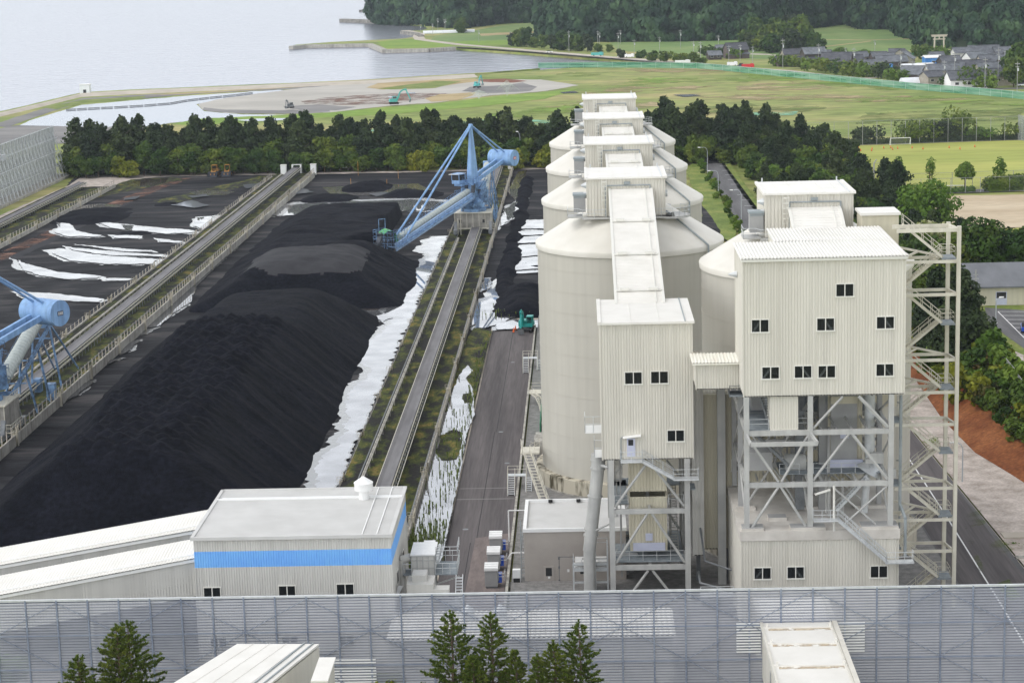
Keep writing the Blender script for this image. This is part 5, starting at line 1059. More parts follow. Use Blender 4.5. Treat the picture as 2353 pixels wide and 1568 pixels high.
conveyor('stockyard conveyor between coal piles and silos, running under the blue stacker', -27.4, 196, 662, 2.6, 1.0)
conveyor('stockyard conveyor along the far side of the largest coal pile', -94.4, 196, 664, 2.6, 1.05)
conveyor('shorter stockyard conveyor beside the lattice wind screen', -160, 380, 640, 2.2, 1.1)
def bank(lbl, x0, x1, y0, y1, z=.75):
    n = 60; ys = np.linspace(y0, y1, n); m = MB(); vs = []
    us = [0,.12,.25,.42,.6,.78,.9,1]
    for y in ys:
        for u in us:
            x = x0+(x1-x0)*u; vs.append((x, y, z+.25*noise.noise((x*.5,y*.2,1))*(0 < u < 1)))
    k = len(us); m.add(vs, [(i*k+j,i*k+j+1,(i+1)*k+j+1,(i+1)*k+j) for i in range(n-1) for j in range(k-1)]); return m.build(lbl, M['weeds'], smooth=True, kind='structure')
bank('conveyor_bank', -34.2, -22.9, 196, 664); bank('conveyor_bank', -101, -87.6, 196, 664, .7)
bank('conveyor_bank', -166, -150, 380, 640, .6)
def pwall(lbl, x, y0, y1, h, side, posts=True, pl=.9, sp=2.0, z0=0, pit=.4):
    t = thing('retaining_wall', lbl, 'wall', (x,(y0+y1)/2,0)); MB().box(x-.14,x+.14,y0,y1,-.1,h).build('panel', M['concrete'], t); m = MB(); y = y0; k = 0
    while y < y1:
        m.box(x-.075,x+.075,y-.075,y+.075,h,h+pl); y += sp; k += 1
    m.build('post_line', M['concretepath'], t)['kind'] = 'stuff'
    m = MB(); m.box(x-.02,x+.02,y0,y1,h+pl-.2,h+pl-.13); m.box(x-.02,x+.02,y0,y1,h+pl*.35,h+pl*.35+.04); m.build('mesh_rail', M['steeldark'], t, whole=True)
    m = MB(); y = y0+14
    while y < y1: m.box(x-pit,x+pit,y-.35,y+.35,0,h+.5); m.rail([(x-.5,y-.4,h+.4),(x+.5,y-.4,h+.4),(x+.5,y+.4,h+.4)],.8,.5); m.tube((x+.2,y,h+.4),(x+.5,y+.3,h+1.6),.09,5); y += 23+4*math.sin(y)
    m.build('sprinkler_pit', M['stained'], t)
pwall('weathered concrete wall between the conveyor bank and the flooded strip by the haul road', -22.7, 212, 660, 1.5, 1, sp=2.4, pl=.8)
pwall('low mossy wall between the large coal pile puddles and the conveyor bank', -34.4, 212, 640, .3, -1, sp=4.8, pl=.75, pit=.26)
pwall('tall concrete wall with many pale posts facing the dimpled coal pile', -87.3, 212, 655, 2.0, 1, sp=2.6, pl=1.5)
pwall('concrete wall with pale posts edging the empty far yard', -101.2, 330, 655, 1.0, -1, sp=3.2, pl=1.1)
pwall('concrete wall with white posts beside the shorter far conveyor', -149.5, 380, 640, 1.4, 1, sp=3, pl=1.3)
m = MB()
for x in (-32.0,-23.2,-98.8,-90.2): m.box(x-.07,x+.07,200,660,.85,1.02)
m.build('crane_rails', M['steeldark'], kind='structure')
def duct(lbl, x, y0, y1):
    t = thing('cable_duct', lbl, 'cable duct', (x,(y0+y1)/2,.7)); m = MB(); m.box(x-.22,x-.02,y0,y1,1.6,1.75); m.box(x+.02,x+.2,y0,y1,1.55,1.7); y = y0
    while y < y1: m.box(x-.2,x-.12,y-.08,y+.08,.6,1.6); m.box(x+.08,x+.16,y-.08,y+.08,.6,1.55); y += 4
    m.build('trough_on_trestles', M['concrete'], t)
duct('beige cable duct on trestles beside the nearer stockyard conveyor', -31.2, 214, 500); duct('beige cable duct on trestles beside the farther stockyard conveyor', -98.0, 330, 655)
def endpost(x, lbl): t = thing('marker_block', lbl, 'block', (x,663,0)); m = MB().box(x-.9,x+.9,662,664,0,3.6).build('body', M['white'], t); MB().box(x-1,x+1,661.9,664.1,3.6,3.8).build('cap', M['frame'], t)
endpost(-98.5, 'white block at the conveyor head nearer the wheel loaders'); endpost(-88.6, 'white block on the wall side of the farther conveyor head'); endpost(-23.4, 'white block below the counterweight at the nearer conveyor head')
t = thing('head_pulley', 'white pulley frame at the head of the farther conveyor', 'pulley frame', (-94.4,665,0)); MB().box(-96,-95.6,664,666,0,3.6).box(-93.2,-92.8,664,666,0,3.6).box(-96,-92.8,664.6,665.4,3.4,3.6).build('frame', M['white'], t); MB().tube((-95.6,665,2.4),(-93.2,665,2.4),.5,12).build('drum', M['black'], t)
# ================================================================ STACKER RECLAIMERS
def text_ihi(c, ux, uz, h, m, plate, parent):
    ux, uz = Vector(ux), Vector(uz); nrm = ux.cross(uz); b = MB(); pl = MB(); c = Vector(c)
    pl.solid([c-ux*1.05*h-uz*.62*h, c+ux*1.05*h-uz*.62*h, c+ux*1.05*h+uz*.62*h, c-ux*1.05*h+uz*.62*h], nrm*.05); o = pl.build('name_plate', plate, parent); q = c+nrm*.055
    def st(a0, a1, b0, b1): b.solid([q+ux*a0*h+uz*b0*h, q+ux*a1*h+uz*b0*h, q+ux*a1*h+uz*b1*h, q+ux*a0*h+uz*b1*h], nrm*.04)
    for x in (-.68,.68):
        st(x-.10,x+.10,-.4,.4); st(x-.2,x+.2,.28,.4); st(x-.2,x+.2,-.4,-.28)
    for x in (-.22,.22): st(x-.09,x+.09,-.4,.4); st(x-.15,x+.15,.3,.4); st(x-.15,x+.15,-.4,-.3)
    st(-.16,.16,-.07,.07); b.build('lettering', m, o)
def reclaimer(lbl, loc, plate, ink, cz=0.):
    t = thing('stacker_reclaimer', lbl, 'stacker reclaimer', (0,0,0)); d = Vector((-.53,-.848,0)).normalized(); s = Vector((-d.y,d.x,0)); s = Vector((d.y,-d.x,0))*-1
    def S(a, l, z): return d*a+s*l+Vector((0,0,z))     # a along boom, l sideways
    s2 = Vector((.848,-.53,0)).normalized(); s = s2
    bl, bd, gv = M['blue'], M['bluedirt_shade'], M['galv']
    m = MB(); m.box(-4.7,4.7,-4,4,2.2,6.2)
    m.build('carriage', M['carriage'], t); m = MB()
    for k in range(7): x = -4.7+k*1.55; m.box(x-.06,x+.06,-4.08,-4,2.2,6.2)
    m.box(-4.9,4.9,-4.3,4.3,6.2,6.4); m.box(-4.8,4.8,-4.15,-4,2.2,2.5); m.build('carriage_rib', M['steelcream'], t)
    m = MB(); m.box(-3.6,-3,-4.06,-4.0,3.8,4.6); m.box(2.4,3,-4.06,-4,3.8,4.6); m.build('carriage_window', M['inner'], t)
    m = MB(); m.rail([(3.4,-4.4,2.2),(5.6,-4.4,2.2),(5.6,2,2.2)],1.2,.8,.04); m.rail([(4.9,-3.5,6.4),(4.9,4,6.4)],1.1,1,.04); m.box(3.4,5.6,-4.5,-4.1,2.1,2.2); m.build('carriage_rail', M['steelcream'], t)
    for x in (-4.5,4.4):
        for y in (-5.2,5.2):
            b = MB(); b.box(x-.45,x+.45,y-1.8,y+1.8,1.3,2.3); b.bar((x,y*.75,4),(x,y,1.9),.7,.5)
            for q in (-1.2,0,1.2): b.tube((x-.25,y+q,1.45),(x+.25,y+q,1.45),.42,12)
            b.build('bogie', M['steeldark'], t)
    for x in (-3.9,-3.2): MB().box(x-.1,x+.1,-4.6,-4.4,.8,5).build('anchor_leg', M['steelcream'], t)
    MB().lathe([(3.3,6.3),(3.3,7.2),(2.9,7.3),(2.9,7.9)], (0,0), 28).build('turntable', bd, t, smooth=R(40))
    m = MB(); m.solid([S(-3.4,-3.0,7.9),S(4,-3.0,7.9),S(4,2.6,7.9),S(-3.4,2.6,7.9)], (0,0,.7)); m.solid([S(-3,-1.9,8.6),S(2.2,-1.9,8.6),S(2.2,1.9,8.6),S(-3,1.9,8.6)], (0,0,4.2)); m.solid([S(-3.2,.6,8.6),S(.4,.6,8.6),S(.4,2.6,8.6),S(-3.2,2.6,8.6)], (0,0,3.0)); m.build('slew_deck', bd, t)
    m = MB(); m.solid([S(-2.6,.8,12),S(0,.8,12),S(0,2.4,12),S(-2.6,2.4,12)], (0,0,1.9)); m.tube(S(2.2,2.4,9.4),S(.2,2.9,8),.9,12); m.solid([S(-2.2,-3.4,9.5),S(.6,-3.4,9.5),S(.6,-2.0,9.5),S(-2.2,-2,9.5)], (0,0,2.6)); m.build('machinery_house', bl, t); m = MB()
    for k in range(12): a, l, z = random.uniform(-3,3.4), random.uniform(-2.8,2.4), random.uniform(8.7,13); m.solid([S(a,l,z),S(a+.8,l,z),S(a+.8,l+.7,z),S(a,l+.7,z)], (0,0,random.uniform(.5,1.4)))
    m.build('dark_void_box', M['wheel'], t)  # dark boxes that imitate the shaded voids between the machinery
    m = MB()
    for z, w in ((8.7,3.9),(10.6,3.7),(12.8,3.6),(14.3,3.2)): m.rail([S(-3.4,w-.8,z),S(3,w-.8,z),S(3,-w,z),S(-3.4,-w,z),S(-3.4,w-.8,z)],1.1,1.1,.035)
    for z, a in ((8.7,0),(10.7,-1.5),(12.7,.2)): m.stair(S(2,3.4,z), S(-.6,3.4,z+2), .8, s); m.stair(S(-2.4,-3.6,z), S(.4,-3.6,z+2), .8, s)
    for k in range(30):
        a, l, z = random.uniform(-3,3), random.uniform(-3.2,2.6), random.uniform(8.6,14); m.bar(S(a,l,z), S(a+random.uniform(-2,2),l+random.uniform(-1,1),z+random.uniform(-1.5,2)), .16, .2)
    m.build('access_stair', M['bluedirt_shade'], t)
    top = S(.2,0,28.3); m = MB(); ba = [S(-1.4,-.75,15.6),S(1.5,-.75,15.6),S(1.5,.75,15.6),S(-1.4,.75,15.6)]; tp = [top+d*-.3-s*.22,top+d*.3-s*.22,top+d*.3+s*.22,top+d*-.3+s*.22]
    m.add(ba+tp, [(3,2,1,0),(4,5,6,7),(0,1,5,4),(1,2,6,5),(2,3,7,6),(3,0,4,7)]); lo = [S(-.9,-.8,11.5),S(.9,-.8,11.5),S(.9,.8,11.5),S(-.9,.8,11.5)]
    m.add(lo+ba, [(3,2,1,0),(4,5,6,7),(0,1,5,4),(1,2,6,5),(2,3,7,6),(3,0,4,7)]); m.tube(top-s*.5,top+s*.5,.35,8); m.build('mast', bl, t)
    h0, h1 = 11.0, 2.2; A0 = 2.0; A1 = 35.8; zz_ = lambda a: h0+(h1-h0)*(a-A0)/(A1-A0)
    m = MB()
    for l in (-1.75,1.75): m.bar(S(A0,l,zz_(A0)-.3),S(A1,l,zz_(A1)-.3),.32,1.9)
    for k in range(11): a = A0+1+k*3.2; m.bar(S(a,-1.7,zz_(a)-.6),S(a,1.7,zz_(a)-.6),.2,.3)
    m.build('boom', M['paleblue'], t)
    m = MB(); m.solid([S(A0+1,2.0,zz_(A0+1)-.2),S(A1,2.0,zz_(A1)-.2),S(A1,2.9,zz_(A1)-.2),S(A0+1,2.9,zz_(A0+1)-.2)], (0,0,.08)); m.rail([S(A0+1,2.9,zz_(A0+1)-.1),S(A1,2.9,zz_(A1)-.1)],1.1,1.4,.035); m.rail([S(A0+1,-2.1,zz_(A0+1)+.3),S(A1,-2.1,zz_(A1)+.3)],1.0,1.4,.035); m.build('boom_walkway', bd, t)
    m = MB(); m.tube(S(A0-1,0,zz_(A0-1)+.55),S(A1-4,0,zz_(A1-4)+.55),.8,16); 
    tb = m.build('belt_cover', M['tubecov'], t, smooth=R(40)); m = MB()
    for k in range(30): a = A0-.5+k*1.02; m.tube(S(a,0,zz_(a)+.55),S(a+.14,0,zz_(a+.14)+.55),.85,16)
    m.build('cover_band', M['tubeband'], tb)
    for l in (-1.6,1.6): MB().tube(top+s*(l*.12), S(31.5,l,zz_(31.5)+.4), .25, 8).build('forestay', bl, t)
    for l in (-.5,.5): MB().tube(top+s*l*.3, S(-13.2,l*2.2,20.2+cz), .22, 8).build('backstay', bl, t)
    for l in (-1.2,1.2): MB().bar(S(1.0,l,13.9), S(-13.6,l*.9,18.3+cz), .55, .9).build('counterweight_arm', bl, t)
    MB().box(-.1,.1,-.1,.1,0,.1) if False else None
    ca, cb = S(-14.2,-3.6,18.6+cz), S(-14.2,3.6,18.6+cz)
    if (cb-ca).dot(Vector((0,-1,0))) < 0: ca, cb = cb, ca
    m = MB(); m.tube(ca, cb, 2.1, 40); cw = m.build('counterweight', bl, t, smooth=R(30)); ax = (cb-ca).normalized()
    m = MB(); m.tube(ca+ax*2.9, ca+ax*3.3, 2.13, 40); m.tube(ca+ax*5.0, ca+ax*5.06, 2.115, 40); m.build('seam_band', bl, cw)
    for k in range(12): pass
    ux = Vector((0,0,1)).cross(ax).normalized(); text_ihi(cb+ax*.02, ux, (0,0,1), .56, ink, plate, cw)
    # bucket wheel, hood, tip frame
    c = S(A1+.6,-.9,2.7); m = MB(); n = 28; ring = []
    for r0_, r1_, w in ((2.45,3.05,.6),(.3,.7,.7)):
        vs = []; 
        for i in range(n):
            a = TAU*i/n; e = d*math.cos(a)+Vector((0,0,math.sin(a)))
            vs += [c+e*r0_-s*w, c+e*r1_-s*w, c+e*r1_+s*w, c+e*r0_+s*w]
        m.add(vs, [(4*i+j,4*((i+1)%n)+j,4*((i+1)%n)+(j+1)%4,4*i+(j+1)%4) for i in range(n) for j in range(4)])
    for k in range(8):
        a = TAU*k/8; e = d*math.cos(a)+Vector((0,0,math.sin(a))); m.bar(c+e*.5, c+e*2.5, .25, .3)
        f = d*-math.sin(a)+Vector((0,0,math.cos(a))); m.solid([c+e*2.8-s*.7, c+e*3.6-s*.6+f*.2, c+e*3.6+s*.6+f*.2, c+e*2.8+s*.7], f*.7)
    m.build('bucket_wheel', M['wheel'], t)
    m = MB(); n = 14; vs = []
    for i in range(n+1):
        a = R(55)+R(125)*i/n; e = d*math.cos(a)*1.05+Vector((0,0,math.sin(a)))
        vs += [c+e*2.9-s*1.3, c+e*3.75-s*.2, c+e*3.3+s*1.3]
    m.add(vs, [(3*i+j,3*(i+1)+j,3*(i+1)+j+1,3*i+j+1) for i in range(n) for j in (0,1)]); m.build('wheel_hood', M['green'], t, smooth=True)
    m = MB()
    for z in (.6,2.2,3.8): m.rail([S(A1-4,2.4,zz_(A1)-1+z),S(A1+2.6,2.4,zz_(A1)-1+z),S(A1+2.6,-3.0,zz_(A1)-1+z),S(A1-2,-3.0,zz_(A1)-1+z)],1.3,1.1,.05)
    for k in range(22):
        a, l, z = random.uniform(A1-1,A1+3), random.uniform(-3.4,-1.9), random.uniform(.6,4.8); m.bar(S(a,l,z), S(a+random.uniform(-1.4,1.4),l+random.uniform(-.6,.6),z+random.uniform(-1,1)), .16, .22)
    m.path([S(A1+.5,-2.8,5),S(A1+.5,-2.8,8.6),S(A1-2.8,-3.4,8.3),S(A1-2.8,-3.4,5)], .1, 6); m.build('tip_frame', bd, t)
    m = MB(); m.tube(S(A1-1.2,-2.2,2.6),S(A1-1.2,-4.2,2.6),.8,12); m.solid([S(A1-2.4,-4.2,1.6),S(A1-.2,-4.2,1.6),S(A1-.2,-2.4,1.6),S(A1-2.4,-2.4,1.6)], (0,0,.7)); m.build('wheel_drive', M['steeldark'], t)
    # cab
    m = MB(); cb_ = [S(1.5,-3.6,13.6),S(4.2,-3.6,13.6),S(4.2,-1.3,13.6),S(1.5,-1.3,13.6)]; m.solid(cb_, (0,0,.9)); m.solid([p+Vector((0,0,2.3)) for p in cb_], (0,0,.35)); 
    for p in cb_: m.bar(p+Vector((0,0,.9)), p+Vector((0,0,2.3)), .16)
    m.solid([S(1.5,-3.3,13.0),S(3.6,-3.3,13.0),S(3.6,-1.0,13.0),S(1.5,-1.0,13.0)], (0,0,.5)); m.bar(S(1.5,-1.6,13.4),S(0,-.6,13.4),.5,.8); c_ = m.build('cab', bl, t); m = MB(); m.solid([S(1.6,-3.5,14.5),S(4.1,-3.5,14.5),S(4.1,-1.4,14.5),S(1.6,-1.4,14.5)], (0,0,1.4)); m.build('cab_glass', M['inner'], c_)
    MB().solid([S(1.2,-4.4,15.9),S(4.4,-4.4,15.9),S(4.4,-1.2,16.1),S(1.2,-1.2,16.1)], (0,0,.12)).build('cab_roof', M['white'], c_)
    # tripper: covered belt that climbs along the track to the machine
    m = MB(); m.tube((2.3,4.,8.6),(2.6,28,14.9),1.1,18); tb = m.build('tripper_cover', M['tubecov'], t, smooth=R(40)); m = MB()
    for k in range(24): y = 4.6+k*.97; z = 8.6+(y-4)*6.3/24; x = 2.3+(y-4)*.0125; m.tube((x,y,z),(x,y+.16,z+.04),1.15,18)
    m.build('cover_band', M['tubeband'], tb)
    m = MB()
    for x in (1.0,3.8):
        m.bar((x,3,6.2),(x,29,13.0),.3,.8); m.rail([(x+(.7 if x > 2 else -.7),4,6.6),(x+(.7 if x > 2 else -.7),29,13.1)],1.1,1.6,.035)
    m.box(.6,4.3,3,3.4,6,7); m.build('tripper_frame', bd, t)
    m = MB()
    for y, z in ((12,8.4),(20,10.5),(28,12.6)):
        for x in (1.0,3.8): m.bar((x,y,z),(x+(1.2 if x > 2 else -1.2),y+1,1.3),.3,.3)
        m.bar((1,y,z-2),(3.8,y,z-2),.2,.2)
    m.bar((3.8,29,12.6),(4.6,42,2.5),.22,.3); m.bar((1,29,12.6),(.4,42,2.5),.22,.3); m.box(3.6,5.0,24,25.4,.9,3.6); m.box(-.2,1.0,30,31.5,.9,3.2); m.build('tripper_leg', bd, t)
    MB().box(1.4,3.7,27.8,29.6,12.4,16.0).build('discharge_head', bl, t)
    t.location = loc; return t
reclaimer('blue stacker reclaimer at work on the far coal pile, its green hooded wheel lowered', (-28.0,515,0), M['red'], M['white'])
reclaimer('second blue stacker reclaimer, nearer the dimpled coal pile, navy plate on its counterweight', (-93.6,302,0), M['navy'], M['white'], -.6)
# ================================================================ LATTICE WIND SCREEN (far left)
t = thing('wind_screen', 'tall galvanised lattice wind screen standing at the yard edge near the tree belt', 'fence', (-178,400,0)); X = -178.5; H = 17.2
m = MB(); 
def bay(y):
    b = MB(); b.tube((X,y,0),(X,y,H),.13,5); b.tube((X+4.6,y,0),(X+.35,y,H-2),.12,5); b.tube((X,y,4.5),(X+3.4,y,4.8),.08,4); b.tube((X,y,9),(X+2.3,y,9),.08,4); b.tube((X,y,0),(X+3.5,y,4.5),.07,4); b.tube((X+3.5,y,4.5),(X,y,9),.07,4); b.tube((X,y,9),(X+1.3,y,13),.07,4)
    for z in (0.3,4.6,9,13.2,17): b.tube((X+max(.1,4.5-z*.27),y,z),(X+max(.1,4.5-z*.27),y+4,z),.09,4); b.tube((X,y,z),(X,y+4,z),.06,4)
    for z0, z1 in ((0.3,4.6),(4.6,9),(9,13.2),(13.2,17)): b.tube((X+4.5-z0*.27,y,z0),(X+max(.1,4.5-z1*.27),y+2,z1),.06,4); b.tube((X+max(.1,4.5-z1*.27),y+2,z1),(X+4.5-z0*.27,y+4,z0),.06,4)
    return b
b0 = bay(440.).build('truss_bay', M['galv'], t); p0 = MB().box(X-.2,X-.12,440,444,.3,H).build('screen_panel', mat('screen_sheet', (.42,.44,.43), (.52,.54,.53), .6, .5, alpha=.7), t)
for i in range(1, 60):
    for o in (b0, p0): c = o.copy(); COL.objects.link(c); c.location.y += 4*i
MB().box(X+.6,X+2.4,610,612.5,12.6,14.4).build('camera_box', M['galv'], t); MB().box(X-1,X+5.4,430,682,-.1,.7).build('footing', M['concrete'], t)
MB().rail([(X+4,676,.7),(X+9,680,.7),(X+9,684,.7)],2.2,2,.12).build('end_barrier', M['white'], t)
# ================================================================ MACHINES
def excavator(lbl, loc, rz, m1, sc=1., boomup=False):
    t = thing('excavator', lbl, 'excavator', (0,0,0))
    for s in (-1,1):
        b = MB(); b.box(s*.98-.27,s*.98+.27,-1.35,1.35,.12,.72)
        for y in (-1.35,1.35): b.tube((s*.98-.27,y,.42),(s*.98+.27,y,.42),.36,12)
        b.build('track', M['black'], t)
    MB().lathe([(.6,.6),(.6,.95)], (0,0), 16).box(-.7,.7,-.5,.5,.35,.65).build('undercarriage', M['steeldark'], t)
    b = MB(); b.box(-1.2,1.2,-1.5,1.1,.95,1.6); b.lathe([(1.2,.95),(1.2,1.75),(1.1,1.9)], (0,-.55), 20); b.box(.1,1.2,-1.2,1.0,1.6,2.0); b.build('body', m1, t, smooth=R(35))
    b = MB(); b.box(-1.2,-.15,-.5,1.05,2.65,2.78); b.box(-1.2,-.15,-.5,-.4,1.6,2.65)
    for x in (-1.16,-.2):
        for y in (-.4,1.0): b.bar((x,y,1.6),(x,y,2.7),.1)
    c = b.build('cab', m1, t); MB().box(-1.14,-.22,-.38,1.0,1.62,2.65).build('cab_glass', M['glass'], c)
    b = MB(); pts = [(.35,1.0,1.6),(.35,1.9,3.6),(.35,2.9,3.9),(.35,3.5,3.7)] if not boomup else [(.35,1.0,1.6),(.35,2.3,4.3),(.35,3.4,5.0),(.35,4.6,4.9)]
    for p, q in zip(pts, pts[1:]): b.bar(p, q, .36, .5)
    b.tube((.35,1.2,1.2),(.35,2.0,3.0),.1,6); b.build('boom', m1, t)
    e = pts[-1]; st = (.35,e[1]+.35,1.2) if not boomup else (.35,e[1]+1.2,1.6)
    b = MB(); b.bar((e[0],e[1]-.4,e[2]+.3), st, .28, .4); b.tube((.35,e[1]-1,e[2]+.5),(.35,e[1]-.1,e[2]+.5),.09,6); b.build('stick', m1, t)
    b = MB(); b.add([(-.15,st[1]-.3,st[2]),(.85,st[1]-.3,st[2]),(.85,st[1]-.7,st[2]-.9),(-.15,st[1]-.7,st[2]-.9),(-.15,st[1]+.25,st[2]-.1),(.85,st[1]+.25,st[2]-.1),(.85,st[1]-.1,st[2]-1.05),(-.15,st[1]-.1,st[2]-1.05)], [(0,1,2,3),(4,7,6,5),(0,3,7,4),(1,5,6,2),(2,6,7,3)]); b.build('bucket', M['steeldark'], t)
    t.location = loc; t.rotation_euler[2] = rz; t.scale = (sc,)*3; return t
p = G(1206,768,.3); excavator('teal excavator parked on the concrete apron, bucket towards the haul road', (p[0]+.2,p[1]+3.2,.31), R(172), M['teal'], 1.12)
p = G(905,241,.5); excavator('pale teal excavator with outstretched boom on the red soil patch', (p[0],p[1],.7), R(-82), M['tealfar'], 1.35, True)
p = G(1096,203,.5); excavator('pale teal excavator with raised boom beside the grey silt mound', (p[0],p[1],.7), R(-20), M['tealfar'], 1.15, True)
p = G(667,250,.5); excavator('small dark excavator at the edge of the sand flat', (p[0],p[1],.7), R(160), M['steeldark'], 1.0)
def loader(lbl, loc, rz):
    t = thing('wheel_loader', lbl, 'wheel loader', (0,0,0))
    for x in (-1.2,1.2):
        for y in (-1.7,1.7): w = MB().tube((x-.35,y,.85),(x+.35,y,.85),.85,16).build('wheel', M['black'], t); MB().tube((x-.37,y,.85),(x+.37,y,.85),.35,10).build('rim', M['yellow'], w)
    b = MB(); b.box(-1.0,1.0,-3.4,-.4,1.0,2.4); b.box(-.9,.9,-3.6,-2.6,.9,2.2); b.box(-.8,.8,-.4,2.4,.9,1.6); b.box(-1.5,1.5,-2.4,-1.0,1.75,1.9); b.build('body', M['yellow'], t)
    b = MB(); b.box(-.85,.85,-.9,.7,3.5,3.65)
    for x in (-.8,.8):
        for y in (-.85,.65): b.bar((x,y,1.6),(x,y,3.5),.1)
    c = b.build('cab', M['yellow'], t); MB().box(-.78,.78,-.84,.62,1.65,3.5).build('cab_glass', M['glass'], c)
    b = MB()
    for x in (-.6,.6): b.bar((x,1.4,1.9),(x,3.4,.7),.22,.45)
    b.build('lift_arm', M['yellow'], t)
    b = MB(); b.add([(-1.6,3.3,.1),(1.6,3.3,.1),(1.6,4.4,.1),(-1.6,4.4,.1),(-1.6,3.2,1.5),(1.6,3.2,1.5)], [(0,1,2,3),(0,4,5,1),(0,3,4),(1,5,2)]); b.box(-1.6,1.6,3.05,3.25,.1,1.55); b.build('bucket', M['wheel'], t)
    t.location = loc; t.rotation_euler[2] = rz; t.scale = (1.0,)*3
p = G(494,406); loader('yellow wheel loader on the yard track, the one nearer the lattice screen', (p[0],p[1],.3), R(176)); p = G(524,405); loader('yellow wheel loader on the yard track, the one nearer the conveyor', (p[0],p[1],.3), R(178))
def cone(lbl, px, z=0, s=1., g=None):
    p = G(*px, z); t = thing('traffic_cone', lbl, 'traffic cone', (0,0,0), g); MB().lathe([(.18,.04),(.03,.7)], (0,0), 10).build('body', M['orange'], t); MB().box(-.22,.22,-.22,.22,0,.04).build('base', M['black'], t); t.location = (p[0],p[1],z); t.scale = (s,)*3; return t
cone('orange traffic cone in front of the parked teal excavator', (1180,763), .31, 1.3); cone('orange traffic cone close beside the excavator track', (1184,758), .31, 1.3)
c0 = cone('small orange marker scattered on the turf near the white goal', (1900,345), .3, 1.3, 'orange markers on the turf')
for px in [(1862,349),(1885,347),(1915,346),(1931,344),(1948,345),(1961,343),(1972,342),(1977,347),(2003,343),(2002,347),(2030,341),(2046,340),(2050,344),(2062,342),(2095,341),(2120,343),(2180,340),(2205,343),(2239,338)]: dup(c0, G(*px,.3))
# ================================================================ VEGETATION
def cloud(blobs, n, size, seed, flatk=0., elong=1., shell=(.55,1.05), jit=.5):
    rg = np.random.default_rng(seed); V = []
    tot = sum(max(b[3]*b[4],.01)**1. for b in blobs)
    for bx, by, bz, rx, rz_ in blobs:
        k = max(6, int(n*rx*rz_/tot)); u = rg.normal(size=(k,3)); u /= np.linalg.norm(u,axis=1)[:,None]; r = rg.uniform(shell[0],shell[1],k)**.6
        c = u*r[:,None]*np.array([rx,rx,rz_])+np.array([bx,by,bz]); nr = u+rg.normal(size=(k,3))*jit; nr[:,2] += flatk; nr /= np.linalg.norm(nr,axis=1)[:,None]
        a = np.cross(nr, rg.normal(size=(k,3))); a /= np.linalg.norm(a,axis=1)[:,None]; b = np.cross(nr,a); s = (size*rg.uniform(.5,1.4,k))[:,None]
        a = a*s*elong; b = b*s; f = nr*s*.35
        V.append(np.stack([c-a*.9-b*.35, c-b*.9-f, c+a*.9+b*.3, c+b*.9+f],1).reshape(-1,3))
    V = np.concatenate(V); return V, np.arange(len(V)).reshape(-1,4)
def trunk_mb(h, r, lean=0, limbs=4, seed=1, spread=.35, z0=.35):
    rg = random.Random(seed); b = MB(); pts = [(lean*h*.02*i*i/9, 0, h*i/6*.95) for i in range(7)]
    for i in range(6): b.tube(pts[i], pts[i+1], r*(1-i/7), 7, r*(1-(i+1)/7))
    for k in range(limbs):
        z = h*(z0+(.8-z0)*k/max(1,limbs)); a = rg.uniform(0,TAU); L = h*spread*rg.uniform(.6,1.1)*(1-.4*k/limbs); b.tube((0,0,z),(L*math.cos(a),L*math.sin(a),z+L*.55), r*.4, 5, r*.08)
    return b
def proto(name, lbl, cat, blobs, n, size, leaf, h, r, seed, group=None, **kw):
    t = thing(name, lbl, cat, (0,0,0), group); tk = {k: kw.pop(k) for k in ('limbs','spread','z0','lean') if k in kw}
    V, F = cloud(blobs, n, size, seed, **kw); me = np_mesh('crown', V, F); link('crown', me, M[leaf], t); trunk_mb(h, r, seed=seed, **tk).build('trunk', M['wood'], t); return t
def pineblobs(h, w, seed, k=16, bare=.25):
    rg = random.Random(seed); out = []
    for i in range(k):
        u = (i+.5)/k; z = h*(bare+(1-bare)*u); rr = w*(1-u)**.5*rg.uniform(.55,1.1)+.3; a = rg.uniform(0,TAU); q = rr*rg.uniform(.2,.75)
        out.append((q*math.cos(a), q*math.sin(a), z, rr*.75+.35, h*.055+.45))
    out += [(rg.uniform(-.5,.5),rg.uniform(-.5,.5),h*.96,.8,h*.055)]+[(rg.uniform(-1.6,1.6),rg.uniform(-1.6,1.6),h*rg.uniform(.86,1.02),.38,h*.06) for _ in range(5)]; return out
def broadblobs(h, w, seed, k=14, base=.25):
    rg = random.Random(seed); out = [(0,0,h*.62,w*.62,h*.28)]
    for i in range(k):
        a = rg.uniform(0,TAU); u = rg.uniform(base+.1,.95); e = math.sqrt(max(.05,1-((u-.55)/.5)**2)); q = w*.72*e*rg.uniform(.5,1); out.append((q*math.cos(a), q*math.sin(a), h*u*.92, w*rg.uniform(.28,.48), h*rg.uniform(.09,.17)))
    return out
HID = (0,-500,-60)
def put(p, x, y, z=0, s=1., lbl=None, group=None, sz=None): return dup(p, (x,y,z), random.uniform(0,TAU), lbl, group, (s*random.uniform(.85,1.15), s*random.uniform(.85,1.15), sz or s*random.uniform(.8,1.22)))
PINES = [proto('pine_tree', 'x', 'tree', pineblobs(14, 5.2, i, 26, .12), 3600, .40, 'pine', 13.5, .28, 10+i, flatk=.3, limbs=6, shell=(.3,1.1)) for i in range(4)]
BROADS = [proto('broadleaf_tree', 'x', 'tree', broadblobs(10, 4.8, 30+i, 20, .12), 2200, .42, 'broad', 8.5, .25, 40+i, flatk=.2, limbs=5) for i in range(4)]
BL = [proto('broadleaf_tree', 'x', 'tree', broadblobs(8, 4.2, 60+i, 18, .05), 1800, .42, 'broadlight', 7, .2, 70+i, flatk=.2, limbs=5) for i in range(2)]
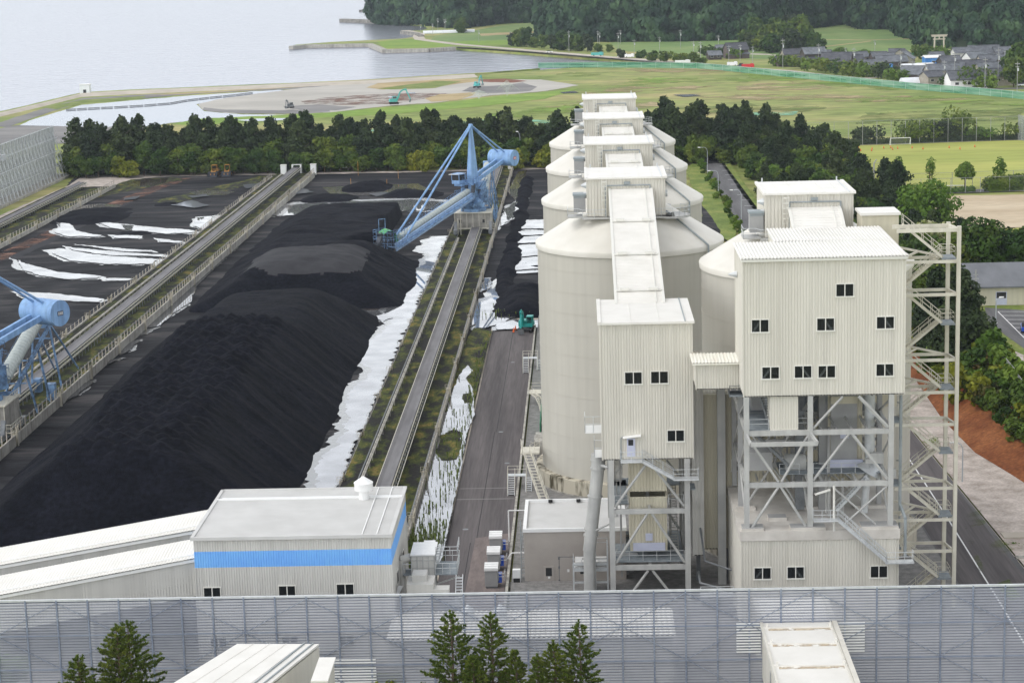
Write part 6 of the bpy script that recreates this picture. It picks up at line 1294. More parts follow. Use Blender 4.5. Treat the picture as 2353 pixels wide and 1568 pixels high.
YL = [proto('broadleaf_tree', 'x', 'tree', broadblobs(7, 3.8, 80+i, 18, .05), 1600, .42, 'yellowleaf', 6, .2, 90+i, flatk=.2, limbs=5) for i in range(2)]
USED = set()
def place(p, *a, **k):
    USED.add(p.name); return put(p, *a, **k)
GB = 'trees of the windbreak belt'; LP = 'dark pine standing in the windbreak belt behind the coal yard'; LBr = 'dark green broadleaf tree along the yard side of the windbreak belt'; LY = 'yellow green leafy tree at the front of the windbreak belt'
for row, (dy, kinds, step) in enumerate([(27,'P',4.6),(21,'P',4.6),(15,'PPB',4.8),(8,'PBB',5.0),(2,'B',4.6)]):
    x = -176+row*1.3
    while x < 62:
        y = 668+dy+random.uniform(-2,2)+max(0,(x+150))*-.02; xx = x+random.uniform(-1.5,1.5)
        if not (-190 < xx < -171 and row == 4):
            k = random.choice(kinds); q = random.random()
            edge = (1.12 if xx < -120 else 1.0) if xx < 6 else 1.12
            if k == 'P': place(random.choice(PINES), xx, y, 0, edge*random.uniform(.82,1.12), lbl=LP, group=GB)
            elif q < .18 and row == 4: place(random.choice(YL), xx, y-1, 0, random.uniform(.9,1.3), lbl=LY, group=GB)
            else: place(random.choice(BROADS), xx, y, 0, random.uniform(.8,1.1) if row < 4 else random.uniform(.62,.95), lbl=LBr, group=GB)
        x += step*random.uniform(.8,1.2)
# belt on the service road side
GR = 'trees between the service road and the sports turf'
pts = []
for _ in range(6000):
    y = random.uniform(440,700); t_ = (y-440)/260; xa = 54.5-t_*5.5; xb = 84-t_*2
    if y < 520: xb = 80+(520-y)*.06
    if y < 480: xa += (480-y)*.18
    x = random.uniform(xa,xb)
    if all((x-a)**2+(y-b)**2 > 4.6**2 for a,b in pts): pts.append((x,y))
    if len(pts) > 175: break
for x, y in pts:
    t_ = (y-440)/260; edge = x-(54.5-t_*5.5)
    if edge < 5 and random.random() < .6: place(random.choice(BROADS+BL[:1]), x, y, 0, random.uniform(.5,.8), lbl='leafy tree on the service road edge of the eastern tree belt', group=GR)
    elif random.random() < .45: place(random.choice(PINES), x, y, 0, random.uniform(.62,.95)*(.9 if y < 560 else 1), lbl='dark pine within the tree belt along the service road', group=GR)
    else: place(random.choice(BROADS+BL), x, y, 0, random.uniform(.7,1.05), lbl='leafy broadleaf tree within the tree belt along the service road', group=GR)
# named trees on the right
SHP = lambda nm, lbl, px, py, z, h, w, leaf, n, size, seed, k=18, base=.15, **kw: (lambda t, p: setattr(t,'location',p))(proto(nm, lbl, 'tree', broadblobs(h, w, seed, k, base), n, size, leaf, h*.85, h*.028, seed, flatk=.2, **kw), G(px,py,z))
SHP('round_tree', 'large round bright green tree before the bare court, behind the shaft head', 2133, 585, 0, 18.5, 8.2, 'roundleaf', 6500, .42, 201, 34, .1)
SHP('dark_tree', 'dark spreading tree on the grass beyond the grey roofed hall', 2262, 640, 5, 12.5, 6.6, 'broad', 4200, .4, 202, 26, .1)
SHP('dark_tree', 'dark bushy tree standing farthest along beside the court lawn', 2340, 640, 5, 11, 6.0, 'broad', 3600, .4, 203, 24, .1)
SHP('blossom_tree', 'cream blossoming tree beside the top of the stair tower', 2150, 640, 3, 12, 5.6, 'blossom', 3600, .4, 204, 24, .2)
SHP('dark_tree', 'dark tree filling the gap behind the blossoming tree', 2205, 660, 3, 11.5, 5.5, 'broad', 3600, .4, 205, 24, .1)
SHP('dark_tree', 'tall shadowy tree directly behind the stair tower flights', 2120, 770, 3, 14, 6, 'broad', 4200, .4, 206, 26, .05)
SHP('dark_tree', 'leafy tree behind the upper flight of the stair tower', 2115, 660, 2, 12, 5.5, 'broad', 3600, .4, 207, 24, .05)
t = proto('cedar_tree', 'dense dark conifer with drooping tiers beside the grey roofed hall', 'tree', pineblobs(14, 5.2, 208, 30, .02), 6500, .34, 'pine', 13, .3, 208, flatk=.6); t.location = G(2205,815,6)
t = proto('cedar_tree', 'second dense conifer nearer the stair tower post', 'tree', pineblobs(13, 5.0, 209, 28, .02), 6000, .34, 'pine', 12, .3, 209, flatk=.6); t.location = G(2150,800,5)
# avenue of young trees by the turf
def avenue(lbl, px, py, h, w, seed, n, k, base, leaf='broadlight', size=.32):
    SHP('young_tree', lbl, px, py, 0, h, w, leaf, n, size, seed, k, base, limbs=7, spread=.3, z0=.4)
avenue('young tree with a bushy crown at the turf edge behind the net posts', 1976, 441, 11.5, 3.9, 301, 1300, 16, .3); avenue('upright young tree second along the turf edge', 2057, 440, 10, 3.0, 302, 950, 13, .3)
avenue('thin sparse young tree with forked bare stem', 2135, 437, 9.5, 2.2, 303, 330, 9, .5); avenue('round compact young tree over the clipped hedge', 2216, 436, 8.8, 3.6, 304, 1900, 18, .3, 'broadlight'); avenue('slim open young tree rising from the long hedge', 2297, 431, 9.5, 2.4, 305, 480, 11, .4)
# hedges and field bushes
def bush(lbl, px, w, h, leaf='broad', n=700, size=.4, name='bush', z=0, dep=None, seed=1, k=10):
    p = G(*px, z); rg = random.Random(seed); bl = [(rg.uniform(-.5,.5)*w*.8, rg.uniform(-.5,.5)*(dep or w)*.6, h*rg.uniform(.3,.62), w*rg.uniform(.2,.32), h*rg.uniform(.3,.42)) for _ in range(k)]
    V, F = cloud(bl, n, size, seed, flatk=.3); o = link(name, np_mesh(name, V, F), M[leaf]); o.location = p; return tag(o, lbl, 'bush' if name != 'hedge' else 'hedge')
def hedge(lbl, a, b, h, w, leaf='broad', z=0, seed=3, n=None):
    P, Q = Vector(G(*a,z)), Vector(G(*b,z)); L = (Q-P).length; k = max(3,int(L/1.6)); bl = []
    for i in range(k): c = P.lerp(Q,(i+.5)/k)-P; bl.append((c.x, c.y, h*.5, w*.55, h*.55))
    V, F = cloud(bl, n or int(L*60), .32, seed, flatk=.2); dq = (Q-P).normalized(); sd = Vector((-dq.y,dq.x,0))*w*.38; z1 = Vector((0,0,h*.78)); e = Q-P; core = np.array([tuple(v) for v in (-sd,sd,sd+z1,-sd+z1,e-sd,e+sd,e+sd+z1,e-sd+z1)]); F = np.concatenate([F, np.array([(0,1,2,3),(5,4,7,6),(4,0,3,7),(1,5,6,2),(3,2,6,7)])+len(V)]); V = np.concatenate([V,core]); o = link('hedge', np_mesh('hedge', V, F), M[leaf]); o.location = P; return tag(o, lbl, 'hedge')
hedge('long dark clipped hedge along the far edge of the turf, beneath the net posts', (1850,336.5), (2345,321), 2.2, 2.2, 'pine', seed=5)
hedge('short clipped green hedge beside the path below the avenue trees', (2165,445), (2238,441), 1.7, 2, 'broadlight', seed=6); hedge('long loose hedge between the path and the court fence', (2268,441), (2400,434), 4.6, 4.5, 'broad', seed=7, n=4200)
for i, (lb, px, w, h, lf) in enumerate([('dark rounded bush on the meadow behind the turf hedge', (1990,328), 12, 6, 'pine'), ('dark bush at the hedge corner near the tree belt', (1842,328), 10, 7, 'pine'), ('pale feathery tree-like bush behind the goal', (2108,327), 18, 9, 'broad'), ('very dark bush beside the goal behind the hedge', (2160,325), 11, 8, 'pine'), ('dark low bush next to the tall meadow tree', (2190,324), 10, 7, 'pine'), ('tall loose bush towering over the far hedge', (2216,322), 13, 13, 'broad'), ('light low bush on the meadow near the far hedge end', (2252,322), 12, 5, 'broadlight'), ('sparse bush where the tall net turns', (2335,320), 12, 7, 'broad')]): bush(lb, px, w, h, lf, 900, .5, seed=400+i, dep=w*.6)
# shrubs on the cutting slope: many kinds, each a plant
SB = []
for i, lf in enumerate(['broad','broadlight','yellowleaf','broadlight','rustleaf','broad']):
    bl = broadblobs(2.6, 1.3, 500+i, 9, .0); V, F = cloud(bl, 420, .2, 500+i, flatk=.2); me = np_mesh('shrub', V, F); SB.append((me, M[lf], lf))
names = {'broad':'dark green shrub on the red cutting slope','broadlight':'light green shrub on the red cutting slope','rustleaf':'rusty leaved shrub on the red cutting slope','yellowleaf':'yellow green shrub on the red cutting slope'}
cnt = 0
for _ in range(1500):
    t_ = random.uniform(0,1); i = random.uniform(.8,6.6); k = int(i); f = i-k; lx = low[k][0]*(1-f)+low[k+1][0]*f; ly = low[k][1]*(1-f)+low[k+1][1]*f; ux = up[k][0]*(1-f)+up[k+1][0]*f; uy = up[k][1]*(1-f)+up[k+1][1]*f
    x = lx+(ux-lx)*t_; y = ly+(uy-ly)*t_
    if t_ < .40+.22*noise.noise((x*.1,y*.06,2)) and not (y > 305 and t_ > .28): continue
    me, mm, lf = SB[min(5,int(random.random()*6))]; o = link('shrub', me, mm); tag(o, names[lf], 'shrub', 'shrubs covering the red cutting slope'); o.location = (x,y,T*t_-.3); s = random.uniform(1.0,2.1); o.scale = (s,s,s*random.uniform(.8,1.2)); o.rotation_euler[2] = random.uniform(0,6); cnt += 1
    if cnt > 290: break
for i in range(26):
    me, mm, lf = SB[random.choice((0,1,1))]; o = link('shrub', me, mm); x = 41.0+random.uniform(-.8,.8)+.003*i; y = 395+i*10.5; o.location = (39.0+random.uniform(-1.2,1.2), y, -.2); o.scale = (random.uniform(.7,1.4),)*3; tag(o, 'small green shrub on the verge along the service road', 'shrub', 'verge shrubs along the service road')
# reeds standing in the flooded strip
rg = np.random.default_rng(5); Vs = []
for cx, cy, n, sx, sy in ((-21.3,238,420,1.2,4.5),(-19.8,243,160,1.2,5),(-20,262,110,1.5,12),(-20.5,290,80,1.3,14),(-18.9,330,160,.5,25),(-15,398,120,3,1.5)):
    x = rg.normal(cx,sx,n); y = rg.normal(cy,sy,n); h = rg.uniform(.4,1.1,n); a = rg.uniform(0,6.3,n); w = .075
    x = np.clip(x,-22.3,-18.3) if cx < -17 else x
    for i in range(n): dx, dy = w*math.cos(a[i]), w*math.sin(a[i]); Vs += [(x[i]-dx,y[i]-dy,.5),(x[i]+dx,y[i]+dy,.5),(x[i]+dx*.4+rg.uniform(-.2,.2),y[i]+dy*.4,.5+h[i]),(x[i]-dx*.4,y[i]-dy*.4,.5+h[i])]
V = np.array(Vs); o = link('reeds', np_mesh('reeds', V, np.arange(len(V)).reshape(-1,4)), M['reed']); tag(o, kind='stuff')
# foreground pines: whorled branches with needle tufts
def fgpine(lbl, px, py, Y, h, w, seed, leaf='pinefg'):
    rg = random.Random(seed); top = W(px, py, Y); x0, y0, z0 = top[0], Y, top[2]-h; t = thing('young_pine', lbl, 'pine tree', (x0,y0,z0)); b = MB(); b.tube((x0,y0,z0),(x0+.1,y0,z0+h*.6),.16,7,.09); b.tube((x0+.1,y0,z0+h*.6),(x0,y0,z0+h*.97),.09,6,.03); P = []; D = []
    z = h*.08
    while z < h*.97:
        u = 1-z/h; L0 = w*(u**.72)*1.05+.12; nb = 6 if u > .15 else 5; a0 = rg.uniform(0,6)
        for k in range(nb):
            a = a0+TAU*k/nb+rg.uniform(-.3,.3); L = L0*rg.uniform(.6,1.15); rise = .25+.5*(1-u)+rg.uniform(-.1,.15); e = (math.cos(a),math.sin(a),rise); s = (x0,y0,z0+z); q = (x0+e[0]*L,y0+e[1]*L,z0+z+rise*L*.75)
            b.tube(s,q,.035*(.4+u),4,.012); m = max(3,int(L/.16))
            for i in range(m):
                f = .3+.7*(i+.5)/m; side = rg.uniform(-.5,.5)*L*.42*(1.15-f); P.append((s[0]+(q[0]-s[0])*f-e[1]*side, s[1]+(q[1]-s[1])*f+e[0]*side, s[2]+(q[2]-s[2])*f+rg.uniform(-.03,.1))); D.append((e[0]*.6,e[1]*.6,.75+rise*.4))
        z += h*.052*rg.uniform(.75,1.3)
    for i in range(4): P.append((x0,y0,z0+h*(.95+.018*i))); D.append((0,0,1))
    P = np.array(P); D = np.array(D); r2 = np.random.default_rng(seed); n = 15; P = np.repeat(P,n,0); D = np.repeat(D,n,0); d = D+r2.normal(size=D.shape)*.5; d /= np.linalg.norm(d,axis=1)[:,None]; s = np.cross(d, r2.normal(size=d.shape)); s /= np.linalg.norm(s,axis=1)[:,None]; L = r2.uniform(.16,.34,len(P))[:,None]; wd = .04
    V = np.stack([P-s*wd*.6, P+s*wd*.6, P+d*L*.6+s*wd, P+d*L, P+d*L*.6-s*wd],1).reshape(-1,3)-np.array([x0,y0,z0]); F = np.arange(len(V)).reshape(-1,5)
    b.build('trunk', M['wood'], t); link('crown', np_mesh('crown', V, F), M[leaf], t)
fgpine('tall young pine with a wide skirt in front of the wind fence', 1034, 1406, 166, 9.5, 3.6, 1); fgpine('bright green young pine with upturned branches, before the wind fence and shed roof', 1126, 1413, 165, 9, 2.9, 2); fgpine('tallest dark young pine before the fence under the switch building', 1329, 1428, 166, 9, 2.9, 3)
fgpine('smaller young pine leaning against its taller neighbour at the fence', 1271, 1474, 164, 7, 2.1, 4); fgpine('thin young pine sapling between two larger pines', 1234, 1505, 163, 6, 1.4, 5); fgpine('low dark pine beside the bright young pine', 1182, 1497, 164, 6, 1.6, 6)
fgpine('slim pine with pointed top on the near side of the fence, in a pair', 266, 1436, 166, 9, 3.0, 7); fgpine('twin pine with broad lower branches beside the slim pointed pine', 292, 1430, 167, 9.5, 4.0, 8); fgpine('short bushy pine at the foot of the pine pair', 178, 1508, 164, 6.5, 2.6, 9); fgpine('stubby pine filling the foot of the middle pine group', 1085, 1510, 163.5, 6, 2.0, 10)
o = bush('bright leafy bush at the fence foot apart from the pines', (10,1575), 4, 3.2, 'broadlight', 1200, .28, seed=601, z=3.5); o = bush('light green bush top beside the white gallery end', (890,1580), 3.2, 1.6, 'yellowleaf', 700, .2, seed=602, z=4.5)
# ================================================================ FORESTED HILLS
FB = [cloud([(0,0,.62,.72,.42)]+[(.55*math.cos(a),.55*math.sin(a),.45+.3*math.sin(a*3+i),.42,.3) for a in np.linspace(0,TAU,7)[:-1]], 420, .15, 700+i, flatk=.25, jit=.28) for i in range(5)]
def hill(lbl, front, depth, slope, H, seed, sp=8.5, z0=0.):
    P = [Vector(G(x,y,0)) for x,y in front]; rg = np.random.default_rng(seed); n = 40; cum = [0]
    for a, b in zip(P, P[1:]): cum.append(cum[-1]+(b-a).length)
    def at(s):
        for i in range(len(P)-1):
            if s <= cum[i+1] or i == len(P)-2: return P[i].lerp(P[i+1], (s-cum[i])/(cum[i+1]-cum[i]))
    def hz(s, d):
        e = min(1, s/30+.15, (cum[-1]-s)/30+.15)
        return H*(1-math.exp(-d*slope/H))*e*(1+.35*noise.noise((s*.012,d*.012,seed)))
    rows = 16; vs = []
    for i in range(n+1):
        s = cum[-1]*i/n; p = at(s); v = Vector((p.x,p.y,0)).normalized()
        for k in range(rows+1): d = depth*(k/rows)**1.3; q = p+v*d; vs.append((q.x,q.y,hz(s,d)-.3))
    b = MB(); b.add(vs, [(i*(rows+1)+k,(i+1)*(rows+1)+k,(i+1)*(rows+1)+k+1,i*(rows+1)+k+1) for i in range(n) for k in range(rows)]); b.build('hill', M['hill'], smooth=True, kind='structure')
    VV = []; FF = []; o = 0; s = 2.
    while s < cum[-1]:
        d = 1.; 
        while d < min(depth,150):
            s2 = s+rg.uniform(-.5,.5)*sp; d2 = d+rg.uniform(-.5,.5)*sp; s2 = min(max(s2,0),cum[-1]); p = at(s2); v = Vector((p.x,p.y,0)).normalized(); q = p+v*max(d2,0); r = sp*rg.uniform(.45,1.05)*(.8 if d < 8 else 1.); V, F = FB[rg.integers(5)]; a = rg.uniform(0,TAU); c_, s_ = math.cos(a), math.sin(a)
            X = np.stack([(V[:,0]*c_-V[:,1]*s_)*r,(V[:,0]*s_+V[:,1]*c_)*r,V[:,2]*r*rg.uniform(1.1,1.7)-.2*r],1)+np.array([q.x,q.y,hz(s2,max(d2,0))]); VV.append(X); FF.append(F+o); o += len(X); d += sp*.82
        s += sp*.9
    ob = link('hillside_forest', np_mesh('hillside_forest', np.concatenate(VV), np.concatenate(FF)), M['forest']); tag(ob, lbl, None, kind='stuff')
hill(None, [(864,52),(900,54.5),(950,56),(985,57),(1020,63),(1060,66),(1123,57),(1180,54),(1262,50)], 300, .55, 95, 1, 14)
hill(None, [(1247,83),(1262,92),(1320,97),(1420,97),(1540,96),(1640,94),(1710,91),(1770,78),(1820,70),(1870,65),(1930,56),(1955,48)], 260, .6, 85, 2, 11.5)
hill(None, [(1960,44),(1968,66),(2000,68),(2066,69),(2078,86),(2118,90),(2124,106),(2160,112),(2230,112),(2300,110),(2420,108)], 260, .6, 85, 3, 11)
hill(None, [(1940,42),(1960,36),(1985,36)], 200, .5, 90, 4, 10)
# the copse and the trees round the village
GC = 'trees of the copse behind the village'
HT = [proto('broadleaf_tree', 'x', 'tree', broadblobs(12, 6, 800+i, 22, .05), 1300, .75, lf, 10, .3, 800+i, flatk=.2) for i, lf in enumerate(['broad','broad','broad','pine'])]
for i, (px, py, s) in enumerate([(1712,108,1.1),(1735,104,1.4),(1760,112,1.3),(1775,122,1.2),(1800,118,1.5),(1790,100,1.5),(1820,122,1.3),(1835,110,1.6),(1850,120,1.2),(1745,118,1.0),(1870,122,.9),(1885,126,.9),(1722,118,.9),(1810,104,1.4)]): p = G(px,py); place(random.choice(HT), p[0],p[1],0,s,lbl='broadleaf tree in the round copse between paddies and village roofs', group=GC)
for i, (px, py, s) in enumerate([(2338,194,1.5),(2352,190,1.8),(2328,200,1.0),(2352,176,1.5)]): p = G(px,py); place(random.choice(HT), p[0],p[1],0,s,lbl='very dark tree clump crowding over the village street', group='dark trees by the village street')
for i, (px, py, s) in enumerate([(1180,106,1.0),(1195,107,1.1),(1210,108,1.0),(1228,110,.8),(1250,112,.8),(1272,114,.9),(1290,116,1.1),(1310,117,1.0),(1330,118,.9),(1350,119,.8),(1375,120,.6),(1400,121,.5),(1060,76,1.0),(1052,73,.8),(1425,134,.6)]): p = G(px,py); place(random.choice(HT), p[0],p[1],0,s,lbl='bushy tree in the strip of woodland beside the coast road', group='trees beside the coast road')
vb = [(1625,128,8,'broad'),(1660,132,7,'broad'),(1690,135,8,'broadlight'),(1930,128,6,'broadlight'),(1840,158,10,'broad'),(1870,164,10,'broadlight'),(1900,168,11,'broad'),(1935,172,12,'broad'),(1965,176,12,'broad'),(1990,178,10,'broadlight'),(2010,176,10,'broad'),(2035,180,12,'pine'),(1785,152,8,'broadlight'),(1810,154,9,'broad'),(2060,190,9,'broadlight'),(2090,186,8,'broad'),(2190,202,9,'broad'),(2238,204,16,'broad'),(2262,206,8,'broadlight'),(2140,140,11,'broad'),(2160,134,12,'broadlight'),(2180,142,9,'broad'),(2120,130,9,'broad'),(2110,176,6,'broadlight'),(1610,152,5,'broad'),(1470,134,5,'broad'),(1500,140,7,'broad'),(1530,143,8,'broad'),(1560,146,7,'broad'),(1590,143,7,'broad'),(2000,138,5,'broad'),(1985,134,6,'broadlight')]
for i, (px, py, w, lf) in enumerate(vb): o = bush({'broad':'dark green garden bush among the village houses','broadlight':'light green garden bush among the village houses','pine':'blackish evergreen bush among the village houses'}[lf], (px,py), w*1.25, w*.62+2, lf, 420, .75, seed=900+i, dep=w); o['group'] = 'garden bushes round the village'
# ================================================================ VILLAGE
def house(lbl, px, py, L, D, hw, rh, rot, wall='housedark', porch=0, roof='tile', hip=False, wins=2):
    p = G(px,py); t = thing('house', lbl, 'house', (0,0,0)); a, b = L/2, D/2; w = MB(); w.box(-a,a,-b,b,0,hw); w.add([(-a,-b,hw),(-a,b,hw),(-a,0,hw+rh),(a,-b,hw),(a,b,hw),(a,0,hw+rh)], [(0,2,1),(3,4,5)]); w.build('wall', M[wall], t)
    r = MB(); o = .7; e = a+(.5); dz = rh*o/b
    for s in (-1,1): r.add([(-e,s*(b+o),hw-dz),(e,s*(b+o),hw-dz),(e,0,hw+rh),(-e,0,hw+rh),(-e,s*(b+o),hw-dz+.28),(e,s*(b+o),hw-dz+.28),(e,0,hw+rh+.28),(-e,0,hw+rh+.28)], [(0,1,2,3),(4,5,6,7),(0,1,5,4),(0,3,7,4),(1,2,6,5)])
    r.box(-e-.1,e+.1,-.22,.22,hw+rh+.1,hw+rh+.55); r.build('roof', M[roof], t)
    if porch: q = MB(); q.add([(-a-.5,-b-porch,hw*.5),(a+.5,-b-porch,hw*.5),(a+.5,-b,hw*.5+porch*.45),(-a-.5,-b,hw*.5+porch*.45),(-a-.5,-b-porch,hw*.5-.25),(a+.5,-b-porch,hw*.5-.25)], [(0,1,2,3),(0,1,5,4)]); q.build('lean_to_roof', M[roof], t); MB().box(-a,a,-b-porch+.6,-b,0,hw*.5).build('lean_to', M[wall], t)
    for i in range(wins):
        x = -a+L*(i+.5)/wins; f = MB().box(x-.95,x+.95,-b-.08,-b+.02,hw*.45,hw*.45+1.3).build('window', M['frame'], t); MB().box(x-.85,x+.85,-b-.11,-b-.07,hw*.45+.1,hw*.45+1.2).build('pane', M['inner'], f)
    t.location = p; t.rotation_euler[2] = R(rot)
house('big two storey farmhouse with tall grey roof under the copse', 1690,134,13,10,5.6,3.6,14,'housedark',2.5); house('low grey roofed shed adjoining the copse farmhouse', 1640,137,8,7,3,2,10,'housedark'); house('farmhouse wing with glinting solar panels near the copse', 1662,131,10,7,5,2.2,10,'housedark')
house('long grey roofed barn at the paddy edge below the copse end', 1825,141,15,8,4.5,2.6,12,'housewall'); house('two storey house with cream gable and lean-to roof', 1868,146,13,9,6,3,12,'housedark',2.5); house('small barn with low wide roof near the garden hedge', 1800,152,10,8,3,2.2,20,'housedark'); house('twin shed roof beside the low barn', 1828,153,9,7,3,2.4,35,'housedark')
house('broad farmhouse with very large dark gable roof', 1922,160,16,13,4.6,4.6,-16,'housedark',3.5); house('grey annex behind the broad gable farmhouse', 1960,150,10,7,3.6,2,8,'housedark'); house('pale grey roofed annex between farmhouse and barn', 1890,144,10,9,4,3,-30,'housedark')
house('low L shaped house with pale roof beside the blue sheet', 1998,162,13,8,3.4,2.2,5,'housewall'); house('long single storey house behind the pale roofed one', 2045,158,17,9,4.2,2.8,8,'housedark'); house('small dark roofed house behind the long one', 2034,148,10,7,4.2,2.2,-15,'housedark'); house('gable fronted house with tan end wall', 2078,152,10,10,4.4,3,72,'housewall'); house('little house with red brown gable farthest back in the lane', 2072,139,8,7,4,2.2,60,'housewall'); house('small dark house by the paddy net', 2058,137,8,6,4,2,-10,'housedark')
house('white sheet roofed shed on blue walls', 2140,155,9,7,5.5,.7,6,'tarp',0,'white',wins=1); house('tan hut with a white flat roof in the lane', 2124,164,8,6,3.4,.6,4,'housewall',0,'white',wins=1)
house('brown gabled house beside the plastic tunnels', 2103,187,14,10,4,3.4,-25,'housedark'); house('two storey cream house above the tunnels', 2165,188,17,8,6,2.6,12,'housewall',2); house('pinkish house with a low porch roof next to the tunnels', 2140,196,9,9,4.5,2.2,20,'housewall'); house('white walled house with pale blue grey roof behind the round bush', 2218,203,18,12,4.6,3.6,6,'white',0,wins=3)
house('tall grey plastered house with dark square roof', 2207,156,9,9,8.5,2.2,5,'wallgrey'); house('wide dark temple-like roof house below the wooded hill', 2258,147,17,11,6,4,6,'housedark',2.5); house('grey roofed house farthest along beneath the hill trees', 2310,146,15,10,6,3,10,'housedark'); house('low house roof in front of the plastered tower house', 2202,173,12,8,4.5,2.4,18,'housedark'); house('big grey roof in the middle of the eastern village', 2235,178,17,12,5,3.6,4,'housedark')
house('sprawling farm roof near the dark street trees', 2290,168,20,12,5.5,3.8,8,'housewall',2.5); house('tan walled upper storey house behind the street', 2282,186,17,9,6.5,2.4,6,'housewall',2.5,wins=4); house('small white canopy garage on the village street', 2277,197,9,5,3,.5,3,'housedark',0,'white',wins=0); house('grey roofed house halfway up the slope by the shrine', 2270,158,12,8,5,2.6,-20,'housedark')
for lb, px, py, a, b, hw, rh, ro, wl in [('small grey roofed cottage beside the copse trees', 1845,139,9,7,4,2.4,-20,'housedark'),('low cottage with a pale gable between barn and long house',1975,146,9,8,4,2.4,30,'housewall'),('dark roofed cottage behind the long single storey house',2018,146,9,7,4,2.4,10,'housedark'),('small store house above the blue walled shed',2150,145,8,6,4,2,12,'housewall'),('dark roofed house just above the tan hut lane',2180,163,11,8,5,2.8,15,'housedark'),('grey house squeezed behind the cream two storey house',2188,180,11,8,5,2.8,-12,'housedark'),('two storey house with white end wall by the temple-like roof',2240,160,11,9,6.5,2.8,20,'white'),('long low roofed house under the wooded hill edge',2335,152,14,9,5,3,4,'housedark'),('dark roofed house next to the sprawling farm roof',2322,170,13,9,5.5,3.2,14,'housedark'),('pale walled house by the village street bend',2300,196,12,8,5,2.8,10,'housewall')]: house(lb, px, py, a, b, hw, rh, ro, wl)
def tunnel(lbl, px, py, L, r, rot):
    b = MB(); n = 10; vs = []
    for x in (-L/2,L/2): vs += [(x,r*math.cos(math.pi*i/n),r*1.1*math.sin(math.pi*i/n)) for i in range(n+1)]
    b.add(vs, [(i,i+1,n+2+i,n+1+i) for i in range(n)]+[tuple(range(n+1)),tuple(range(2*n+1,n,-1))]); o = b.build('greenhouse', M['plastic'], smooth=R(30), label=lbl, cat='greenhouse'); o.location = G(px,py); o.rotation_euler[2] = R(rot)
tunnel('short rounded white plastic greenhouse in the village lane', 2092,165,10,4,10); tunnel('long white plastic greenhouse beside the green net fence', 2112,195,19,3.4,14); tunnel('thin white greenhouse at the coast road bend', 1031,76,44,2.2,4)
t = thing('torii_gate', 'pale stone torii gate at the foot of the wooded hill', 'gate', (0,0,0)); MB().tube((-3.1,0,0),(-2.8,0,8),.5,10).build('pillar', M['concretepath'], t); MB().tube((3.1,0,0),(2.8,0,8),.5,10).build('pillar', M['concretepath'], t); MB().box(-4.8,4.8,-.5,.5,8,8.9).box(-5.2,5.2,-.6,.6,8.9,9.3).build('lintel', M['concretepath'], t); MB().box(-3.9,3.9,-.3,.3,6.2,6.8).box(-.4,.4,-.3,.3,6.8,8).build('tie_beam', M['concretepath'], t); t.location = G(2157,114)
for lb, px, w, h in (('bright blue sheet draped over a garden stack', (2034,167), 9, 4.5),('blue net screen at the paddy edge', (2040,137), 14, 2)): p = G(*px); m = MB(); m.solid([(p[0]-w/2,p[1],0),(p[0]+w/2,p[1],0),(p[0]+w/2-.6,p[1]+.8,h),(p[0]-w/2+.4,p[1]+.8,h*.9)], (0,1.5,0)); m.build('tarpaulin', M['tarp'], label=lb, cat='sheet')
p = G(2070,137); q = G(2118,127); MB().bar((p[0],p[1],1.2),(q[0],q[1],1.2),.3,2.4).build('field_net', M['net'], label='teal field net behind the small village houses', cat='net')
p = G(1672,140); 
def car(lbl, px, py, rz, mt, L=4.4, h=1.5, z=.5, van=False):
    t = thing('parked_car', lbl, 'car' if not van else 'truck', (0,0,0)); b = MB(); b.box(-L/2,L/2,-.85,.85,.35,.95 if not van else 2.1); b.build('body', mt, t)
    b = MB(); b.add([(-L*.36,-.78,.95),(L*.22,-.78,.95),(L*.22,.78,.95),(-L*.36,.78,.95),(-L*.28,-.66,h),(L*.1,-.66,h),(L*.1,.66,h),(-L*.28,.66,h)] if not van else [(L*.2,-.8,.9),(L*.5,-.8,.9),(L*.5,.8,.9),(L*.2,.8,.9),(L*.2,-.8,2.5),(L*.42,-.8,2.5),(L*.42,.8,2.5),(L*.2,.8,2.5)], [(4,5,6,7),(0,1,5,4),(1,2,6,5),(2,3,7,6),(3,0,4,7)]); b.build('cabin', M['inner'] if not van else mt, t)
    for x in (-L*.3,L*.3): MB().tube((x,-.88,.33),(x,.88,.33),.33,10).build('wheel', M['black'], t)
    t.location = G(px,py,z); t.rotation_euler[2] = R(rz)
car('white car on the coast road before the woodland strip', 1262, 121.5, -20, M['white'])
car('teal truck stopped on the coast road near the revetment end', 1372, 128.5, -20, M['tealfar'], 8, 2.6, .5, True); car('white truck behind the teal truck on the coast road', 1429,131.5,-15,M['white'],6,2.4,.5,True); car('second white truck parked by the coast road', 1446,132.5,-15,M['white'],6,2.4,.5,True); car('white tanker truck on the gravel track by the net fence', 1568,147,-10,M['white'],9,3,.6,True)
car('red truck parked on the gravel track', 1718,156,-10,M['red'],7,2.8,.6,True); car('dark blue car beside the red truck', 1704,153.5,-10,M['navy'],5,2.,.6); car('white pickup with an orange load on the gravel track', 1682,151.5,-10,M['white'],6,2.2,.6,True); car('grey car at the village street corner', 2349,198,0,M['galv'],4.6,1.6,.6); car('blue car in the marked bay beside the grey roofed hall', 2357,760,80,M['carblue'],4.2,1.5,T+.02)
for lb, px, py, rz, mt in [('small white car beside the pale roofed L shaped house',2005,170,10,'white'),('white van by the tan hut in the village lane',2120,158,70,'plastic'),('silver car in front of the cream two storey house',2178,193,15,'galv'),('white pickup near the white walled house',2240,206,5,'white'),('dark car in the lane behind the plastic tunnels',2125,176,40,'navy'),('white car parked below the big grey roof',2258,190,0,'white')]: car(lb, px, py, rz, M[mt], 4.4, 1.55, .3)
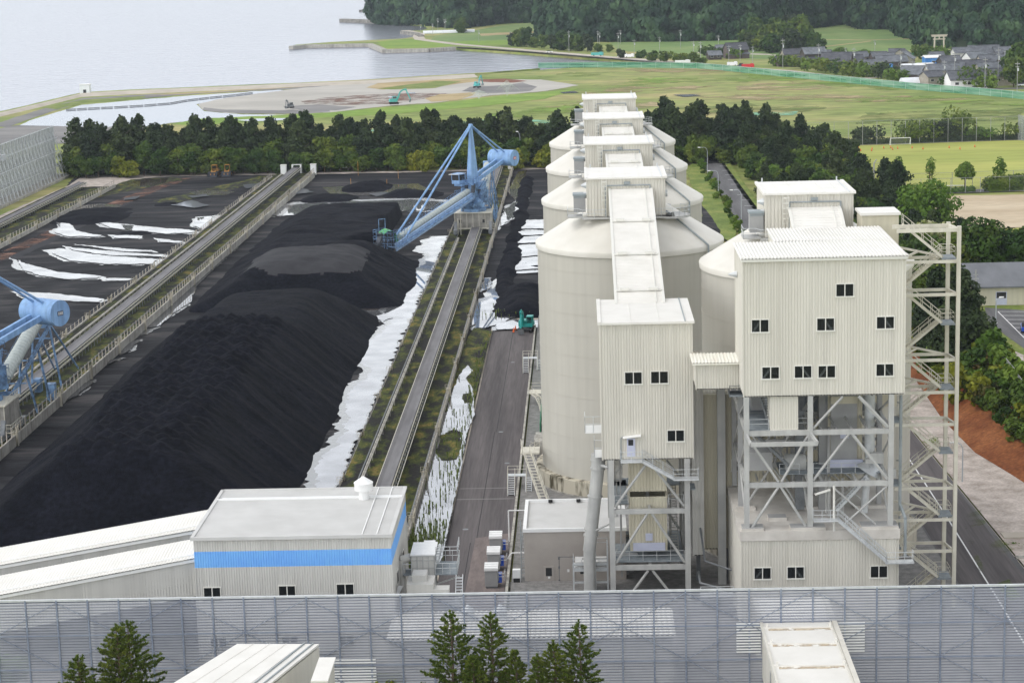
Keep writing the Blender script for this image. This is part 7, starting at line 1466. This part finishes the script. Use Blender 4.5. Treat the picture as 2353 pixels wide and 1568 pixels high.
# utility poles
pl0 = None
for i, (px, py, h) in enumerate([(1006,74,14),(1021,74,13),(1024,68,11),(966,82,11),(994,80,11),(1100,98,11),(1173,102,11),(1221,105,11),(1307,120,17),(1373,104,12),(1377,114,14),(1420,118,15),(1425,102,12),(1457,131,13),(1515,124,13),(1470,96,13),(1563,112,15),(1593,132,12),(1609,144,15),(1650,120,13),(1674,148,13),(1700,142,12),(1729,150,13),(1785,120,13),(1798,158,20),(1880,160,17),(1942,150,12),(1961,172,17),(2009,130,12),(2068,185,18),(2096,186,12),(2126,196,13),(2168,200,15),(2192,190,18),(2262,208,18),(2292,200,22),(2310,176,16),(2336,210,16),(2343,100,14),(2310,98,10)]):
    if pl0 is None:
        pl0 = thing('utility_pole', 'grey utility pole with cross arms', 'utility pole', (0,0,0), 'utility poles'); MB().tube((0,0,0),(0,0,12),.17,6,.11).build('mast', M['pole'], pl0); MB().box(-1.2,1.2,-.12,.12,11,11.25).box(-.9,.9,-.12,.12,9.8,10).build('cross_arm', M['pole'], pl0); MB().tube((.35,0,8.2),(.35,0,9.4),.35,8).build('transformer', M['galv'], pl0); PROTO_POLE = pl0
    zone = 'along the coast road beyond the bay' if px < 1620 else ('rising among the western village houses' if px < 2060 else 'rising among the eastern village houses')
    dup(pl0, G(px,py), random.uniform(-.6,.6), 'grey utility pole with cross arms '+zone, 'utility poles '+zone, (1,1,h*.85/12))
# green net fence on the far side of the meadow
t = thing('net_fence', 'long translucent green net fence between the meadow and the village', 'fence', (60,1100,0)); line = [(1236,157),(1340,156),(1440,156),(1540,157),(1600,158),(1660,163),(1720,169),(1790,176),(1860,183),(1930,190),(2000,197),(2080,205),(2160,212),(2250,219),(2352,229),(2420,235)]
LP_ = [Vector(G(*a)) for a in line]; k = 0; pst = MB()
for a, b in zip(LP_, LP_[1:]):
    L = (b-a).length; n = max(1,round(L/9))
    for i in range(n):
        p, q = a.lerp(b,i/n), a.lerp(b,(i+1)/n); m = MB(); m.bar((p.x,p.y,1.7),(q.x,q.y,1.7),.08,3.2); m.build('net_panel', M['net'], t) if k < 90 else m.build('net_panel', M['net'], t); k += 1
        pst.tube((p.x,p.y,0),(p.x,p.y,3.5),.07,4)
    pst.bar((a.x,a.y,3.35),(b.x,b.y,3.35),.1,.1)
pst.build('post_frame', M['galv'], t)
# tall sports nets with posts, goals
def netfence(lbl, pts, h, step, wire, r=.09, hook=False):
    t = thing('sports_net', lbl, 'fence', pts[0]); s = MB(); 
    for a, b in zip(pts, pts[1:]):
        a, b = Vector(a), Vector(b); n = max(1,round((b-a).length/step)); w = MB(); w.bar((a.x,a.y,a.z+h/2),(b.x,b.y,b.z+h/2),.03,h-.1); w.build('mesh', M[wire], t)
        for i in range(n+1):
            p = a.lerp(b,i/n); q = MB(); q.tube(p,p+Vector((0,0,h)),r,5)
            if hook: q.tube(p+Vector((0,0,h)),p+Vector((.7,.2,h+.9)),r*.9,5)
            q.build('post', M['pole'], t)
        s.bar((a.x,a.y,a.z+h),(b.x,b.y,b.z+h),.08,.08); s.bar((a.x,a.y,a.z+.2),(b.x,b.y,b.z+.2),.06,.06)
    s.build('top_wire', M['pole'], t)
netfence('tall see-through sports net on many thin posts behind the far hedge', [G(1850,338),G(2340,322)], 8.5, 5, 'fencewire'); netfence('tall dark sports net turning the corner at the turf end', [G(2338,322),G(2420,345)], 9, 4, 'fencewire2')
netfence('lower chain fence between the avenue path and the court', [G(1975,452),G(2150,446),G(2420,437)], 4.4, 4.2, 'fencewire'); netfence('chain fence along the near edge of the turf', [G(1940,441),G(2140,434),G(2420,425)], 4.6, 6, 'fencewire')
netfence('angled grey fence posts with hooked tops at the turf corner', [G(1950,452),G(1962,446),G(1974,436)], 5.2, 4, 'fencewire2', .13, True); netfence('thick hooked fence posts standing before the first avenue tree', [G(2007,455),G(2026,456)], 10, 6.5, 'fencewire', .2, True)
netfence('pale chain link fence between the slope shrubs and the terrace', [G(2262,800,T),G(2300,850,T),G(2310,855,T),G(2330,880,T),G(2352,915,T),G(2390,985,T)], 2.2, 2.2, 'fencewire2', .06)
def goal(lbl, a, b, z, h):
    t = thing('goal', lbl, 'goal', (0,0,0)); A_, B_ = Vector(G(*a,z)), Vector(G(*b,z)); t.location = A_; OFF[t.name] = A_; m = MB(); u = Vector((0,0,h)); m.path([A_,A_+u,B_+u,B_], .12, 6); m.build('goal_frame', M['white'], t); dv = Vector((0,2.2,0)); m = MB(); m.path([A_+u,A_+dv,B_+dv,B_+u], .06, 5); m.tube(A_,A_+dv,.06,5); m.tube(B_,B_+dv,.06,5); m.build('back_frame', M['white'], t); m = MB(); m.quad(A_+u,A_+dv,B_+dv,B_+u); m.build('net', M['fencewire2'], t)
goal('white football goal standing before the long dark hedge', (2045,333.5), (2091,332), .3, 2.4); goal('white football goal lying near the round avenue tree', (2145,434), (2217,433), .3, .9)
# lamps
def lamp(lbl, px, py, h, z=0, arm=2.2, dirx=-1, label=None):
    t = thing('street_lamp', lbl, 'street lamp', (0,0,0)); MB().tube((0,0,0),(0,0,h*.86),.11,8,.08).path([(0,0,h*.86),(dirx*.25,0,h*.95),(dirx*.8,0,h),(dirx*arm,0,h)], .07, 6).build('post', M['lampgrey'], t); MB().tube((dirx*arm,0,h-.02),(dirx*(arm+.8),0,h+.02),.16,8,.12).build('lamp_head', M['white'], t); MB().box(-.25,.25,-.25,.25,0,.12).build('base', M['white'], t); t.location = G(px,py,z)
lamp('tall curved street lamp beside the red slope gravel', 2210, 1118, 6.2, 0, 1.0); lamp('curved street lamp at the far end of the service road', 1605, 366, 9.5); lamp('second curved street lamp along the service road, nearer the silos', 1625, 400, 8.5); lamp('third curved street lamp above the verge shrubs', 1650, 460, 8.5); lamp('nearest curved street lamp on the service road verge', 1703, 520, 9.5)
lamp('thin lamp post before the belt trees near the conveyor head', 760, 392, 8, 0, .6); lamp('thin lamp post between counterweight and silo row at the belt', 1196, 385, 12, 0, .5); lamp('slim lamp post above the marked parking bays', 2287, 742, 4.5, T, .5, 1)
t = thing('slope_pole', 'thin dark pole rising beside the conifer and the hall roof', 'pole', (0,0,0)); MB().tube((0,0,0),(0,0,8),.14,6).build('mast', M['pole'], t); MB().box(-.5,.5,-.1,.1,6.2,6.4).box(-.4,.4,-.1,.1,7,7.15).build('cross_arm', M['pole'], t); t.location = G(2240,720,6)
# grey roofed hall on the terrace
t = thing('hall', 'low hall with grey pitched roof and glazed double door beyond the slope', 'hall', (0,0,T)); A_ = G(2238,700,T); HX, HY = A_[0], A_[1]-1
OFF[t.name] = Vector((0,0,T)); MB().box(HX,HX+20,HY,HY+13,T,T+3.3).build('wall', M['wallbeige'], t); m = MB(); m.add([(HX-.6,HY-.8,T+3.3),(HX+21,HY-.8,T+3.3),(HX+21,HY+13.6,T+5.4),(HX-.6,HY+13.6,T+5.4),(HX-.6,HY-.8,T+3.55),(HX+21,HY-.8,T+3.55),(HX+21,HY+13.6,T+5.65),(HX-.6,HY+13.6,T+5.65)], [(0,3,2,1),(4,5,6,7),(0,1,5,4),(2,3,7,6),(3,0,4,7)]); m.build('roof', M['slate'], t)
d = MB().box(HX+3.6,HX+5.6,HY-.06,HY,T+.1,T+2.5).build('door', M['panelblue'], t); MB().box(HX+3.75,HX+5.45,HY-.09,HY-.06,T+1.3,T+2.4).build('pane', M['inner'], d)
# gravel verge items
p = G(2306,1250); m = MB(); m.box(p[0],p[0]+5,p[1],p[1]+2.2,0,.9); m.build('concrete_slab', M['concretepath'], label='pale concrete box slab lying on the gravel verge', cat='slab'); p = G(2330,1290); m = MB(); m.box(p[0],p[0]+4,p[1]-1,p[1],.4,.8); m.box(p[0]+.3,p[0]+3.7,p[1]-.9,p[1]-.2,.8,.82); m.build('cable_pit', M['concrete'], label='concrete cable pit with open dark lid below the slab', cat='pit'); bush('low tuft of weeds between the slab and the cable pit', (2335,1262), 2.4, .9, 'broadlight', 300, .16, seed=990)
# pier hut, float line, sprays, marker poles
p = G(197,216); t = thing('pier_hut', 'small white hut on the dike corner beside the pond', 'hut', (p[0],p[1],0)); MB().box(p[0]-2.6,p[0]+2.6,p[1]-2,p[1]+2,0,5).build('wall', M['plastic'], t); MB().box(p[0]-2.9,p[0]+2.9,p[1]-2.3,p[1]+2.3,5,5.3).build('roof', M['white'], t); MB().box(p[0]-.8,p[0]+.8,p[1]-2.06,p[1]-2,0,2.4).build('door', M['inner'], t)
m = MB(); fl = [(150,252),(200,249),(260,246),(330,242),(390,237),(430,230),(480,224),(540,218),(580,213)]
for a, b in zip(fl, fl[1:]):
    P_, Q_ = Vector(G(*a,.45)), Vector(G(*b,.45)); n = max(2,int((Q_-P_).length/7))
    for i in range(n): m.tube(P_.lerp(Q_,(i+.06)/n), P_.lerp(Q_,(i+.98)/n), .27, 6)
m.build('float_boom', M['steeldark'], label='dark floating boom line strung across the pond', cat='boom')
def spray(lbl, px, py, h, w, seed):
    rg_ = np.random.default_rng(seed); n = 1300; a = rg_.normal(0,.5,n); u = rg_.uniform(0,1,n)**.7; x = a*w*u; z = h*(u*1.5-u*u*.6*(1+abs(a))); y = rg_.normal(0,.35,n)*u; s = .11; p = G(px,py,.4); V = []
    for i in range(n): dx, dz = rg_.normal(0,s,2); V += [(x[i]-s,y[i],z[i]-dz*.5),(x[i]+dx*.3,y[i]+.1,z[i]-s),(x[i]+s,y[i],z[i]+dz*.5),(x[i],y[i]-.1,z[i]+s)]
    o = link('water_spray', np_mesh('water_spray', np.array(V), np.arange(4*n).reshape(-1,4)), M['spray']); o.location = p; tag(o, lbl, 'water spray')
spray('white fan of sprinkler water over the silt mound', 1165, 222, 9, 6, 1); spray('low slanting sprinkler jet on the haul track', 1100, 228, 5, 7, 2)
for lb, px, h in (('thin yellow pole among the far coal heaps, by the barrier', (823,405), 8),('thin yellow pole on the bare patch near the mast', (915,412), 5),('short yellow pole beside the dark pool', (806,428), 4),('short yellow pole before the bare patch', (889,430), 4)):
    m = MB(); p = G(*px); m.tube((p[0],p[1],0),(p[0],p[1],h*.62),.07,5); m.build('marker_pole', M['yellow'], label=lb, cat='pole')
for k, px in enumerate([(790,392),(822,391),(854,390)]):
    p = G(*px); t = thing('barrier_board', 'white barrier board in a row before the tree belt', 'barrier', (p[0],p[1],0), 'white barrier boards'); MB().box(p[0]-1.6,p[0]+1.6,p[1]-.1,p[1]+.1,.9,1.6).build('board', M['white'], t); MB().box(p[0]-1.5,p[0]-1.3,p[1],p[1]+.2,0,1).box(p[0]+1.3,p[0]+1.5,p[1],p[1]+.2,0,1).build('foot', M['steel'], t)
# protos that only served as masters go away
def wipe(o):
    for c in list(o.children): wipe(c)
    bpy.data.objects.remove(o)
for o in PINES+BROADS+BL+YL+HT+[pl0]: wipe(o)
# ================================================================ AIR, LIGHT, CAMERA
if HAZE > 0:
    m = bpy.data.materials.new('haze_air'); m.use_nodes = True; N = m.node_tree.nodes; N.remove(N['Principled BSDF']); v = N.new('ShaderNodeVolumePrincipled'); v.inputs['Color'].default_value = (.80,.88,1,1); v.inputs['Density'].default_value = HAZE; v.inputs['Anisotropy'].default_value = .3
    m.node_tree.links.new(v.outputs[0], N['Material Output'].inputs['Volume']); MB().box(-2600,2600,-600,5300,-6,140).build('haze', m, kind='stuff')
VP, VG, V0 = 2.6, 2.5, 1.15
SUN_EL, SUN_AZ = R(60), R(-115)      # azimuth from +Y, negative towards -X
w = bpy.data.worlds.new('World'); SC.world = w; w.use_nodes = True; N = w.node_tree.nodes; L = w.node_tree.links; bg = N['Background']
sky = N.new('ShaderNodeTexSky'); sky.sky_type = 'NISHITA'; sky.sun_disc = False; sky.sun_elevation = SUN_EL; sky.sun_rotation = SUN_AZ; sky.air_density = 1.4; sky.dust_density = 2.0; sky.ozone_density = 1.0
hs = N.new('ShaderNodeHueSaturation'); hs.inputs['Saturation'].default_value = .2; L.new(sky.outputs[0], hs.inputs['Color'])
# thin bright overcast: the veil is thickest, and brightest, towards the horizon all round
tc = N.new('ShaderNodeTexCoord'); sp = N.new('ShaderNodeSeparateXYZ'); L.new(tc.outputs['Generated'], sp.inputs[0]); m1 = N.new('ShaderNodeMath'); m1.operation = 'SUBTRACT'; m1.use_clamp = True; m1.inputs[0].default_value = 1; L.new(sp.outputs[2], m1.inputs[1])
m2 = N.new('ShaderNodeMath'); m2.operation = 'POWER'; L.new(m1.outputs[0], m2.inputs[0]); m2.inputs[1].default_value = VP; m3 = N.new('ShaderNodeMath'); m3.operation = 'MULTIPLY_ADD'; L.new(m2.outputs[0], m3.inputs[0]); m3.inputs[1].default_value = VG; m3.inputs[2].default_value = V0
vm = N.new('ShaderNodeVectorMath'); vm.operation = 'SCALE'; L.new(hs.outputs[0], vm.inputs[0]); L.new(m3.outputs[0], vm.inputs['Scale']); L.new(vm.outputs[0], bg.inputs[0]); bg.inputs[1].default_value = .15
sl = bpy.data.lights.new('Sun', 'SUN'); sl.energy = .5; sl.angle = R(25); sl.color = (1,.965,.91); so = bpy.data.objects.new('sun', sl); COL.objects.link(so)
dv = Vector((math.sin(SUN_AZ)*math.cos(SUN_EL), math.cos(SUN_AZ)*math.cos(SUN_EL), math.sin(SUN_EL))); so.rotation_euler = dv.to_track_quat('Z','Y').to_euler(); so.location = (0,0,200)
cd = bpy.data.cameras.new('Camera'); cam = bpy.data.objects.new('camera', cd); COL.objects.link(cam); cd.sensor_width = 36; cd.lens = CF/2352*36; cd.clip_start = 1; cd.clip_end = 20000
mw_ = Matrix.Identity(4)
for r_ in range(3): mw_[r_][0] = _RR[r_]; mw_[r_][1] = -_DD[r_]; mw_[r_][2] = -_fw[r_]; mw_[r_][3] = (0,0,CH)[r_]
cam.matrix_world = mw_; SC.camera = cam
vs_ = SC.view_settings; vs_.view_transform = 'Standard'; vs_.look = 'None'; vs_.exposure = EXPO; vs_.gamma = 1; vs_.use_curve_mapping = False
SC.cycles.max_bounces = 6; SC.cycles.transparent_max_bounces = 24; SC.cycles.volume_bounces = 0; SC.cycles.use_denoising = True
